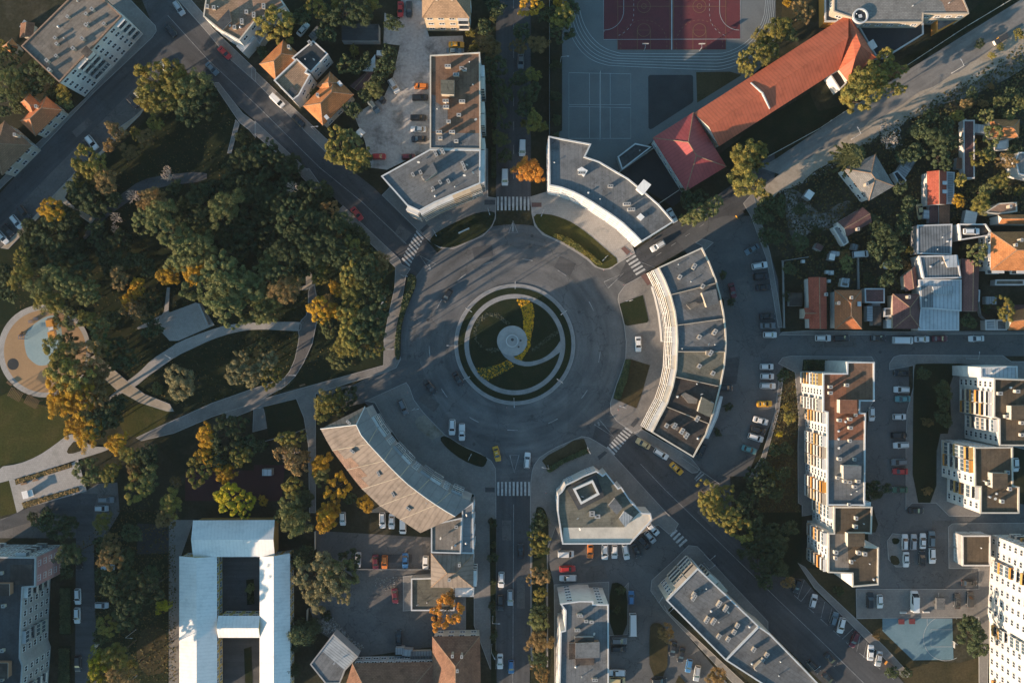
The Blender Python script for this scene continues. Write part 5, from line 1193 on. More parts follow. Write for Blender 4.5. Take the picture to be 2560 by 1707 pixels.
def car_parts(kind, colour):
    key = (kind, colour)
    if key in CM:
        return CM[key]
    L, W, Hh, r0, r1, f1, f0, zb, zboot, belt = CT[kind]
    X = lambda t_: (t_ - .5) * L
    hw = W / 2
    mb = MB()
    st = [(0, .80, .42, zboot * .82), (.02, .90, .30, zboot * .95), (.07, .97, .22, zboot), (.2, 1, .2, belt), (.5, 1, .2, belt), (f0, 1, .2, belt), (.88, .985, .2, zb * .97), (.955, .93, .24, zb * .86), (.985, .84, .3, zb * .76), (1, .72, .4, zb * .62)]
    if kind in ('van', 'bus', 'lorry_van'):
        st = [(0, .93, .4, belt), (.01, .98, .3, belt), (.05, 1, .25, belt), (.5, 1, .25, belt), (f0 - .02, 1, .25, belt), (.95, .97, .25, max(.9, belt * .85)), (.985, .9, .3, .85), (1, .8, .4, .7)]
    rows = []
    for t_, k, z0, z1 in st:
        a = hw * k
        rows.append([(X(t_), -a * .96, z0), (X(t_), -a, (z0 + z1) * .5), (X(t_), -a * .97, z1 - .1), (X(t_), -a * .86, z1), (X(t_), a * .86, z1), (X(t_), a * .97, z1 - .1), (X(t_), a, (z0 + z1) * .5), (X(t_), a * .96, z0)])
    for A, B in zip(rows, rows[1:]):
        for i in range(7):
            mb.face([A[i], B[i], B[i + 1], A[i + 1]][::-1], 0)
        mb.face([A[0], A[7], B[7], B[0]][::-1], 0)
    mb.face(rows[0], 0); mb.face(rows[-1][::-1], 0)
    bw, rw = hw * .88, hw * .70
    if kind in ('van', 'bus', 'lorry_van'):
        bw, rw = hw * .96, hw * .86
    zr = Hh
    bs = [(X(r0 + .015), -bw * .96), (X(f0), -bw * .93), (X(f0), bw * .93), (X(r0 + .015), bw * .96)]
    rf = [(X(r1), -rw * .95), (X(f1), -rw), (X(f1), rw), (X(r1), rw * .95)]
    zc = belt - .02
    md = [((b[0] * .0 + r[0]) * 1, r[1] * 1.0) for b, r in zip(bs, rf)]
    for i in range(4):
        j = (i + 1) % 4
        mb.face([(*bs[i], zc), (*bs[j], zc), (*rf[j], zr - .06), (*rf[i], zr - .06)], 0)
    top = [(x * .985 if True else x, y * .9) for x, y in rf]
    cx_ = sum(x for x, _ in rf) / 4
    top = [(cx_ + (x - cx_) * .94, y * .88) for x, y in rf]
    for i in range(4):
        j = (i + 1) % 4
        mb.face([(*rf[i], zr - .06), (*rf[j], zr - .06), (*top[j], zr), (*top[i], zr)], 0)
    mb.face([(*p, zr) for p in top], 0)
    for sgn in (-1, 1):                                                    # door mirrors
        mb.box((X(f0) - .12, sgn * (hw + .06), belt - .02), (.14, .16, .12), 0, 0)
    if kind == 'pickup':
        mb.box((X(.2), 0, belt - .02), (L * .36, hw * 1.5, .012), 0, 1)
    if kind in ('estate', 'suv'):
        for sgn in (-1, 1):
            mb.box(((X(r1) + X(f1)) / 2, sgn * rw * .86, zr - .01), ((f1 - r1) * L * .85, .05, .05), 0, 1)
    parts = [("body", mb.mesh("car_body", [M['car_' + colour], M['roofbar']]), None)]
    def pane(name, q, g=.10):
        c = sum((Vector(v) for v in q), Vector()) / 4
        n = (Vector(q[1]) - Vector(q[0])).cross(Vector(q[3]) - Vector(q[0])).normalized()
        p_ = MB()
        p_.face([Vector(v).lerp(c, g) + n * .012 for v in q])
        parts.append((name, p_.mesh(name, M['carglass']), None))
    zt = zr - .07
    pane("windscreen", [(*bs[1], zc + .03), (*bs[2], zc + .03), (*rf[2], zt), (*rf[1], zt)], .06)
    if kind != 'lorry_van':
        pane("rear_window", [(*bs[3], zc + .03), (*bs[0], zc + .03), (*rf[0], zt), (*rf[3], zt)], .1)
    k = .45 if kind == 'lorry_van' else 0
    mixp = lambda a, b, t_: tuple(a[i] + (b[i] - a[i]) * t_ for i in range(2))
    b0, b3, q0, q3 = mixp(bs[0], bs[1], k), mixp(bs[3], bs[2], k), mixp(rf[0], rf[1], k), mixp(rf[3], rf[2], k)
    pane("side_window", [(*b0, zc + .03), (*bs[1], zc + .03), (*rf[1], zt), (*q0, zt)], .1)
    pane("side_window", [(*bs[2], zc + .03), (*b3, zc + .03), (*q3, zt), (*rf[2], zt)], .1)
    if 'wheel' not in CM:
        m2 = MB(); m2.tube((0, -.1, 0), (0, .1, 0), .32, .32, 14, 0); m2.tube((0, -.108, 0), (0, .108, 0), .2, .2, 10, 1)
        CM['wheel'] = m2.mesh("wheel", [M['tyre'], M['steel']])
        m2 = MB(); m2.box((0, 0, 0), (.12, .32, .14)); CM['hl'] = m2.mesh("headlight", M['lamp_w'])
        m2 = MB(); m2.box((0, 0, 0), (.08, .3, .16)); CM['tl'] = m2.mesh("tail_light", M['lamp_r'])
    for x in (X(.17), X(.82)):
        for y in (-hw + .08, hw - .08):
            parts.append(("wheel", CM['wheel'], (x, y, .32)))
    for y in (-hw * .68, hw * .68):
        parts.append(("headlight", CM['hl'], (X(.965), y, zb * .64)))
        parts.append(("tail_light", CM['tl'], (X(.012), y, zboot * .7)))
    if colour == 'yellow' and kind == 'sedan':
        m2 = MB(); m2.box((X(.42), 0, zr), (.2, .6, .14)); parts.append(("roof_sign", m2.mesh("roof_sign", M['w_cream']), None))
    CM[key] = parts
    return parts
CARS = []
def cars(c, r, ctx, data, group="parked cars", z=.12):
    for e in data.split(";"):
        x, y, a, kind, colour = [v.strip() for v in e.split(",")]
        p = px(c, r, float(x), float(y))
        CARS.append([p, float(a), kind, colour, ctx, group, z])
g_drive = "cars on the roads"
cars(0, 0, "at the upper left crossing", "1640,75,55,estate,silver;1560,275,50,sedan,black;2060,485,45,sedan,red;1505,615,40,hatchback,white;1945,630,45,sedan,slate", g_drive)
cars(0, 0, "on the street strip beside the park", "1215,940,45,hatchback,black;1285,885,45,hatchback,white;840,1310,50,suv,white;780,1370,50,sedan,black")
cars(0, 1, "in the row at the left edge", "215,385,50,estate,black;145,470,50,estate,white;70,545,50,hatchback,black;15,610,50,estate,white")
cars(1, 0, "by the houses on the diagonal street", "430,270,-50,sedan,white;195,925,45,van,white;390,1110,45,sedan,black")
cars(1, 0, "near the top of the gravel yard", "1325,85,90,sedan,red;1405,85,90,suv,black;1840,410,0,sedan,yellow;1820,468,0,sedan,slate")
cars(1, 0, "in the gravel yard", "1265,790,60,suv,white;1515,790,180,hatchback,orange;1505,895,0,suv,black;1490,1080,0,estate,black;1490,1185,180,sedan,white;1495,1275,180,sedan,black;1140,890,55,sedan,black;1080,975,55,estate,slate;1128,1437,0,hatchback,red;1400,1440,0,hatchback,maroon")
cars(2, 0, "on the tree-lined top avenue", "95,1360,90,van,white;80,560,90,sedan,grey", g_drive)
cars(1, 1, "on the road into the roundabout", "925,395,50,sedan,red;2285,60,90,van,white;1755,1145,120,hatchback,black", g_drive)
cars(2, 1, "between the two curved blocks", "1340,690,150,estate,white", g_drive)
cars(2, 1, "at the end of the grey-roofed curved block", "1470,410,60,sedan,white")
cars(2, 1, "in the arc behind the long curved block", "2205,720,150,sedan,slate;2275,870,-8,suv,white;2290,970,-5,suv,black;2310,1070,-3,sedan,black;2025,1100,75,sedan,maroon;2345,1335,0,sedan,black;2350,1422,0,sedan,grey;2370,1505,0,hatchback,white")
cars(2, 1, "on the forecourt of the long curved block", "1160,1590,90,sedan,white")
cars(3, 1, "in the shaded gardens", "1400,375,80,sedan,beige;850,765,-5,van,white")
cars(3, 1, "on the roof terrace by the big orange house", "1872,556,0,estate,white", "parked cars", 5.5)
cars(3, 1, "along the cross street", "508,1535,0,suv,white;680,1535,0,estate,black;1015,1535,0,sedan,black;1240,1555,0,lorry_van,white;1415,1545,0,sedan,white;1580,1540,0,sedan,maroon;1915,1540,180,sedan,white")
cars(1, 2, "on the lower left of the roundabout", "1600,420,50,sedan,black;1855,345,60,sedan,black", g_drive)
cars(1, 2, "beside the planted island lower left", "1800,785,90,suv,white;1890,830,90,pickup,white")
cars(1, 2, "leaving towards the bottom avenue", "2210,1030,75,sedan,yellow", g_drive)
cars(1, 2, "on the apron of the tan-roofed curved block", "1350,600,65,estate,grey")
cars(2, 2, "entering from the bottom avenue", "140,1090,-85,estate,white", g_drive)
cars(2, 2, "on the wide lower right street", "1205,935,210,sedan,beige;1370,1030,30,estate,white;1510,1165,45,sedan,yellow", g_drive)
cars(2, 2, "behind the long curved block", "1735,1010,115,suv,black;1965,425,0,hatchback,black")
cars(2, 2, "in the outer arc of the parking court", "2320,570,0,sedan,yellow;2285,725,15,sedan,white;2260,810,15,estate,black;2240,880,20,estate,white;2180,990,20,sedan,teal;2340,230,0,hatchback,white;2345,318,0,hatchback,white;2350,405,0,estate,white")
cars(3, 2, "in the column beside the red-brown roofed block", "1230,290,180,sedan,black;1230,440,180,estate,white;1240,525,180,sedan,teal;1210,690,0,hatchback,white;1205,860,0,estate,black;1225,950,180,estate,white;1205,1105,180,suv,grey;1215,1190,180,sedan,red;1215,1360,180,sedan,green;955,665,90,hatchback,white;1360,1550,0,sedan,black")
cars(3, 2, "right of the brown-roofed gridded block", "2278,1130,90,hatchback,white")
cars(3, 3, "in the court between the apartment blocks", "1260,275,-90,estate,white;1340,275,-90,estate,silver;1425,265,-90,sedan,white;1505,245,-90,suv,slate;1270,435,90,sedan,white;1420,425,-90,sedan,black;1510,400,90,suv,white;1850,650,0,sedan,black")
cars(3, 3, "above the turquoise court", "940,810,-90,suv,black;1030,820,90,hatchback,white;1345,815,-90,lorry_van,white;1740,815,-90,sedan,black;1860,800,-90,suv,black")
cars(3, 3, "in the slanted bays of the lower right street", "420,815,-75,hatchback,white;610,980,-70,hatchback,slate;675,1040,105,suv,white;795,1170,110,estate,maroon;945,1290,-85,sedan,white;1020,1345,100,sedan,silver;270,680,105,hatchback,black")
cars(3, 3, "beside the diagonal slab at the bottom right", "420,1420,45,estate,black;580,1350,45,sedan,black;560,1530,45,sedan,black")
cars(2, 3, "on the bottom avenue beside the polygonal block", "80,360,-90,sedan,black", g_drive)
cars(2, 3, "below the polygonal block", "495,383,0,van,white;720,355,90,sedan,orange;853,365,90,suv,white;942,365,90,hatchback,white;1045,365,80,estate,white;1140,350,70,sedan,black;1210,280,50,suv,black;1270,230,50,hatchback,silver;1300,160,45,hatchback,white;510,520,0,estate,red;515,605,180,pickup,white")
cars(2, 3, "in the lane beside the bottom block", "1095,785,-90,hatchback,blue;1108,1035,90,bus,white;985,1180,0,suv,grey;985,1255,0,estate,black;965,1475,180,pickup,white;965,1545,0,van,beige")
cars(2, 3, "on the small lot left of the diagonal slab", "1480,1255,100,sedan,black;1555,1310,100,sedan,black;1625,1410,100,hatchback,blue;1700,1480,100,estate,silver;1350,1550,0,estate,black")
cars(1, 3, "under the tan roof's edge in the yard", "795,60,90,hatchback,white;1160,75,90,estate,white;1245,85,90,sedan,white;1348,125,90,van,white")
cars(1, 3, "in the lower row of the yard", "935,435,90,sedan,silver;1097,460,90,sedan,maroon;1180,460,90,hatchback,orange;1370,445,90,sedan,blue;1557,462,90,hatchback,white")
cars(1, 3, "in the rubble yard", "1275,770,85,sedan,maroon;1310,1155,-90,sedan,black")
cars(1, 3, "on the bottom avenue", "2252,620,90,estate,white;2245,830,90,suv,black;2335,785,90,estate,silver;2240,1370,90,sedan,white;2343,1420,90,hatchback,blue", g_drive)
cars(0, 3, "on the shaded street by the pink panel block", "720,460,90,sedan,black;710,775,90,estate,white;705,950,90,estate,white;710,1390,90,estate,black;985,505,0,hatchback,silver;930,855,0,hatchback,silver")
cars(0, 2, "where the side street meets the trees", "975,1450,0,suv,grey;930,1530,0,hatchback,silver")
KN = {"lorry_van": "large van", "bus": "minibus", "estate": "estate car", "suv": "tall car", "van": "van", "pickup": "pickup truck", "hatchback": "hatchback", "sedan": "saloon car", "coupe": "coupe"}
CAT = {"bus": "minibus", "van": "van", "lorry_van": "van", "pickup": "truck"}
cnt = {}
for e in CARS:
    cnt.setdefault((e[4], e[2], e[3]), []).append(e)
for e in CARS:
    p, a, kind, colour, ctx, grp, z = e
    colw = {"slate": "grey-blue"}.get(colour, colour)
    if colour == 'yellow': colw = "yellow taxi"
    lab = (colw + " " if colour != 'yellow' or kind != 'sedan' else "yellow ") + ("taxi" if colour == 'yellow' and kind == 'sedan' else KN[kind])
    sib = cnt[(ctx, kind, colour)]
    if len(sib) > 1:
        xs, ys = [s[0][0] for s in sib], [s[0][1] for s in sib]
        horiz = max(xs) - min(xs) > max(ys) - min(ys)
        o_ = sorted(sib, key=lambda s: s[0][0] if horiz else s[0][1]).index(e)
        lab += " " + ctx + ", " + ((("leftmost" if horiz else "uppermost") + " of them") if o_ == 0 else f"{ORD[o_]} from the " + ("left" if horiz else "top"))
    else:
        lab += " " + ctx
    nm = {"bus": "minibus", "van": "delivery_van", "lorry_van": "delivery_van", "pickup": "pickup_truck"}.get(kind, "car")
    if colour == 'yellow': nm = "taxi"
    g_ = G(p, z + .9)
    o = thing(nm, lab, CAT.get(kind, "taxi" if colour == 'yellow' else "car"), (*g_, z), math.radians(-a + R.uniform(-2, 2)), grp)
    for pn, me, l_ in car_parts(kind, colour):
        link(pn, me, o, l_)
# ================================================================ trees
def leafmat(n, c, c2, **k):
    M[n] = mat(n, c, c2, .35, 2.5, .8, fine_amt=.18, island=.35, objvar=.22, spec=.12, trans=.10, **k)
leafmat('lf_g', (.10, .125, .045), (.19, .18, .07)); leafmat('lf_d', (.04, .058, .028), (.075, .09, .04)); leafmat('lf_y', (.26, .20, .045), (.13, .135, .04))
leafmat('lf_o', (.55, .32, .03), (.32, .19, .03)); leafmat('lf_b', (.28, .175, .07), (.16, .12, .05)); leafmat('lf_s', (.26, .22, .11), (.17, .155, .075)); leafmat('lf_l', (.42, .33, .02), (.22, .2, .025)); leafmat('lf_r', (.60, .27, .045), (.45, .2, .04))
M['bark'] = mat('bark', (.10, .075, .05), (.07, .055, .04), 1, 6, .95, fine_amt=.3)
M['twig'] = mat('pale_twig', (.50, .42, .35), (.38, .31, .25), 1, 6, .95, fine_amt=.2)
def crown_mesh(seed, nl, leaf, kind='round'):
    """Unit crown: many leaf clusters spread over lobes, with gaps between them."""
    r = random.Random(seed)
    mb = MB()
    lobes = []
    ph = [r.random() * 6.283 for _ in range(3)]
    sparse = seed % 10 in (3, 4, 5)
    for i in range(62 if sparse else 90):
        u = Vector((r.gauss(0, 1), r.gauss(0, 1), r.gauss(.15, .8))).normalized()
        a = math.atan2(u.y, u.x)
        k = (.80 + .16 * math.sin(2 * a + ph[0]) + .12 * math.sin(3 * a + ph[1]) + .09 * math.sin(5 * a + ph[2])) * (r.uniform(.78, 1.02) if i < 70 else r.uniform(.2, .7))
        lobes.append((Vector((u.x * k, u.y * k, max(-.5, u.z * k * .95))), r.uniform(.08, .17) if sparse else r.uniform(.10, .20)))
    if kind == 'cone':
        lobes = []
        for i in range(16):
            z = -0.9 + 1.9 * i / 15
            rr = max(.12, .9 * (1 - i / 16))
            for k in range(4 if i < 9 else 2):
                a = r.random() * 6.283
                lobes.append((Vector((math.cos(a) * rr * .6, math.sin(a) * rr * .6, z)), rr * .45 + .06))
    tot = sum(l[1] ** 2 for l in lobes)
    for c, rad in lobes:
        k = int(nl * rad * rad / tot)
        for _ in range(k):
            u = Vector((r.gauss(0, 1), r.gauss(0, 1), r.gauss(.25, 1))).normalized()
            if u.z < -.4:
                continue
            p = c + Vector((u.x, u.y, u.z * .9)) * rad * (r.uniform(.72, 1.08) if r.random() < .85 else r.uniform(.3, 1.3))
            nrm = (u + Vector((r.uniform(-.7, .7), r.uniform(-.7, .7), r.uniform(-.5, .7)))).normalized()
            t1 = nrm.orthogonal().normalized()
            t2 = nrm.cross(t1)
            th = r.random() * 6.283
            d1 = t1 * math.cos(th) + t2 * math.sin(th)
            d2 = nrm.cross(d1)
            s = leaf * r.uniform(.6, 1.25)
            mb.face([p - d1 * s, p - d2 * s * .6, p + d1 * s, p + d2 * s * .6])
    return mb
def trunk_mesh(seed, bare=False):
    """Unit tree skeleton: height 1 to the crown centre, limbs reach into the unit crown (scaled separately)."""
    r = random.Random(seed)
    mb = MB()
    mb.tube((0, 0, 0), (.02, .01, .62), .055, .04, 7)
    for i in range(7):
        a = i * .9 + r.random() * .5
        e = Vector((math.cos(a) * .42, math.sin(a) * .42, r.uniform(.85, 1.25)))
        mb.tube((.02, .01, r.uniform(.45, .62)), e, .03, .008, 5)
    return mb
def bare_mesh(seed):
    r = random.Random(seed)
    mb = MB()
    def grow(p, d_, L, rad, depth):
        e = p + d_ * L
        mb.tube(p, e, rad, rad * .7, 4 if depth else 6, 0, False)
        if depth == 4:
            return
        for k in range(3 if depth < 3 else 2):
            nd = (d_ + Vector((r.uniform(-.8, .8), r.uniform(-.8, .8), r.uniform(-.25, .45)))).normalized()
            grow(e, nd, L * r.uniform(.62, .85), rad * .7, depth + 1)
    for i in range(7):
        a = i * .897
        grow(Vector((0, 0, -.5)), Vector((math.cos(a) * .8, math.sin(a) * .8, .75)).normalized(), .42, .05, 1)
    return mb
def star_mesh(seed):
    """Conifer seen from above: whorls of drooping needle branches."""
    r = random.Random(seed)
    mb = MB()
    for w_ in range(4):
        z = -.7 + w_ * .42
        L = 1.0 * (1 - w_ / 6)
        n_ = 11 - w_
        for k in range(n_):
            a = (k + w_ * .45) * 6.283 / n_ + r.uniform(-.1, .1)
            d_ = Vector((math.cos(a), math.sin(a), 0))
            s = Vector((-d_.y, d_.x, 0))
            bend = r.uniform(-.12, .12)
            for j in range(46):
                t_ = (j + r.random()) / 46
                p = d_ * L * t_ + Vector((0, 0, z + .3 * t_ - .55 * t_ * t_)) + s * bend * t_ * t_
                for sg in (-1, 1):
                    wd = .13 * (1 - .45 * t_) * r.uniform(.6, 1.15)
                    q = p + s * sg * wd + d_ * .06 + Vector((0, 0, r.uniform(-.07, .03)))
                    mb.face([p - d_ * .03, q - d_ * .035, q + d_ * .03, p + d_ * .03])
    return mb
PROTO = {'round': [crown_mesh(s, 11000, .036) for s in range(6)], 'small': [crown_mesh(20 + s, 4000, .06) for s in range(3)], 'cone': [crown_mesh(40 + s, 3000, .06, 'cone') for s in range(2)]}
CROWN = {}
def crown(kind, i, mk):
    k = (kind, i, mk)
    if k not in CROWN:
        if ('base', kind, i) not in CROWN:
            CROWN[('base', kind, i)] = PROTO[kind][i].mesh("crown", M[mk])
            CROWN[k] = CROWN[('base', kind, i)]
        else:
            me = CROWN[('base', kind, i)].copy()
            me.materials[0] = M[mk]
            CROWN[k] = me
    return CROWN[k]
TRUNK = [trunk_mesh(s).mesh("trunk", M['bark']) for s in range(3)]
BARE = [bare_mesh(s).mesh("branches", M['twig']) for s in range(3)]
leafmat('lf_p', (.085, .085, .03), (.06, .07, .03))
STAR = star_mesh(3).mesh("crown", M['lf_p'])
TREES = []
def trees(c, r, data):
    for e in data.split(";"):
        v = [q.strip() for q in e.split(",")]
        if (c, r) == (3, 1) and v[3] == 'd': v[2] = float(v[2]) * .74
        TREES.append((px(c, r, float(v[0]), float(v[1])), float(v[2]) / 3.672 * S, v[3]))
# kinds: g green, d dark green, y yellowing, o golden, b brown, s silver-olive, l lime yellow, r orange, t bare twigs, x brown half-bare, c dark conifer, p star conifer
trees(0, 0, "1370,720,150,y;1600,740,170,y;1350,890,130,y;1520,900,150,y;1740,800,170,g;1850,930,150,d;1700,980,150,d;570,870,80,y;60,720,120,g;150,820,100,g;160,980,70,g;600,940,60,g;1060,1200,90,x;1000,1330,60,x;1240,1220,55,y;780,1480,130,y;860,1520,110,y;1530,1560,60,t;340,640,130,d;430,720,100,d;80,520,100,d;15,420,45,y;2210,1260,55,d;20,870,80,d;470,860,60,d;280,800,90,d;1420,1130,70,y;1330,1260,80,b;1180,1390,80,b;2250,1450,140,d;30,1020,60,d")
trees(0, 1, "800,250,170,d;700,200,110,d;900,330,100,d;460,350,110,o;600,430,130,d;450,560,150,d;330,640,120,d;750,50,90,y;950,80,110,b;1210,230,85,t;1060,430,75,t;1050,530,55,t;1530,60,90,t;1410,250,110,b;1340,300,70,b;1450,390,130,g;1300,450,110,g;1520,560,150,g;1640,480,120,d;2050,330,150,g;2240,600,140,d;1700,650,130,g;1850,730,130,g;1650,830,120,g;2000,900,160,g;1775,930,110,o;1540,960,95,o;1830,1060,150,g;2050,1100,180,g;2260,1050,150,g;2090,1260,160,g;2280,1270,130,g;190,770,80,y;180,950,110,y;380,850,120,d;500,960,110,g;720,890,130,d;620,1050,120,g;350,1080,110,g;430,1210,120,y;800,1130,110,g;1180,1185,85,o;1260,1060,70,o;1230,1280,100,x;1080,990,100,b;560,1290,110,d;800,1360,85,y;650,1360,90,g;900,1460,100,g;1010,1350,80,d;50,950,100,d;60,1120,90,d;510,1400,50,o;1850,480,130,d;1990,560,120,d;1400,1450,90,d;670,760,100,d;250,480,60,d;1800,250,130,d;2250,180,130,d;2200,400,120,d;1280,820,80,d;2150,760,130,d")
trees(1, 1, "330,150,80,t;150,300,130,d;300,420,130,d;120,550,140,d;450,370,120,d;600,640,120,d;420,560,120,d;670,370,90,b;880,690,90,y;250,740,120,d;1150,830,80,b;990,900,120,d;100,870,100,g;60,1000,120,g;270,1090,130,b;150,1160,120,g;60,1310,110,g;590,870,60,y;590,970,85,y;850,960,110,y;750,1090,75,o;880,1090,110,y;580,1270,115,o;650,1210,70,b;725,1290,80,o;850,1310,110,y;870,1450,150,y;1050,1340,160,d;1010,1480,130,d;650,1440,80,g;1030,1010,120,d;820,800,110,d;700,760,110,d;50,150,130,d;560,300,110,d;1000,760,80,d;80,720,110,d;380,900,90,d;1130,960,80,d")
trees(1, 0, "740,1330,140,y;880,1450,130,y;900,1320,120,g;960,1480,100,d;170,200,160,y;130,120,80,y;240,310,90,y;550,60,100,y;740,15,70,y;740,125,30,y;1060,40,70,y;900,460,50,y;810,590,75,g;800,110,120,d;960,110,120,d;670,130,90,d;1130,700,80,d;1080,810,80,g;1000,880,70,d;1200,600,90,d;1220,470,70,d;1255,210,80,d;520,840,40,g;640,300,90,d;2190,620,130,d;2150,430,110,b;2230,1050,120,d;2240,1270,80,g;2250,820,110,d;2175,170,35,g;2000,430,50,y;1970,300,45,y;2200,70,90,d;2100,250,80,d;880,1000,80,d;730,900,60,d;920,620,70,d;60,480,60,d;300,520,50,d;2290,1430,70,d;1000,560,70,d;400,150,90,d;60,1400,120,d;220,1500,120,d")
trees(2, 0, "170,40,110,o;440,15,70,o;350,130,90,d;470,150,110,y;450,260,120,d;550,60,80,d;240,400,90,b;190,680,70,y;160,850,100,d;200,1110,90,y;105,1130,35,y;275,1160,55,y;110,990,90,d;60,720,80,d;400,880,55,d;410,1100,50,d;400,600,55,d;2190,520,110,y;2150,610,85,y;2300,470,110,y;2290,330,80,y;2350,380,90,y;2140,1430,140,y;2270,1420,110,y;2200,1500,110,g;90,300,90,d;400,1250,40,d;60,420,80,b")
trees(2, 0, "150,1555,128,r")
trees(2, 1, "2150,90,150,y;2260,150,80,y;2330,230,60,y;1860,310,95,g;1690,400,105,g;1590,440,60,g;1780,380,80,g;1620,250,90,d;1720,250,80,d;2300,420,90,d;2330,600,80,d;2350,300,80,d")
trees(3, 0, "90,260,120,y;200,300,80,g;30,470,80,y;330,100,100,b;180,15,45,o;880,740,160,y;860,890,150,y;1080,560,110,y;1180,640,95,y;1170,820,85,y;1010,720,130,y;760,830,70,y;1120,1270,105,w;1740,1060,60,y;1890,1330,50,y;2080,1240,95,g;1950,1450,80,y;2140,930,65,g;2010,1060,75,g;2230,1050,60,g;1400,1200,90,d;1550,1250,110,d;1650,1150,80,d;1350,1400,90,d;1600,1450,110,d;2140,430,35,y;2060,510,35,y;2310,310,50,y;2200,1470,90,b;2310,940,65,g;1980,950,45,b;2050,790,35,b;1880,860,60,d;1820,950,60,b;2280,1380,60,d;1480,1080,80,d;1700,1300,80,d;2040,1400,60,g;1250,1430,80,d;1950,400,45,d;2250,860,70,d;2150,1050,50,d")
trees(3, 0, "800,1420,155,p")
trees(3, 1, "1780,80,60,y;1760,270,60,o;1970,300,95,y;2140,90,90,y;2310,180,50,y;1930,760,100,g;2190,1260,110,y;1320,730,45,y;1270,870,45,b;100,320,120,d;70,600,110,d;300,650,110,d;500,760,60,d;1100,600,140,d;1250,500,120,d;1000,720,120,d;1150,850,110,d;980,470,90,d;1300,300,100,d;1230,150,90,d;1100,1000,100,d;290,350,80,d;200,900,80,d;730,850,65,g;700,770,55,b;1850,1380,90,d;2010,180,70,g;2210,180,60,d;1870,160,70,d;1180,720,100,d;1040,560,100,d;450,540,70,d;180,1150,60,d;930,980,70,d;1300,1050,60,d;2010,1260,60,d;1790,700,50,d")
trees(0, 2, "520,110,150,y;640,300,190,y;510,430,120,o;560,560,130,o;730,480,150,o;720,620,130,o;680,780,105,o;860,520,130,b;800,850,125,o;890,750,130,d;1000,650,130,d;1090,560,75,d;600,60,120,d;750,120,150,b;860,290,130,b;900,50,90,y;1040,60,120,d;1150,170,100,d;1030,220,60,g;1640,370,140,s;1440,430,55,g;2200,250,140,s;2310,320,90,s;770,1180,105,g;850,1240,90,g;1000,1210,90,y;1060,930,95,o;1190,1050,95,y;1230,1180,85,b;1330,1050,110,d;1250,1350,125,y;1350,1260,110,g;1890,880,100,o;1880,1050,90,o;2050,860,140,d;2200,1050,100,y;2060,1210,95,o;1810,1200,120,y;2010,1080,100,d;2150,770,100,d;1560,1490,110,y;2100,1440,140,l;2250,1500,100,l;1610,1290,50,x;2280,950,90,d")
trees(1, 2, "90,200,110,s;130,330,100,y;620,600,115,y;710,560,110,y;800,540,120,d;820,40,110,y;760,180,95,g;1080,70,80,y;980,40,110,d;320,900,110,y;320,1070,130,x;330,1340,100,y;590,1130,95,o;590,1230,85,g;740,1340,115,o;690,1530,90,o;1000,1490,75,o;60,1460,45,o;300,1500,110,g;430,1450,100,d;450,1050,60,b;860,1440,60,d;20,70,100,d;50,950,60,d")
trees(1, 3, "350,90,140,g;250,40,80,g;640,65,110,o;400,450,115,c;510,610,150,s;620,490,115,s;700,650,150,s;530,770,125,s;780,560,130,g;790,740,95,s;860,450,100,d;380,1150,140,c;310,1460,85,c;500,1080,90,c;1740,940,150,r;1780,790,65,x;2170,100,45,d;2175,420,50,d;2170,860,45,d;2185,1140,45,d;320,1250,70,c;2180,300,30,d;2180,640,30,d;2185,1290,30,d;640,950,50,d")
trees(2, 3, "250,90,95,d;240,250,95,y;250,360,75,y;245,590,105,b;260,760,75,y;250,900,85,d;240,1020,95,g;250,1200,115,b;250,1350,95,d;260,1480,85,b;2000,60,120,y;2100,170,120,y;2200,310,115,d;2290,450,120,d;2330,620,90,d;1420,1120,85,b;1880,1540,100,b;1000,720,45,d;970,900,40,d;2220,120,110,d;2340,260,100,d")
trees(2, 2, "1810,1420,140,y;1950,1400,95,y;1850,1540,110,y;2000,1520,100,g;2230,1250,100,d;2320,1140,70,d;2300,1350,110,d;2150,1480,90,d")
trees(3, 2, "200,700,60,y;150,310,60,d;140,1220,75,d;50,1210,55,y;110,850,30,l;180,600,45,y;990,1370,110,d;1430,290,65,d;1620,440,80,d;1470,740,50,b;1620,700,80,d;1470,1370,45,b;420,220,50,d;60,1000,60,d;170,980,60,d;90,1400,70,d;1620,560,70,d")
trees(3, 3, "100,300,110,d;100,500,100,d;190,650,60,b;200,150,80,d;30,180,80,d;1880,1130,140,d;1950,1260,90,d;1850,1010,70,d;1000,1130,40,b;1280,1480,50,d;1150,1480,60,d;650,720,50,d")
trees(0, 3, "930,90,85,y;1010,280,90,b;1000,430,110,b;1040,700,120,d;950,600,85,d;1350,720,120,d;1200,830,120,d;1150,950,120,d;970,1050,95,y;1490,870,65,l;930,1150,80,d;890,1400,120,l;1040,1340,120,y;1180,1420,75,y;880,1540,90,y;1100,1530,120,b;1520,40,100,b;400,90,90,d;600,120,100,d;300,60,55,d;620,400,110,d;420,15,55,d;520,180,100,d;600,550,70,d;1380,580,80,d;1180,620,100,d;930,300,80,d;1200,200,90,d;1150,420,80,d")
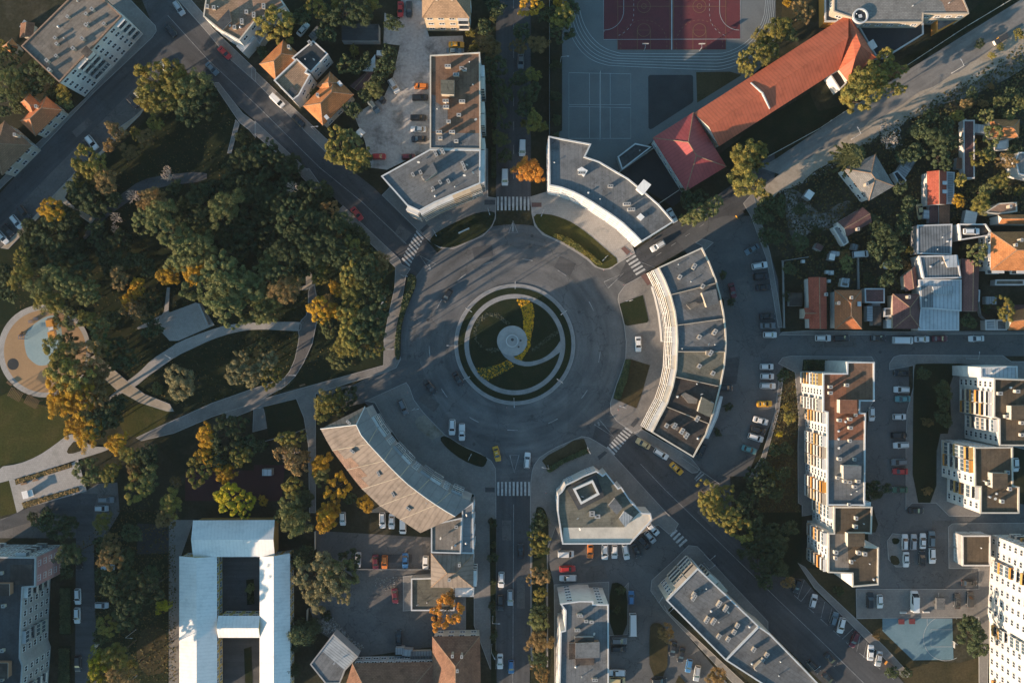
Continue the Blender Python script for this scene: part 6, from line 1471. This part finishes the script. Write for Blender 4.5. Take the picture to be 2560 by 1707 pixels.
LM = [("the round monument disc", 1280, 852), ("the fan-shaped block", 1060, 470), ("the long brown-roofed slab", 1138, 240), ("the grey-roofed curved block", 1500, 490), ("the long curved block", 1740, 780), ("the tan-roofed curved block", 950, 1220),
      ("the polygonal block", 1500, 1290), ("the diagonal slab", 1850, 1540), ("the bottom apartment block", 1455, 1600), ("the white school", 590, 1480), ("the red-roofed school", 1850, 240), ("the red sports court", 1680, 60), ("the volleyball courts", 1500, 265),
      ("the turquoise court", 2290, 1590), ("the red-brown roofed block", 2120, 1050), ("the brown gridded block", 2480, 1190), ("the stepped rust roof", 2130, 1370), ("the patched metal workshop", 2340, 740), ("the orange hipped house", 2118, 773), ("the long red-roofed house", 2042, 758),
      ("the grey hip-roofed house", 2170, 440), ("the wine-brown house", 2135, 555), ("the playground", 112, 877), ("the paved park square", 470, 810), ("the upper left block", 190, 110), ("the cross-hipped orange house", 100, 288), ("the L-shaped orange house", 820, 245), ("the white terrace house", 735, 205),
      ("the gravel yard", 990, 200), ("the pink panel block", 60, 1500), ("the white kiosk plaza", 110, 1220), ("the top avenue", 1284, 200), ("the bottom avenue", 1290, 1560), ("the narrow orange outbuilding", 2342, 472), ("the big orange hipped house", 2530, 620), ("the school hall", 2180, 30), ("the rubble yard", 930, 1540), ("the yard of parked cars", 930, 1370), ("the lower right street", 1860, 1400), ("the violet-roofed shed", 2422, 360), ("the upper left crossing", 440, 140), ("the curved park path", 600, 830), ("the park corner", 900, 700), ("the park wood's middle", 420, 620), ("the diagonal street", 700, 430), ("the sunlit path fork", 175, 1120), ("the left-edge street", 130, 480)]
def side(p, q):
    dx, dy = p[0] - q[0], p[1] - q[1]
    if abs(dx) > 2 * abs(dy): return "right of" if dx > 0 else "left of"
    if abs(dy) > 2 * abs(dx): return "below" if dy > 0 else "above"
    return ("lower " if dy > 0 else "upper ") + ("right of" if dx > 0 else "left of")
def unique_labels(items):
    """items: (position, description): description + side + nearest landmark, then the order of distance where still alike."""
    grp, out = {}, [None] * len(items)
    for i, (p, dsc) in enumerate(items):
        lm = min(LM, key=lambda l: math.dist(p, l[1:]))
        sd = side(p, lm[1:])
        grp.setdefault((dsc, sd, lm[0]), []).append((math.dist(p, lm[1:]), i))
    for (dsc, sd, nm), v in grp.items():
        v.sort()
        for k, (_, i) in enumerate(v):
            s_ = {"upper left of": "at upper left of", "upper right of": "at upper right of", "lower left of": "at lower left of", "lower right of": "at lower right of"}.get(sd, sd)
            out[i] = f"{dsc} {s_} {nm}" + ("" if len(v) == 1 else ", nearest one" if k == 0 else f", {ORD[k]} nearest")
    return out
DESC = {'g': "green leafy tree", 'd': "dark green tree", 'y': "yellowing tree", 'o': "golden tree", 'b': "brownish tree", 's': "silver-olive tree", 'l': "lime yellow tree", 'r': "orange tree", 't': "bare pale tree", 'x': "half-bare brown tree", 'c': "dark conifer", 'p': "star-shaped conifer", 'w': "bare silvery bush"}
def szw(r):
    return "small" if r < 1.8 else "tall" if r > 4.1 else "mid-sized"
trees(1, 1, "520,180,120,d;760,470,100,d;360,240,110,d;240,180,110,d;560,460,110,d;740,600,110,d;500,760,110,d;880,540,90,d;640,180,80,d;350,660,110,d;20,300,110,d;40,430,110,d;960,620,90,d;1060,820,90,d;800,900,80,d;450,870,90,d;220,930,100,d;1120,1110,90,d;300,30,100,d;920,1180,70,d")
trees(1, 0, "20,1500,110,d;130,1420,90,d;330,1490,90,d")
trees(0, 1, "2300,50,110,d;2120,60,110,d;2000,180,100,d;1880,330,100,d;2180,500,110,d;1760,560,100,d;2080,660,110,d;1950,770,100,d;1100,640,110,d;980,780,110,d;1150,820,100,d;900,640,90,d;620,600,110,d;260,560,100,d;560,800,110,d;300,760,100,d;1000,880,90,d;1360,900,80,d;1040,250,80,d;880,520,80,d;1700,330,90,d;1600,150,70,d;1380,1180,90,d;1330,1320,80,d")
trees(0, 3, "2295,700,45,g;2300,800,35,d;2060,380,20,g")
trees(2, 2, "1990,600,42,d;1890,835,38,d")
trees(2, 1, "1940,955,38,d;2015,1205,38,d")
# past about 300 ordinary trees the smallest, darkest crowns become one mass
plain = [t_ for t_ in TREES if t_[2] in 'gdybs' and t_[1] >= 1.8]
rest = sorted(plain, key=lambda t_: t_[1] * (.7 if t_[2] == 'd' else 1.0))[:max(0, len(plain) - 296)]
rid = set(id(t_) for t_ in rest)
TREES = [t_ for t_ in TREES if id(t_) not in rid]
pm = [crown_mesh(60 + s, 1500, .10) for s in range(3)]
wv, wf, wm = [], [], []
for p, r, k in rest:
    hc = r * (1.5 if k == 'd' else 1.75) + 1.4
    g_ = G(p, hc + r * .3)
    q_ = pm[R.randrange(3)]
    a_ = R.random() * 6.283
    ca, sa = math.cos(a_) * r * 1.12, math.sin(a_) * r * 1.12
    o_ = len(wv)
    wv += [(g_[0] + x * ca - y * sa, g_[1] + x * sa + y * ca, hc + z * r) for x, y, z in q_.v]
    wf += [[i + o_ for i in f] for f in q_.f]
    wm += [dict(g=0, d=1, y=2, b=3, s=2)[k]] * len(q_.f)
wo_ = bpy.data.meshes.new("woodland")
wo_.from_pydata(wv, [], wf)
for n_ in ('lf_g', 'lf_d', 'lf_y', 'lf_b'):
    wo_.materials.append(M[n_])
wo_.polygons.foreach_set("material_index", wm)
tag(link("woodland", wo_), "smaller tree crowns filling the park wood and the gardens between the larger trees", "woodland", None, "stuff")
items = []
for p, r, k in TREES:
    q = (p[0] - 0, p[1])
    items.append((q, szw(r) + " " + DESC[k]))
labs = unique_labels(items)
si = [(px(c, r, x, y), {"metal_white": "white", "metal_grey": "grey metal", "metal_pale": "pale metal", "metal_dark": "dark striped metal", "tile_wine": "wine-brown", "tile_old": "brown", "tile_grey": "grey tiled", "felt_dark": "dark felt"}[m_] + " low shed roof") for c, r, x, y, a_, b_, q_, m_ in SHD]
for (c, r, x, y, a_, b_, q_, m_), lab in zip(SHD, unique_labels(si)):
    cs, sn = math.cos(q_), math.sin(q_)
    block("garden_shed", lab, [px(c, r, x + u * a_ * cs - v * b_ * sn, y + u * a_ * sn + v * b_ * cs) for u, v in ((-1, -1), (1, -1), (1, 1), (-1, 1))], R.uniform(2, 2.8), R.choice(['w_grey', 'w_cream', 'wood']) if False else 'w_grey', m_, 0, nv=0, cat="shed", group="small sheds in yards and gardens")
MK = dict(g='lf_g', d='lf_d', y='lf_y', o='lf_o', b='lf_b', s='lf_s', l='lf_l', r='lf_r', x='lf_b', c='lf_d')
for (p, r, k), lab in zip(TREES, labs):
    shr = r < 1.8 and k not in 'tx'
    hc = r * (1.15 if shr else 1.75) + (.1 if shr else 1.6)             # height of the crown's centre
    if k == 'd': hc *= .85
    if p[1] < 300 and 300 < p[0] < 560: hc *= .72
    if k == 'c': hc = r * 1.5
    if not shr and 380 < p[1] < 900 and 20 < p[0] < 960: hc *= .8 if k == 'd' else 1.3
    if 690 < p[0] < 960 and 540 < p[1] < 900 and r > 1.8: hc = max(hc, 8 + r) * 1.3
    if p[0] < 470 and p[1] > 1380 and r > 2.6: hc = 11 + r
    g_ = G(p, hc + r * .3)
    nm = "shrub" if shr else {'t': "bare_tree", 'x': "autumn_tree", 'p': "conifer_tree", 'c': "conifer_tree", 'o': "autumn_tree", 'r': "autumn_tree", 'l': "autumn_tree", 'w': "bare_bush"}.get(k, "tree")
    o = thing(nm, lab if not shr else lab.replace(" tree", " shrub").replace("small ", "low "), "shrub" if shr or k == 'w' else "tree", (*g_, .0), R.random() * 6.283, {"d": "dark trees of the park and gardens"}.get(k, "trees of the town") if not shr else "shrubs of the town")
    tr = link("trunk", TRUNK[R.randrange(3)], o, (0, 0, 0))
    tr.scale = (r * .9, r * .9, hc)
    if k in 'tw':
        b_ = link("branches", BARE[R.randrange(3)], o, (0, 0, hc))
        b_.scale = (r * .8, r * .8, r * .9)
        continue
    if k == 'p':
        b_ = link("crown", STAR, o, (0, 0, hc)); b_.scale = (r, r, r * 1.3)
        continue
    if k == 'x':
        b_ = link("branches", BARE[R.randrange(3)], o, (0, 0, hc)); b_.scale = (r * .75, r * .75, r * .9)
    kind = 'cone' if k == 'c' else ('small' if r < 2.3 or k == 'x' else 'round')
    c_ = link("crown", crown(kind, R.randrange(len(PROTO[kind])), MK[k]), o, (0, 0, hc))
    e = R.uniform(.9, 1.1)
    rr_ = r * (1.16 if p[0] < 960 else 1.1)
    c_.scale = (rr_ * e, rr_ / e, r * R.uniform(.9, 1.15))
    c_.rotation_euler = (R.uniform(-.15, .15), R.uniform(-.15, .15), R.random() * 6.283)
# ================================================================ street furniture and small things
LP = MB()
LP.tube((0, 0, 0), (0, 0, 7.6), .09, .06, 8)
LPm = LP.mesh("pole", M['steel'])
ar = MB(); ar.tube((0, 0, 7.5), (1.6, 0, 8.0), .05, .04, 6); ARm = ar.mesh("arm", M['steel'])
hd = MB(); hd.box((1.85, 0, 7.95), (.6, .2, .1)); HDm = hd.mesh("lamp_head", M['steel'])
bs_ = MB(); bs_.tube((0, 0, 0), (0, 0, .5), .16, .14, 8); BSm = bs_.mesh("base", M['steel'])
lamps = [(1, 1, 1935, 1268, 32), (1, 1, 2135, 375, 75), (1, 1, 1645, 570, 62), (1, 1, 1355, 970, 15), (2, 1, 30, 1030, 92), (2, 1, 490, 1290, 145), (2, 1, 285, 390, 112), (2, 1, 855, 800, 135), (2, 1, 1080, 1195, 170), (2, 2, 455, 370, 215), (2, 2, 1020, 595, 200), (2, 2, 700, 1000, 245), (2, 2, 330, 1135, 195), (2, 2, 18, 520, 88), (1, 2, 1915, 340, -25), (1, 2, 1835, 35, 180), (1, 2, 1230, 68, 0), (1, 2, 1960, 1060, -65), (1, 2, 1455, 612, -12), (1, 3, 2175, 948, -2), (2, 3, 1765, 385, -45), (2, 3, 1760, 465, -40), (2, 3, 1310, 765, -60), (2, 3, 1398, 855, -50), (3, 0, 765, 1280, 235), (3, 0, 1685, 675, 235), (3, 2, 1815, 155, -90), (3, 3, 350, 1370, -45), (1, 0, 555, 1220, 0), (0, 2, 1600, 115, 30), (1, 2, 355, 300, 0), (0, 3, 1250, 1075, 0), (0, 3, 1260, 1495, 0), (2, 0, 440, 595, 0), (1, 3, 2165, 1205, 60)]
li = [(px(c, r, x, y), "slim grey street lamp") for c, r, x, y, a in lamps]
for (c, r, x, y, a), lab in zip(lamps, unique_labels(li)):
    o = thing("street_lamp", lab, "street lamp", (*G(px(c, r, x, y)), .12), math.radians(-a), "street lamps")
    for n_, m_ in (("pole", LPm), ("arm", ARm), ("lamp_head", HDm), ("base", BSm)):
        link(n_, m_, o)
def simple(name, label, cat, p, rz, parts, group=None, z=.22):
    o = thing(name, label, cat, (*G(p), z), rz, group)
    for pn, mb_, mk in parts:
        mb_.obj(pn, M[mk], o)
    return o
def bx(*boxes):
    mb = MB()
    for c, s_, *r_ in boxes:
        mb.box(c, s_, *(r_[:1]))
    return mb
# white boards, benches and bins
def board(p, rz, lab, L_=3.4):
    simple("billboard", lab, "billboard", p, rz, [("panel", bx(((0, 0, 1.4), (L_, .22, 1.7))), 'coping'), ("post", bx(((-L_ / 2 + .3, 0, 0), (.14, .14, 1.4))), 'steel'), ("post", bx(((L_ / 2 - .3, 0, 0), (.14, .14, 1.4))), 'steel')], "billboards on the greens")
board(px(1, 1, 1912, 560), .42, "white billboard standing in the dark green island above the roundabout")
board(px(1, 1, 1172, 1215), 1.2, "pale billboard at the park edge left of the roundabout", 3.6)
board(px(0, 3, 918, 1195), 1.57, "small white board in the shrubs by the shaded street", 1.2)
def bench(p, rz, lab):
    simple("park_bench", lab, "bench", p, rz, [("seat", bx(((0, 0, .42), (1.7, .45, .06))), 'wood'), ("backrest", bx(((0, .24, .55), (1.7, .06, .4))), 'wood'), ("leg", bx(((-.65, 0, 0), (.08, .42, .42))), 'iron'), ("leg", bx(((.65, 0, 0), (.08, .42, .42))), 'iron')], "park benches")
for (p, rz), lab in zip([(px(0, 2, 230, 1300), .25), (px(0, 2, 335, 1268), .25), (px(1, 2, 430, 398), .3), (px(0, 2, 100, 380), 2.5), (px(0, 1, 210, 1500), 1.0)],
                        ["bench beside the kiosk plaza bed, left of two", "bench beside the kiosk plaza bed, right of two", "white bench on the pavement above the tan-roofed curved block", "bench on the pale rim of the playground", "bench on the orange playground floor by the blue field"]):
    bench(p, rz, lab)
k = simple("kiosk", "white folded kiosk roof on the sunlit plaza at the left", "kiosk", px(0, 2, 285, 1388), .25, [("wall", bx(((0, 0, 0), (1.4, 1.6, 2.0))), 'w_white'), ("roof", bx(((-.55, 0, 2.0), (1.7, 2.2, .14)), ((1.0, 0, 1.7), (1.2, 2.0, .12))), 'metal_white')])
def cont(p, rz, col, lab, s_=(2.2, 1.1, 1.3)):
    simple("waste_container", lab, "waste container", p, rz, [("bin", bx(((0, 0, .15), s_)), col), ("lid", bx(((0, 0, .15 + s_[2]), (s_[0] * 1.03, s_[1] * 1.06, .12))), 'roofbar'), ("wheel", bx(((-s_[0] * .35, 0, 0), (.15, s_[1] * .8, .15))), 'tyre'), ("wheel", bx(((s_[0] * .35, 0, 0), (.15, s_[1] * .8, .15))), 'tyre')], "waste containers", .12)
cont(px(3, 3, 1100, 1390), -.6, 'w_orange', "orange waste container at the end of the slanted bays")
cont(px(3, 3, 1138, 1425), -.6, 'car_green', "green waste container beside the orange one")
cont(px(2, 1, 2085, 410), .6, 'car_yellow', "yellow waste container where the sunlit road meets the parking court")
cont(px(3, 0, 2140, 362), .5, 'car_yellow', "yellow box standing in for an excavator on the dirt shoulder at the upper right", (2.6, 1.5, 1.3))  # plain container shape standing in for a small excavator
cont(px(3, 0, 2088, 395), .5, 'w_white', "white skip on the dirt shoulder at the upper right", (1.8, 1.3, 1.2))
for x, y, lab in ((1235, 915, "white concrete barrier left of the large van above the turquoise court"), (1445, 910, "white concrete barrier right of the large van above the turquoise court")):
    mb = MB(); mb.prism([(-.95, -.28), (.95, -.28), (.95, .28), (-.95, .28)], 0, .25); mb.prism([(-.93, -.16), (.93, -.16), (.93, .16), (-.93, .16)], .25, .7)
    o = mb.obj("barrier", M['w_white']); o.location = (*G(px(3, 3, x, y)), .22); tag(o, lab, "barrier", "concrete barriers")
for x, y, lab in ((1215, 995, "maroon picnic table on the turquoise court, left of two"), (1312, 993, "maroon picnic table on the turquoise court, right of two")):
    simple("picnic_table", lab, "table", px(3, 3, x, y), 0, [("table_top", bx(((0, 0, .7), (1.7, 1.5, .07))), 'court_red'), ("leg", bx(((-.6, 0, 0), (.12, 1.1, .7))), 'iron'), ("leg", bx(((.6, 0, 0), (.12, 1.1, .7))), 'iron')], "picnic tables", .1)
simple("covered_trailer", "square grey tarpaulin-covered trailer in the court above the turquoise field", "trailer", px(3, 3, 1557, 822), 0, [("cover", bx(((0, 0, .5), (2.4, 3.3, 1.4))), 'felt_grey'), ("wheel", bx(((-1.1, 0, 0), (.2, .6, .6))), 'tyre'), ("wheel", bx(((1.1, 0, 0), (.2, .6, .6))), 'tyre'), ("drawbar", bx(((0, 2.2, .45), (.1, 1.4, .1))), 'steel')], None, .22)
ps_ = MB()
for i in range(8):
    a0, a1 = i * math.pi / 4, (i + 1) * math.pi / 4
    ps_.face([(math.cos(a0) * 1.15, math.sin(a0) * 1.15, 2.1), (math.cos(a1) * 1.15, math.sin(a1) * 1.15, 2.1), (0, 0, 2.6)])
simple("parasol", "white garden parasol on the shaded path between the gardens", "parasol", px(3, 1, 1057, 872), .2, [("canopy", ps_, 'w_white'), ("pole", bx(((0, 0, 0), (.06, .06, 2.5))), 'steel'), ("base", bx(((0, 0, 0), (.5, .5, .1))), 'concrete')], None, .02)
def pole_v(n, x, y, lab):
    mb = MB(); mb.tube((0, 0, 0), (0, 0, 6.5), .1, .08, 8)
    simple("basketball_hoop", lab, "basketball hoop", px(n, 0 if n == 2 else 3, x, y), math.pi / 2 if n == 2 else math.pi, [("post", mb, 'steel') if False else ("post", bx(((0, 0, 0), (.15, .15, 3.2)), ((.5, 0, 3.1), (1.0, .1, .1))), 'steel'), ("backboard", bx(((1.0, 0, 2.8), (.06, 1.8, 1.05))), 'w_grey'), ("rim", (lambda q: (q.ring(arc(1.3, 0, .25, 0, 360, 14)[:-1], arc(1.3, 0, .22, 0, 360, 14)[:-1], 3.03, 3.06), q)[1])(MB()), 'orange_rim')], "basketball hoops", .1)
M['orange_rim'] = M['w_orange']
pole_v(2, 1210, 470, "basketball hoop at the lower end of the left half of the red court")
pole_v(2, 1722, 470, "basketball hoop at the lower end of the right half of the red court")
pole_v(3, 1690, 1180, "basketball hoop at the right side of the turquoise court")
# volleyball net
simple("volleyball_net", "long thin net line across both volleyball courts", "net", px(2, 0, 807, 975), math.pi / 2, [("net", bx(((0, 0, 1.5), (19, .03, .9))), 'line_court'), ("post", bx(((-9.5, 0, 0), (.1, .1, 2.5))), 'steel'), ("post", bx(((9.5, 0, 0), (.1, .1, 2.5))), 'steel')], None, .1)
# fences and walls
def fence(ps, h, lab, m='w_grey', nm="fence", th=.12, z=0.0, posts=True):
    w_ = GW(ps)
    loc = w_[0]
    o = thing(nm, lab, nm.replace("_", " "), (*loc, z))
    mb = MB()
    for a, b in zip(w_, w_[1:]):
        a, b = Vector(a), Vector(b)
        m_ = (a + b) / 2
        mb.box((m_.x - loc[0], m_.y - loc[1], 0), ((b - a).length + th * .5, th, h), math.atan2((b - a).y, (b - a).x))
    mb.obj("panel", M[m], o)
    if posts:
        for a, b in zip(w_, w_[1:]):
            L_ = math.dist(a, b)
            k_ = min(14, max(1, int(L_ / 4)))
            for i in range(k_ + 1):
                t_ = i / k_
                pb = MB(); pb.box((a[0] + (b[0] - a[0]) * t_ - loc[0], a[1] + (b[1] - a[1]) * t_ - loc[1], 0), (th * 1.8, th * 1.8, h + .12)); pb.obj("post", M['concrete'], o)
fence(T(3, 0, "0,1440 460,1190 800,965") , 1.6, "long pale wall along the road below the red-roofed school", 'w_cream', "wall")
fence(T(3, 0, "1265,610 1800,260 2250,-10"), 1.6, "pale wall along the road beyond the school wing", 'w_cream', "wall")
fence(T(2, 1, "980,20 1300,-205"), 2.4, "white wall from the curved block to the school's red roof", 'w_white', "wall", posts=False)
fence(T(2, 1, "1345,305 1540,175"), 2.4, "white wall closing the dark yard beside the curved block", 'w_white', "wall", posts=False)
fence(T(2, 0, "343,0 343,1250"), 1.8, "long thin fence between avenue trees and the school ground", 'steel', "fence", .05)
fence(T(3, 1, "125,830 355,795"), 1.6, "short fence at the top of the garden behind the parking arc", 'w_grey')
fence(T(3, 1, "128,840 140,1440"), 1.6, "fence between the parking arc and the first garden", 'w_grey')
fence(T(3, 1, "815,800 820,1085"), 1.6, "grey wall along the garden right of the pergola", 'w_grey', "wall")
fence(T(3, 0, "1785,1110 1775,1568") , 2.2, "sunlit white wall beside the violet-roofed shed", 'w_white', "wall", .2, posts=False)
fence(T(3, 1, "1910,1210 1930,1330 1985,1380 1990,1460"), 1.8, "low grey wall right of the long dark brown roof", 'w_grey', "wall")
fence(T(1, 3, "550,170 550,330"), 1.8, "wall at the left of the yard of parked cars", 'w_cream', "wall")
fence(T(1, 3, "890,518 1600,520"), .9, "low wall behind the lower row of cars in the yard", 'w_grey', "wall", posts=False)
fence(T(1, 3, "480,880 475,1000"), 1.8, "short wall right of the white school's wing", 'w_cream', "wall", posts=False)
fence(T(2, 2, "1560,1065 1900,1300"), .8, "low wall at the mouth of the parking court", 'w_grey', "wall", posts=False)
fence(T(1, 2, "50,920 300,855 450,800"), 1.4, "pale fence beside the path in the lower park", 'w_grey', "fence", .1)
fence(T(0, 1, "1845,1225 1925,1410"), 2.2, "grey wall at the right side of the paved park square", 'w_grey', "wall", .5, posts=False)
fence(T(0, 2, "880,0 1150,330"), .5, "rope edge of the golden trees' path in the park", 'wood', "fence", .08) if False else None
# hedges
def hedge(poly, h, lab, m=None, n=1200):
    w_ = ccw(GW(poly))
    loc = (sum(p[0] for p in w_) / len(w_), sum(p[1] for p in w_) / len(w_))
    q = [(p[0] - loc[0], p[1] - loc[1]) for p in w_]
    xs, ys = [p[0] for p in q], [p[1] for p in q]
    mb = MB(); mb.prism(offset(q, -.15), 0, h * .85)
    k_ = 0
    while k_ < n:
        x, y = R.uniform(min(xs), max(xs)), R.uniform(min(ys), max(ys))
        if not inside((x, y), q):
            continue
        k_ += 1
        a = R.random() * 6.28
        s_ = R.uniform(.12, .28)
        u, v = Vector((math.cos(a), math.sin(a), R.uniform(-.6, .6))) * s_, Vector((-math.sin(a), math.cos(a), R.uniform(-.6, .6))) * s_
        c_ = Vector((x, y, h * R.uniform(.75, 1.1)))
        mb.face([c_ - u, c_ - v, c_ + u, c_ + v])
    o = mb.obj("hedge", m or M['lf_d'])
    o.location = (*loc, .1)
    tag(o, lab, "hedge", "hedges")
hedge(smooth(T(1, 1, "1405,945 1455,958 1475,1010 1455,1080 1415,1180 1370,1300 1335,1420 1322,1568 1322,1725 1285,1728 1275,1568 1322,1290 1388,1040"), 1), .9, "long dark hedge strip along the left side of the roundabout")
hedge(T(2, 1, "375,600 400,580 500,610 610,680 740,780 830,860 790,870 700,800 600,735 480,662"), .9, "sunlit olive hedge along the island before the grey-roofed curved block", M['lf_y'])
hedge(T(2, 2, "1042,165 1088,165 1055,340 990,520 932,515 965,400 1010,280"), .9, "dark hedge at the left of the lower green before the long curved block")
hedge(T(2, 2, "330,1150 470,1070 700,970 710,1012 470,1112 350,1195 322,1180"), .8, "dark hedge at the lower side of the green above the polygonal block")
hedge(T(0, 3, "565,690 658,690 658,1105 560,1105"), 1.0, "dark hedge block beside the shaded street, upper of two", n=900)
hedge(T(0, 3, "552,1240 652,1240 652,1590 548,1590"), 1.0, "dark hedge block beside the shaded street, lower of two", n=900)
hedge(T(1, 0, "2165,1360 2200,1360 2205,1640 2165,1640"), 1.0, "narrow dark hedge between fan-shaped block and top avenue", n=700)
hedge(T(0, 2, "150,1268 655,1115 660,1145 155,1305"), .5, "dry hedge bed at the upper side of the kiosk plaza", M['lf_b'], 700)
hedge(T(0, 2, "212,1478 722,1336 730,1366 226,1525"), .5, "dry hedge bed at the lower side of the kiosk plaza", M['lf_b'], 700)
hedge(T(3, 2, "325,170 535,170 535,262 318,262"), .9, "dark hedge at the top of the red-brown roofed block", n=700)
# playground
for (x, y, s_), lab in zip(((235, 1568 - 40, 1), (300, 1385, .6), (350, 1358, .6)), ("climbing bars on the edge of the blue playground field", "left spring seat on the orange playground", "right spring seat on the orange playground")):
    mb = MB()
    for i in range(4):
        mb.tube((-1 * s_ + i * .6 * s_, -.5 * s_, 0), (-1 * s_ + i * .6 * s_, -.5 * s_, 1.8 * s_), .05, .05, 6); mb.tube((-1 * s_ + i * .6 * s_, -.5 * s_, 1.8 * s_), (-1 * s_ + i * .6 * s_, .6 * s_, 1.8 * s_), .05, .05, 6); mb.tube((-1 * s_ + i * .6 * s_, .6 * s_, 0), (-1 * s_ + i * .6 * s_, .6 * s_, 1.8 * s_), .05, .05, 6)
    o = mb.obj("climbing_frame", M['car_blue']); o.location = (*G(px(0, 1, x, y)), .26); tag(o, lab, "play frame", "playground equipment")
pt = thing("play_tower", "orange and white play tower under the trees right of the playground", "play tower", (*G(px(0, 1, 505, 1450)), .26), .2)
mb = bx(((0, 0, 1.2), (1.8, 6.5, .15))); mb.obj("deck", M['wood'], pt)
mb = bx(((0, 1.6, 2.4), (2.0, 1.9, .12)), ((0, -1.8, 2.6), (2.0, 1.9, .12))); mb.obj("roof", M['w_orange'], pt)
mb = bx(((0, 0, 2.2), (1.5, .9, .1))); mb.obj("panel", M['w_white'], pt)
for x in (-.8, .8):
    for y in (-2.8, 0, 2.8):
        bx(((x, y, 0), (.12, .12, 2.4))).obj("post", M['wood'], pt)
for x, y, lab in ((180, 480, "left wooden picnic pergola on the rim of the playground"), (330, 545, "right wooden picnic pergola on the rim of the playground")):
    o = thing("pergola", lab, "pergola", (*G(px(0, 2, x, y)), .1), -.5, "pergolas by the playground")
    mb = MB()
    for i in range(9):
        mb.box((-1.8 + i * .45, 0, 2.3), (.1, 2.8, .12))
    mb.obj("slat_roof", M['wood'], o)
    for a in (-1.7, 1.7):
        for b in (-1.2, 1.2):
            bx(((a, b, 0), (.12, .12, 2.3))).obj("post", M['wood'], o)
# traffic signs and bollards on the pavement tips
sg = [(2, 1, 1085, 770), (2, 1, 1020, 1050), (1, 1, 1540, 580), (2, 2, 690, 985), (1, 2, 1400, 465), (2, 2, 310, 1375), (2, 1, 835, 915), (2, 2, 965, 620), (1, 1, 2140, 570), (1, 2, 2300, 600)]
tm = MB(); tm.tube((0, 0, 0), (0, 0, 2.5), .04, .04, 6); TPm = tm.mesh("post", M['steel'])
tm = MB(); tm.tube((0, .05, 2.3), (0, .08, 2.3), .35, .35, 16); TSm = tm.mesh("sign_plate", M['car_red'])
for (c, r, x, y), lab in zip(sg, unique_labels([(px(c, r, x, y), "round traffic sign on a thin post") for c, r, x, y in sg])):
    o = thing("traffic_sign", lab, "traffic sign", (*G(px(c, r, x, y)), .2), R.random() * 6, "traffic signs")
    link("post", TPm, o); link("sign_plate", TSm, o)

# ================================================================ the air
mb = MB()
mb.prism([(-505, -425), (505, -425), (505, 425), (-505, 425)], -1.0, 277.0, 0, True, True)
hz = mb.obj("haze", bpy.data.materials.new("haze_air"))
hz["kind"] = "stuff"
hm = hz.data.materials[0]
hm.use_nodes = True
hm.node_tree.nodes.clear()
pv = hm.node_tree.nodes.new("ShaderNodeVolumePrincipled")
pv.inputs["Color"].default_value = (.8, .9, 1, 1)
pv.inputs["Density"].default_value = 0.00003
mo = hm.node_tree.nodes.new("ShaderNodeOutputMaterial")
hm.node_tree.links.new(pv.outputs[0], mo.inputs["Volume"])
